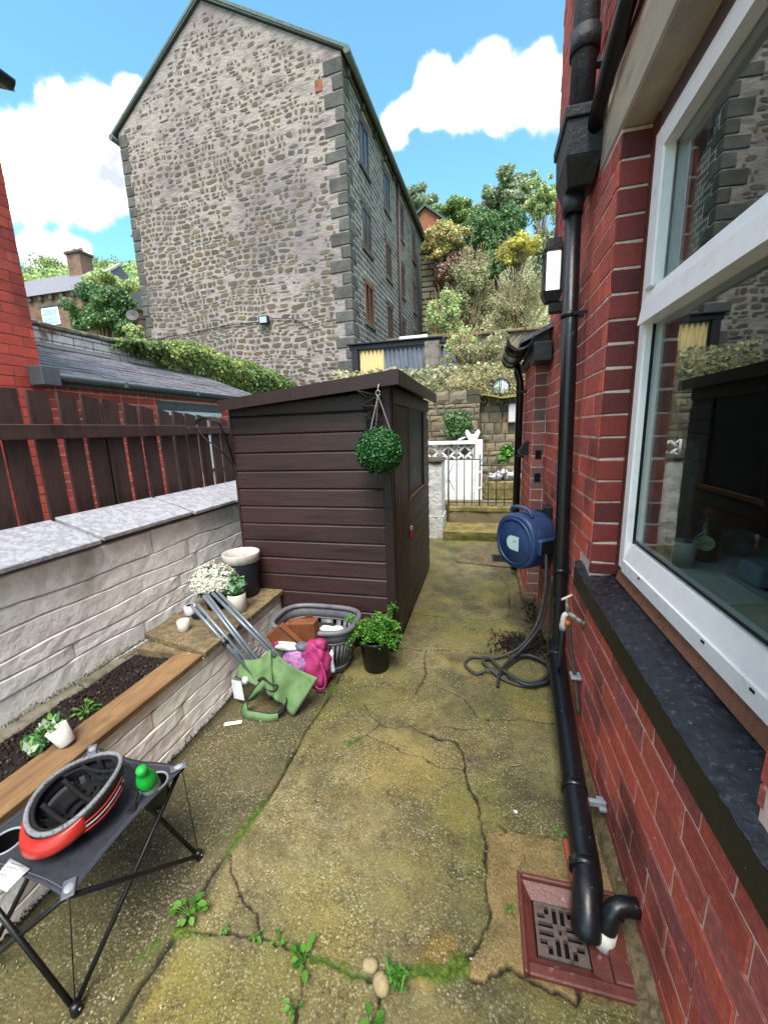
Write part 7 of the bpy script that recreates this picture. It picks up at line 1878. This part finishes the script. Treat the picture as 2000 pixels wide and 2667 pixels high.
# ------------------------------------------------------------------ pots and plants
fp = thing('fern_pot', 'black plastic pot with bushy bright green plant at the shed corner', 'potted plant', (-.655, 2.235, 0))
mb = MB(); mb.lathe([(0, .0), (.072, 0), (.078, .01), (.098, .19), (.104, .192), (.104, .215), (.096, .215), (.092, .19), (0, .185)], (-.655, 2.235, .002), 28); mb.build('pot', 'pot_black', fp)
rg = np.random.default_rng(23); V_ = []; F_ = []; k0 = 0; mb = MB()
for q in range(46):
    a = rg.uniform(0, 2 * PI); l = rg.uniform(.07, .17); el = rg.uniform(.1, 1.2); b0 = Vector((-.655 + rg.normal(0, .03), 2.235 + rg.normal(0, .03), .19))
    e = b0 + Vector((math.cos(a) * math.cos(el), math.sin(a) * math.cos(el), math.sin(el))) * l + Vector((0, 0, .04)); tip = e + Vector((math.cos(a), math.sin(a), -.7)) * .04
    path = catmull([b0, b0.lerp(e, .6) + Vector((0, 0, .02)), e, tip], 6); mb.tube(path[::3], .0015, 4)
    pts = np.array([p[:] for p in path[4:]]); pts = np.repeat(pts, 8, 0) + rg.normal(0, .012, (len(pts) * 8, 3)); V, F = leaf_geo(pts, np.tile([0, -.2, 1.], (len(pts), 1)), .0115, rg, 1.5, jitter=.5); V_.append(V); F_.append(F + k0); k0 += len(V)
npmesh('foliage', np.concatenate(V_), np.concatenate(F_), 'leaf_fern', fp); mb.build('stems', 'leaf_fern', fp)
PZ = .409
t = thing('plant_tub', 'tall charcoal plastic tub with pale rim on the planter', 'tub', (-1.615, 2.315, PZ))
mb = MB(); mb.lathe([(0, 0), (.088, 0), (.094, .01), (.116, .245)], (-1.615, 2.315, PZ), 36); mb.build('body', 'bin_charcoal', t)
mb = MB(); mb.lathe([(.1165, .243), (.121, .245), (.124, .30), (.122, .306), (.115, .304), (.108, .24), (.09, .05), (0, .045)], (-1.615, 2.315, PZ), 36); mb.build('rim', 'bin_rim', t)
cm_ = thing('chrysanthemum', 'white chrysanthemum in a dark pot beside the charcoal tub', 'potted plant', (-1.68, 2.10, PZ))
c0 = Vector((-1.675, 2.09, PZ)); mb = MB(); mb.lathe([(0, 0), (.06, 0), (.075, .13), (.079, .13), (.079, .145), (.07, .145), (0, .135)], c0, 24); mb.build('pot', 'pot_black', cm_)
n = 620; a = rg.uniform(0, 2 * PI, n); h = rg.random(n) ** .6; el = np.arccos(1 - h * .95); 
P = np.stack([c0.x + .132 * np.sin(el) * np.cos(a), c0.y + .125 * np.sin(el) * np.sin(a), c0.z + .155 + .13 * np.cos(el) + rg.normal(0, .006, n)], 1); d = P - np.array([c0.x, c0.y, c0.z + .1]); d /= np.linalg.norm(d, axis=1, keepdims=True)
PP = np.repeat(P, 9, 0) + rg.normal(0, .0055, (n * 9, 3)); V, F = leaf_geo(PP, np.repeat(d, 9, 0), .0125, rg, 1.5, jitter=.45); npmesh('flowers', V, F, 'petal_white', cm_)
mb = MB(); mb.lathe([(.0, .255), (.05, .25), (.09, .22), (.112, .16), (.08, .13)], c0, 20); mb.build('flower_bed', 'leaf_dark', cm_)
P, d = crown_pts([(c0.x, c0.y, c0.z + .14, .11, .11, .05), (c0.x - .06, c0.y + .03, c0.z + .10, .07, .06, .05)], 700, rg, .4); V, F = leaf_geo(P, d, .03, rg); npmesh('leaves', V, F, 'leaf_dark', cm_)
rp_ = thing('ribbed_pot', 'white ribbed pot with variegated leaves on the planter slab', 'potted plant', (-1.505, 2.06, PZ))
c0 = Vector((-1.505, 2.065, PZ)); mb = MB(); V = []; nseg = 72
prof = [(.048, 0), (.054, .004), (.0575, .115), (.055, .118), (.052, .112), (.048, .1), (0, .098)]
mb.add([Vector((c0.x + r * (1 - (.012 if (j % 2 and r > .05) else 0)) * math.cos(2 * PI * j / nseg), c0.y + r * (1 - (.012 if (j % 2 and r > .05) else 0)) * math.sin(2 * PI * j / nseg), c0.z + z_)) for r, z_ in prof for j in range(nseg)], [(i * nseg + j, i * nseg + (j + 1) % nseg, (i + 1) * nseg + (j + 1) % nseg, (i + 1) * nseg + j) for i in range(len(prof) - 1) for j in range(nseg)], True); mb.build('pot', 'pot_white', rp_)
P, d = crown_pts([(c0.x, c0.y, c0.z + .15, .05, .05, .045), (c0.x + .035, c0.y + .01, c0.z + .185, .035, .03, .035), (c0.x - .03, c0.y + .02, c0.z + .2, .04, .03, .04), (c0.x - .01, c0.y - .02, c0.z + .15, .05, .04, .03)], 260, rg, .3); V, F = leaf_geo(P, d, .028, rg, 1.5); npmesh('leaves', V, F, 'leaf_var', rp_)
mb = MB()
for q in range(9): mb.tube([(c0.x, c0.y, c0.z + .09), (c0.x + rg.normal(0, .03), c0.y + rg.normal(0, .03), c0.z + .18)], .002, 4)
mb.build('stems', 'leaf_weed', rp_)
t = thing('small_pot', 'small plain pale pot standing on the planter slab edge', 'pot', (-1.665, 1.775, PZ)); mb = MB(); mb.lathe([(0, 0), (.027, 0), (.03, .004), (.034, .062), (.031, .062), (.027, .01), (0, .008)], (-1.665, 1.775, PZ), 24); mb.build('body', 'pot_plain', t)
t = thing('small_pot', 'small white pot with dark soil against the painted wall', 'pot', (-1.775, 1.965, PZ)); mb = MB(); mb.lathe([(0, 0), (.03, 0), (.034, .006), (.036, .05), (.030, .06), (.024, .06)], (-1.775, 1.965, PZ), 24); mb.build('body', 'paper', t); mb = MB(); mb.lathe([(0, .055), (.018, .062), (.026, .055)], (-1.775, 1.965, PZ), 16); mb.build('soil', 'soil', t)
t = thing('dark_saucer', 'small dark oval saucer beside the pale pot', 'saucer', (-1.69, 1.93, PZ)); mb = MB(); mb.lathe([(0, .003), (.04, .003), (.05, .012), (.052, .012), (.043, 0), (0, 0)], (-1.69, 1.935, PZ + .001), 24, sy=.7); mb.build('body', 'pot_black', t)
np_ = thing('tilted_pot', 'white pot tilted on the plank with spilling variegated plant', 'potted plant', (-1.50, .94, .403))
TP = Matrix.Translation((-1.487, .945, .4335)) @ Euler((0, -.42, .35)).to_matrix().to_4x4()
mb = MB(); mb.lathe([(0, -.03), (.024, -.03), (.027, -.024), (.035, .045), (.032, .045), (.026, -.01), (0, -.012)], (0, 0, 0), 26); mb.v = [tuple(TP @ Vector(p)) for p in mb.v]; mb.build('pot', 'pot_white', np_)
cl2 = [(-1.555, .95, .455, .035, .03, .025), (-1.60, .935, .415, .04, .035, .02), (-1.56, .90, .425, .03, .03, .02), (-1.58, .985, .45, .03, .03, .03)]
P, d = crown_pts(cl2, 150, rg, .2); V, F = leaf_geo(P, d, .024, rg, 2.3); npmesh('leaves', V, F, 'leaf_var', np_)
P, d = crown_pts(cl2, 90, rg, .2); V, F = leaf_geo(P, d, .022, rg, 2.0); npmesh('green_leaves', V, F, 'leaf_weed', np_)
mb = MB()
for q in cl2: mb.tube(catmull([TP @ Vector((0, 0, .02)), TP @ Vector((-.015, 0, .06)), q[:3]], 4), .002, 4)
mb.build('stems', 'leaf_weed', np_)

# ------------------------------------------------------------------ weeds, stones, moss
def weed(nm, lab, loc, n, ls, spread, h, m='leaf_weed', grp=None, up=.35):
    t = thing(nm, lab, 'weed', loc, grp); r = np.random.default_rng(int(abs(loc[0] * 1000 + loc[1] * 7000)) % 9999); mb = MB(); st = MB()
    for q in range(n):
        a = r.uniform(0, 2 * PI); d = r.uniform(.25, 1) * spread; c = Vector(loc) + Vector((math.cos(a) * d, math.sin(a) * d, h * r.uniform(.35, 1)))
        di = Vector((math.cos(a), math.sin(a), r.uniform(-.2, up))).normalized(); sd2 = di.cross(Vector((0, 0, 1))).normalized(); L_ = ls * .8 * r.uniform(.7, 1.2); w = L_ * .33; nu = sd2.cross(di)
        pts = [c, c + di * L_ * .35 + sd2 * w + nu * .002, c + di * L_ * .75 + sd2 * w * .8, c + di * L_ - nu * L_ * .1, c + di * L_ * .75 - sd2 * w * .8, c + di * L_ * .35 - sd2 * w + nu * .002, c + di * L_ * .5 - nu * L_ * .06]
        mb.add(pts, [(0, 1, 6), (1, 2, 6), (2, 3, 6), (3, 4, 6), (4, 5, 6), (5, 0, 6)], True)
        st.tube([loc, (Vector(loc) + c) / 2 + Vector((0, 0, .004)), c], .0013, 4, caps=False)
    mb.build('leaves', m, t); st.build('stems', m, t)
G_ = 'weeds growing in the yard cracks'
weed('weed', 'largest leafy weed in the crack beside the camp table foot', (-.885, .80, .004), 14, .034, .035, .05, grp=G_)
weed('weed', 'leafy weed at the crossing of two cracks by the round stones', (-.478, .775, .004), 13, .032, .032, .03, grp=G_)
weed('weed', 'tiny weed at the bottom edge crack', (-.461, .682, .004), 7, .022, .016, .03, grp=G_)
weed('weed', 'small weed on the mossy crack nearest the big weed', (-.757, .789, .006), 5, .016, .012, .015, grp=G_)
weed('weed', 'small weed midway along the mossy crack', (-.65, .797, .006), 6, .018, .016, .015, grp=G_)
weed('weed', 'small weed on the mossy crack left of the leafy weed', (-.575, .806, .006), 8, .018, .02, .018, grp=G_)
weed('weed', 'pale leaved weed at the bottom beside the white stain', (-.255, .70, .004), 7, .034, .016, .03, grp=G_)
weed('weed', 'tiny green sprig in the crack near the hose', (.03, 1.885, .003), 4, .02, .008, .012, grp=G_)
weed('weed', 'small green sprig in the crack before the lower pipe', (.10, 1.93, .003), 4, .018, .008, .012, grp=G_)
weed('weed', 'yellow green sprig in the cement beside the drain tray', (.105, 1.05, .003), 6, .014, .014, .012, grp=G_)
weed('weed', 'two bright leaves behind the black pipe foot', (.29, 1.31, .02), 3, .022, .008, .02, grp=G_)
weed('seedling', 'green seedling in the dark planter soil', (-1.66, 1.16, .335), 18, .026, .045, .04, grp='seedlings in the planter')
weed('seedling', 'pale seedling in the soil nearest the tilted pot', (-1.72, 1.06, .335), 10, .022, .035, .035, grp='seedlings in the planter')
def blades(nm, lab, loc, n, L_, m='leaf_weed'):
    t = thing(nm, lab, 'grass tuft', loc); r = np.random.default_rng(5); mb = MB()
    for q in range(n):
        a = r.uniform(0, 2 * PI); b0 = Vector(loc) + Vector((r.normal(0, .014), r.normal(0, .01), 0)); e = b0 + Vector((math.cos(a) * .6, math.sin(a) * .6, .8)) * L_ * r.uniform(.5, 1.1); s = Vector((-math.sin(a), math.cos(a), 0)) * .003
        mid = b0.lerp(e, .55) + Vector((0, 0, .01)); e = e - Vector((0, 0, L_ * .3)); mb.add([b0 - s, b0 + s, mid + s, e, mid - s], [(0, 1, 2, 4), (4, 2, 3)], True)
    mb.build('blades', m, t)
blades('grass_tuft', 'small grass tuft beside the two round stones', (-.215, .80, .004), 60, .05)
def pebble(nm, lab, c, r, m, seed):
    rr = random.Random(seed); mb = MB(); n, k = 14, 9; V = []
    for i in range(k + 1):
        p_ = -PI / 2 + PI * i / k
        for j in range(n):
            a = 2 * PI * j / n; w = 1 + .1 * math.sin(2 * a + seed) * math.cos(p_) + .06 * math.sin(3 * p_ + a + seed); V.append((c[0] + math.cos(a) * math.cos(p_) * r[0] * w, c[1] + math.sin(a) * math.cos(p_) * r[1] * w, c[2] + math.sin(p_) * r[2] * w))
    mb.add(V, [(i * n + j, i * n + (j + 1) % n, (i + 1) * n + (j + 1) % n, (i + 1) * n + j) for i in range(k) for j in range(n)], True); tag(mb.build(nm, m, loc=(c[0], c[1], c[2] - r[2])), lab, 'stone')
pebble('stone', 'round tan stone lodged in the crack', (-.292, .808, .012), (.022, .021, .018), 'pebble', 1)
pebble('stone', 'green tinged stone beside the grass tuft', (-.25, .778, .012), (.026, .023, .019), 'pebble', 4)
pebble('white_pebble', 'small white pebble on the concrete near the pipe', (.142, 1.386, .006), (.0075, .0075, .006), 'pebble_white', 2)
t = MB(); t.tube(catmull([(.135, 1.61, .008), (.16, 1.615, .011), (.185, 1.63, .008)], 3), .002, 5); tag(t.build('twig', 'twig'), 'short dark twig lying on the concrete', 'twig')
# moss on the planter foot and back kerb
def moss_patch(nm, lab, pts, n, m='moss_mat'):
    V_, F_, k0 = [], [], 0; r = np.random.default_rng(3)
    P = np.array([pts[i] for i in r.integers(0, len(pts), n)]) + r.normal(0, 1, (n, 3)) * np.array([.006, .035, .008]); V, F = leaf_geo(P, np.tile([.6, 0, .8], (n, 1)), .006, r, 1.2, jitter=.8); tag(npmesh(nm, V, F, m, kind='stuff'), lab, 'moss')
moss_patch('wall_moss', 'green moss along the back kerb of the planter', [(-1.918, 1.0 + .02 * i, .345) for i in range(42)], 600)
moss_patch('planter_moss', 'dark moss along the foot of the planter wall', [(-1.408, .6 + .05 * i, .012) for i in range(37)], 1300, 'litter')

# loose grit over the concrete
def grit():
    r = np.random.default_rng(44); n = 1500
    x = r.uniform(-1.38, .40, n); y = .5 + 3.5 * r.random(n) ** 1.6; s = r.uniform(.0012, .0034, n) * (1 + .6 * (r.random(n) > .93))
    k = ~((x > .11) & (x < .44) & (y > .86) & (y < 1.2)); x, y, s = x[k], y[k], s[k]; n = len(x)
    base = np.array([(1, 0, 0), (0, 1, 0), (-1, 0, 0), (0, -1, 0), (0, 0, .7), (0, 0, -.5)], float); tri = np.array([(0, 1, 4), (1, 2, 4), (2, 3, 4), (3, 0, 4), (1, 0, 5), (2, 1, 5), (3, 2, 5), (0, 3, 5)])
    V = base[None] * s[:, None, None] * r.uniform(.7, 1.3, (n, 6, 3)) + np.stack([x, y, np.full(n, .004) + .004 * (x < -.87)], 1)[:, None, :]
    F = (tri[None] + 6 * np.arange(n)[:, None, None]).reshape(-1, 3)
    tag(npmesh('grit', V.reshape(-1, 3), F, 'pebble_mix', kind='stuff'), 'loose grit and tiny stones scattered over the concrete', 'grit')
mat('pebble_mix', ['8a7f68', 'a89c84', '6a604c'], 40, .85, 0, rnd=.4, pal=['5a5240', '8a8068', 'b8b09c', '6f6650', 'cfc8b8', '4a4436'])
grit()

# crumbs of soil in the planter
def crumbs():
    r = np.random.default_rng(46); n = 2600; x = r.uniform(-1.84, -1.55, n); y = r.uniform(.4, 1.62, n); s = r.uniform(.002, .008, n) ** 1.0
    base = np.array([(1, 0, 0), (0, 1, 0), (-1, 0, 0), (0, -1, 0), (0, 0, .8), (0, 0, -.6)], float); tri = np.array([(0, 1, 4), (1, 2, 4), (2, 3, 4), (3, 0, 4), (1, 0, 5), (2, 1, 5), (3, 2, 5), (0, 3, 5)])
    V = base[None] * s[:, None, None] * r.uniform(.6, 1.3, (n, 6, 3)) + np.stack([x, y, .334 + .006 * r.random(n)], 1)[:, None, :]
    F = (tri[None] + 6 * np.arange(n)[:, None, None]).reshape(-1, 3)
    npmesh('soil_crumbs', V.reshape(-1, 3), F, 'soil_crumb', pl, kind='stuff')
mat('soil_crumb', ['1a1210', '2a1f1a', '100b0a'], 40, .95, .3, 90, rnd=.5, pal=['1c1412', '2e221c', '140e0c', '3c3028', '241a16', '1a1412', '6a6054'])
crumbs()
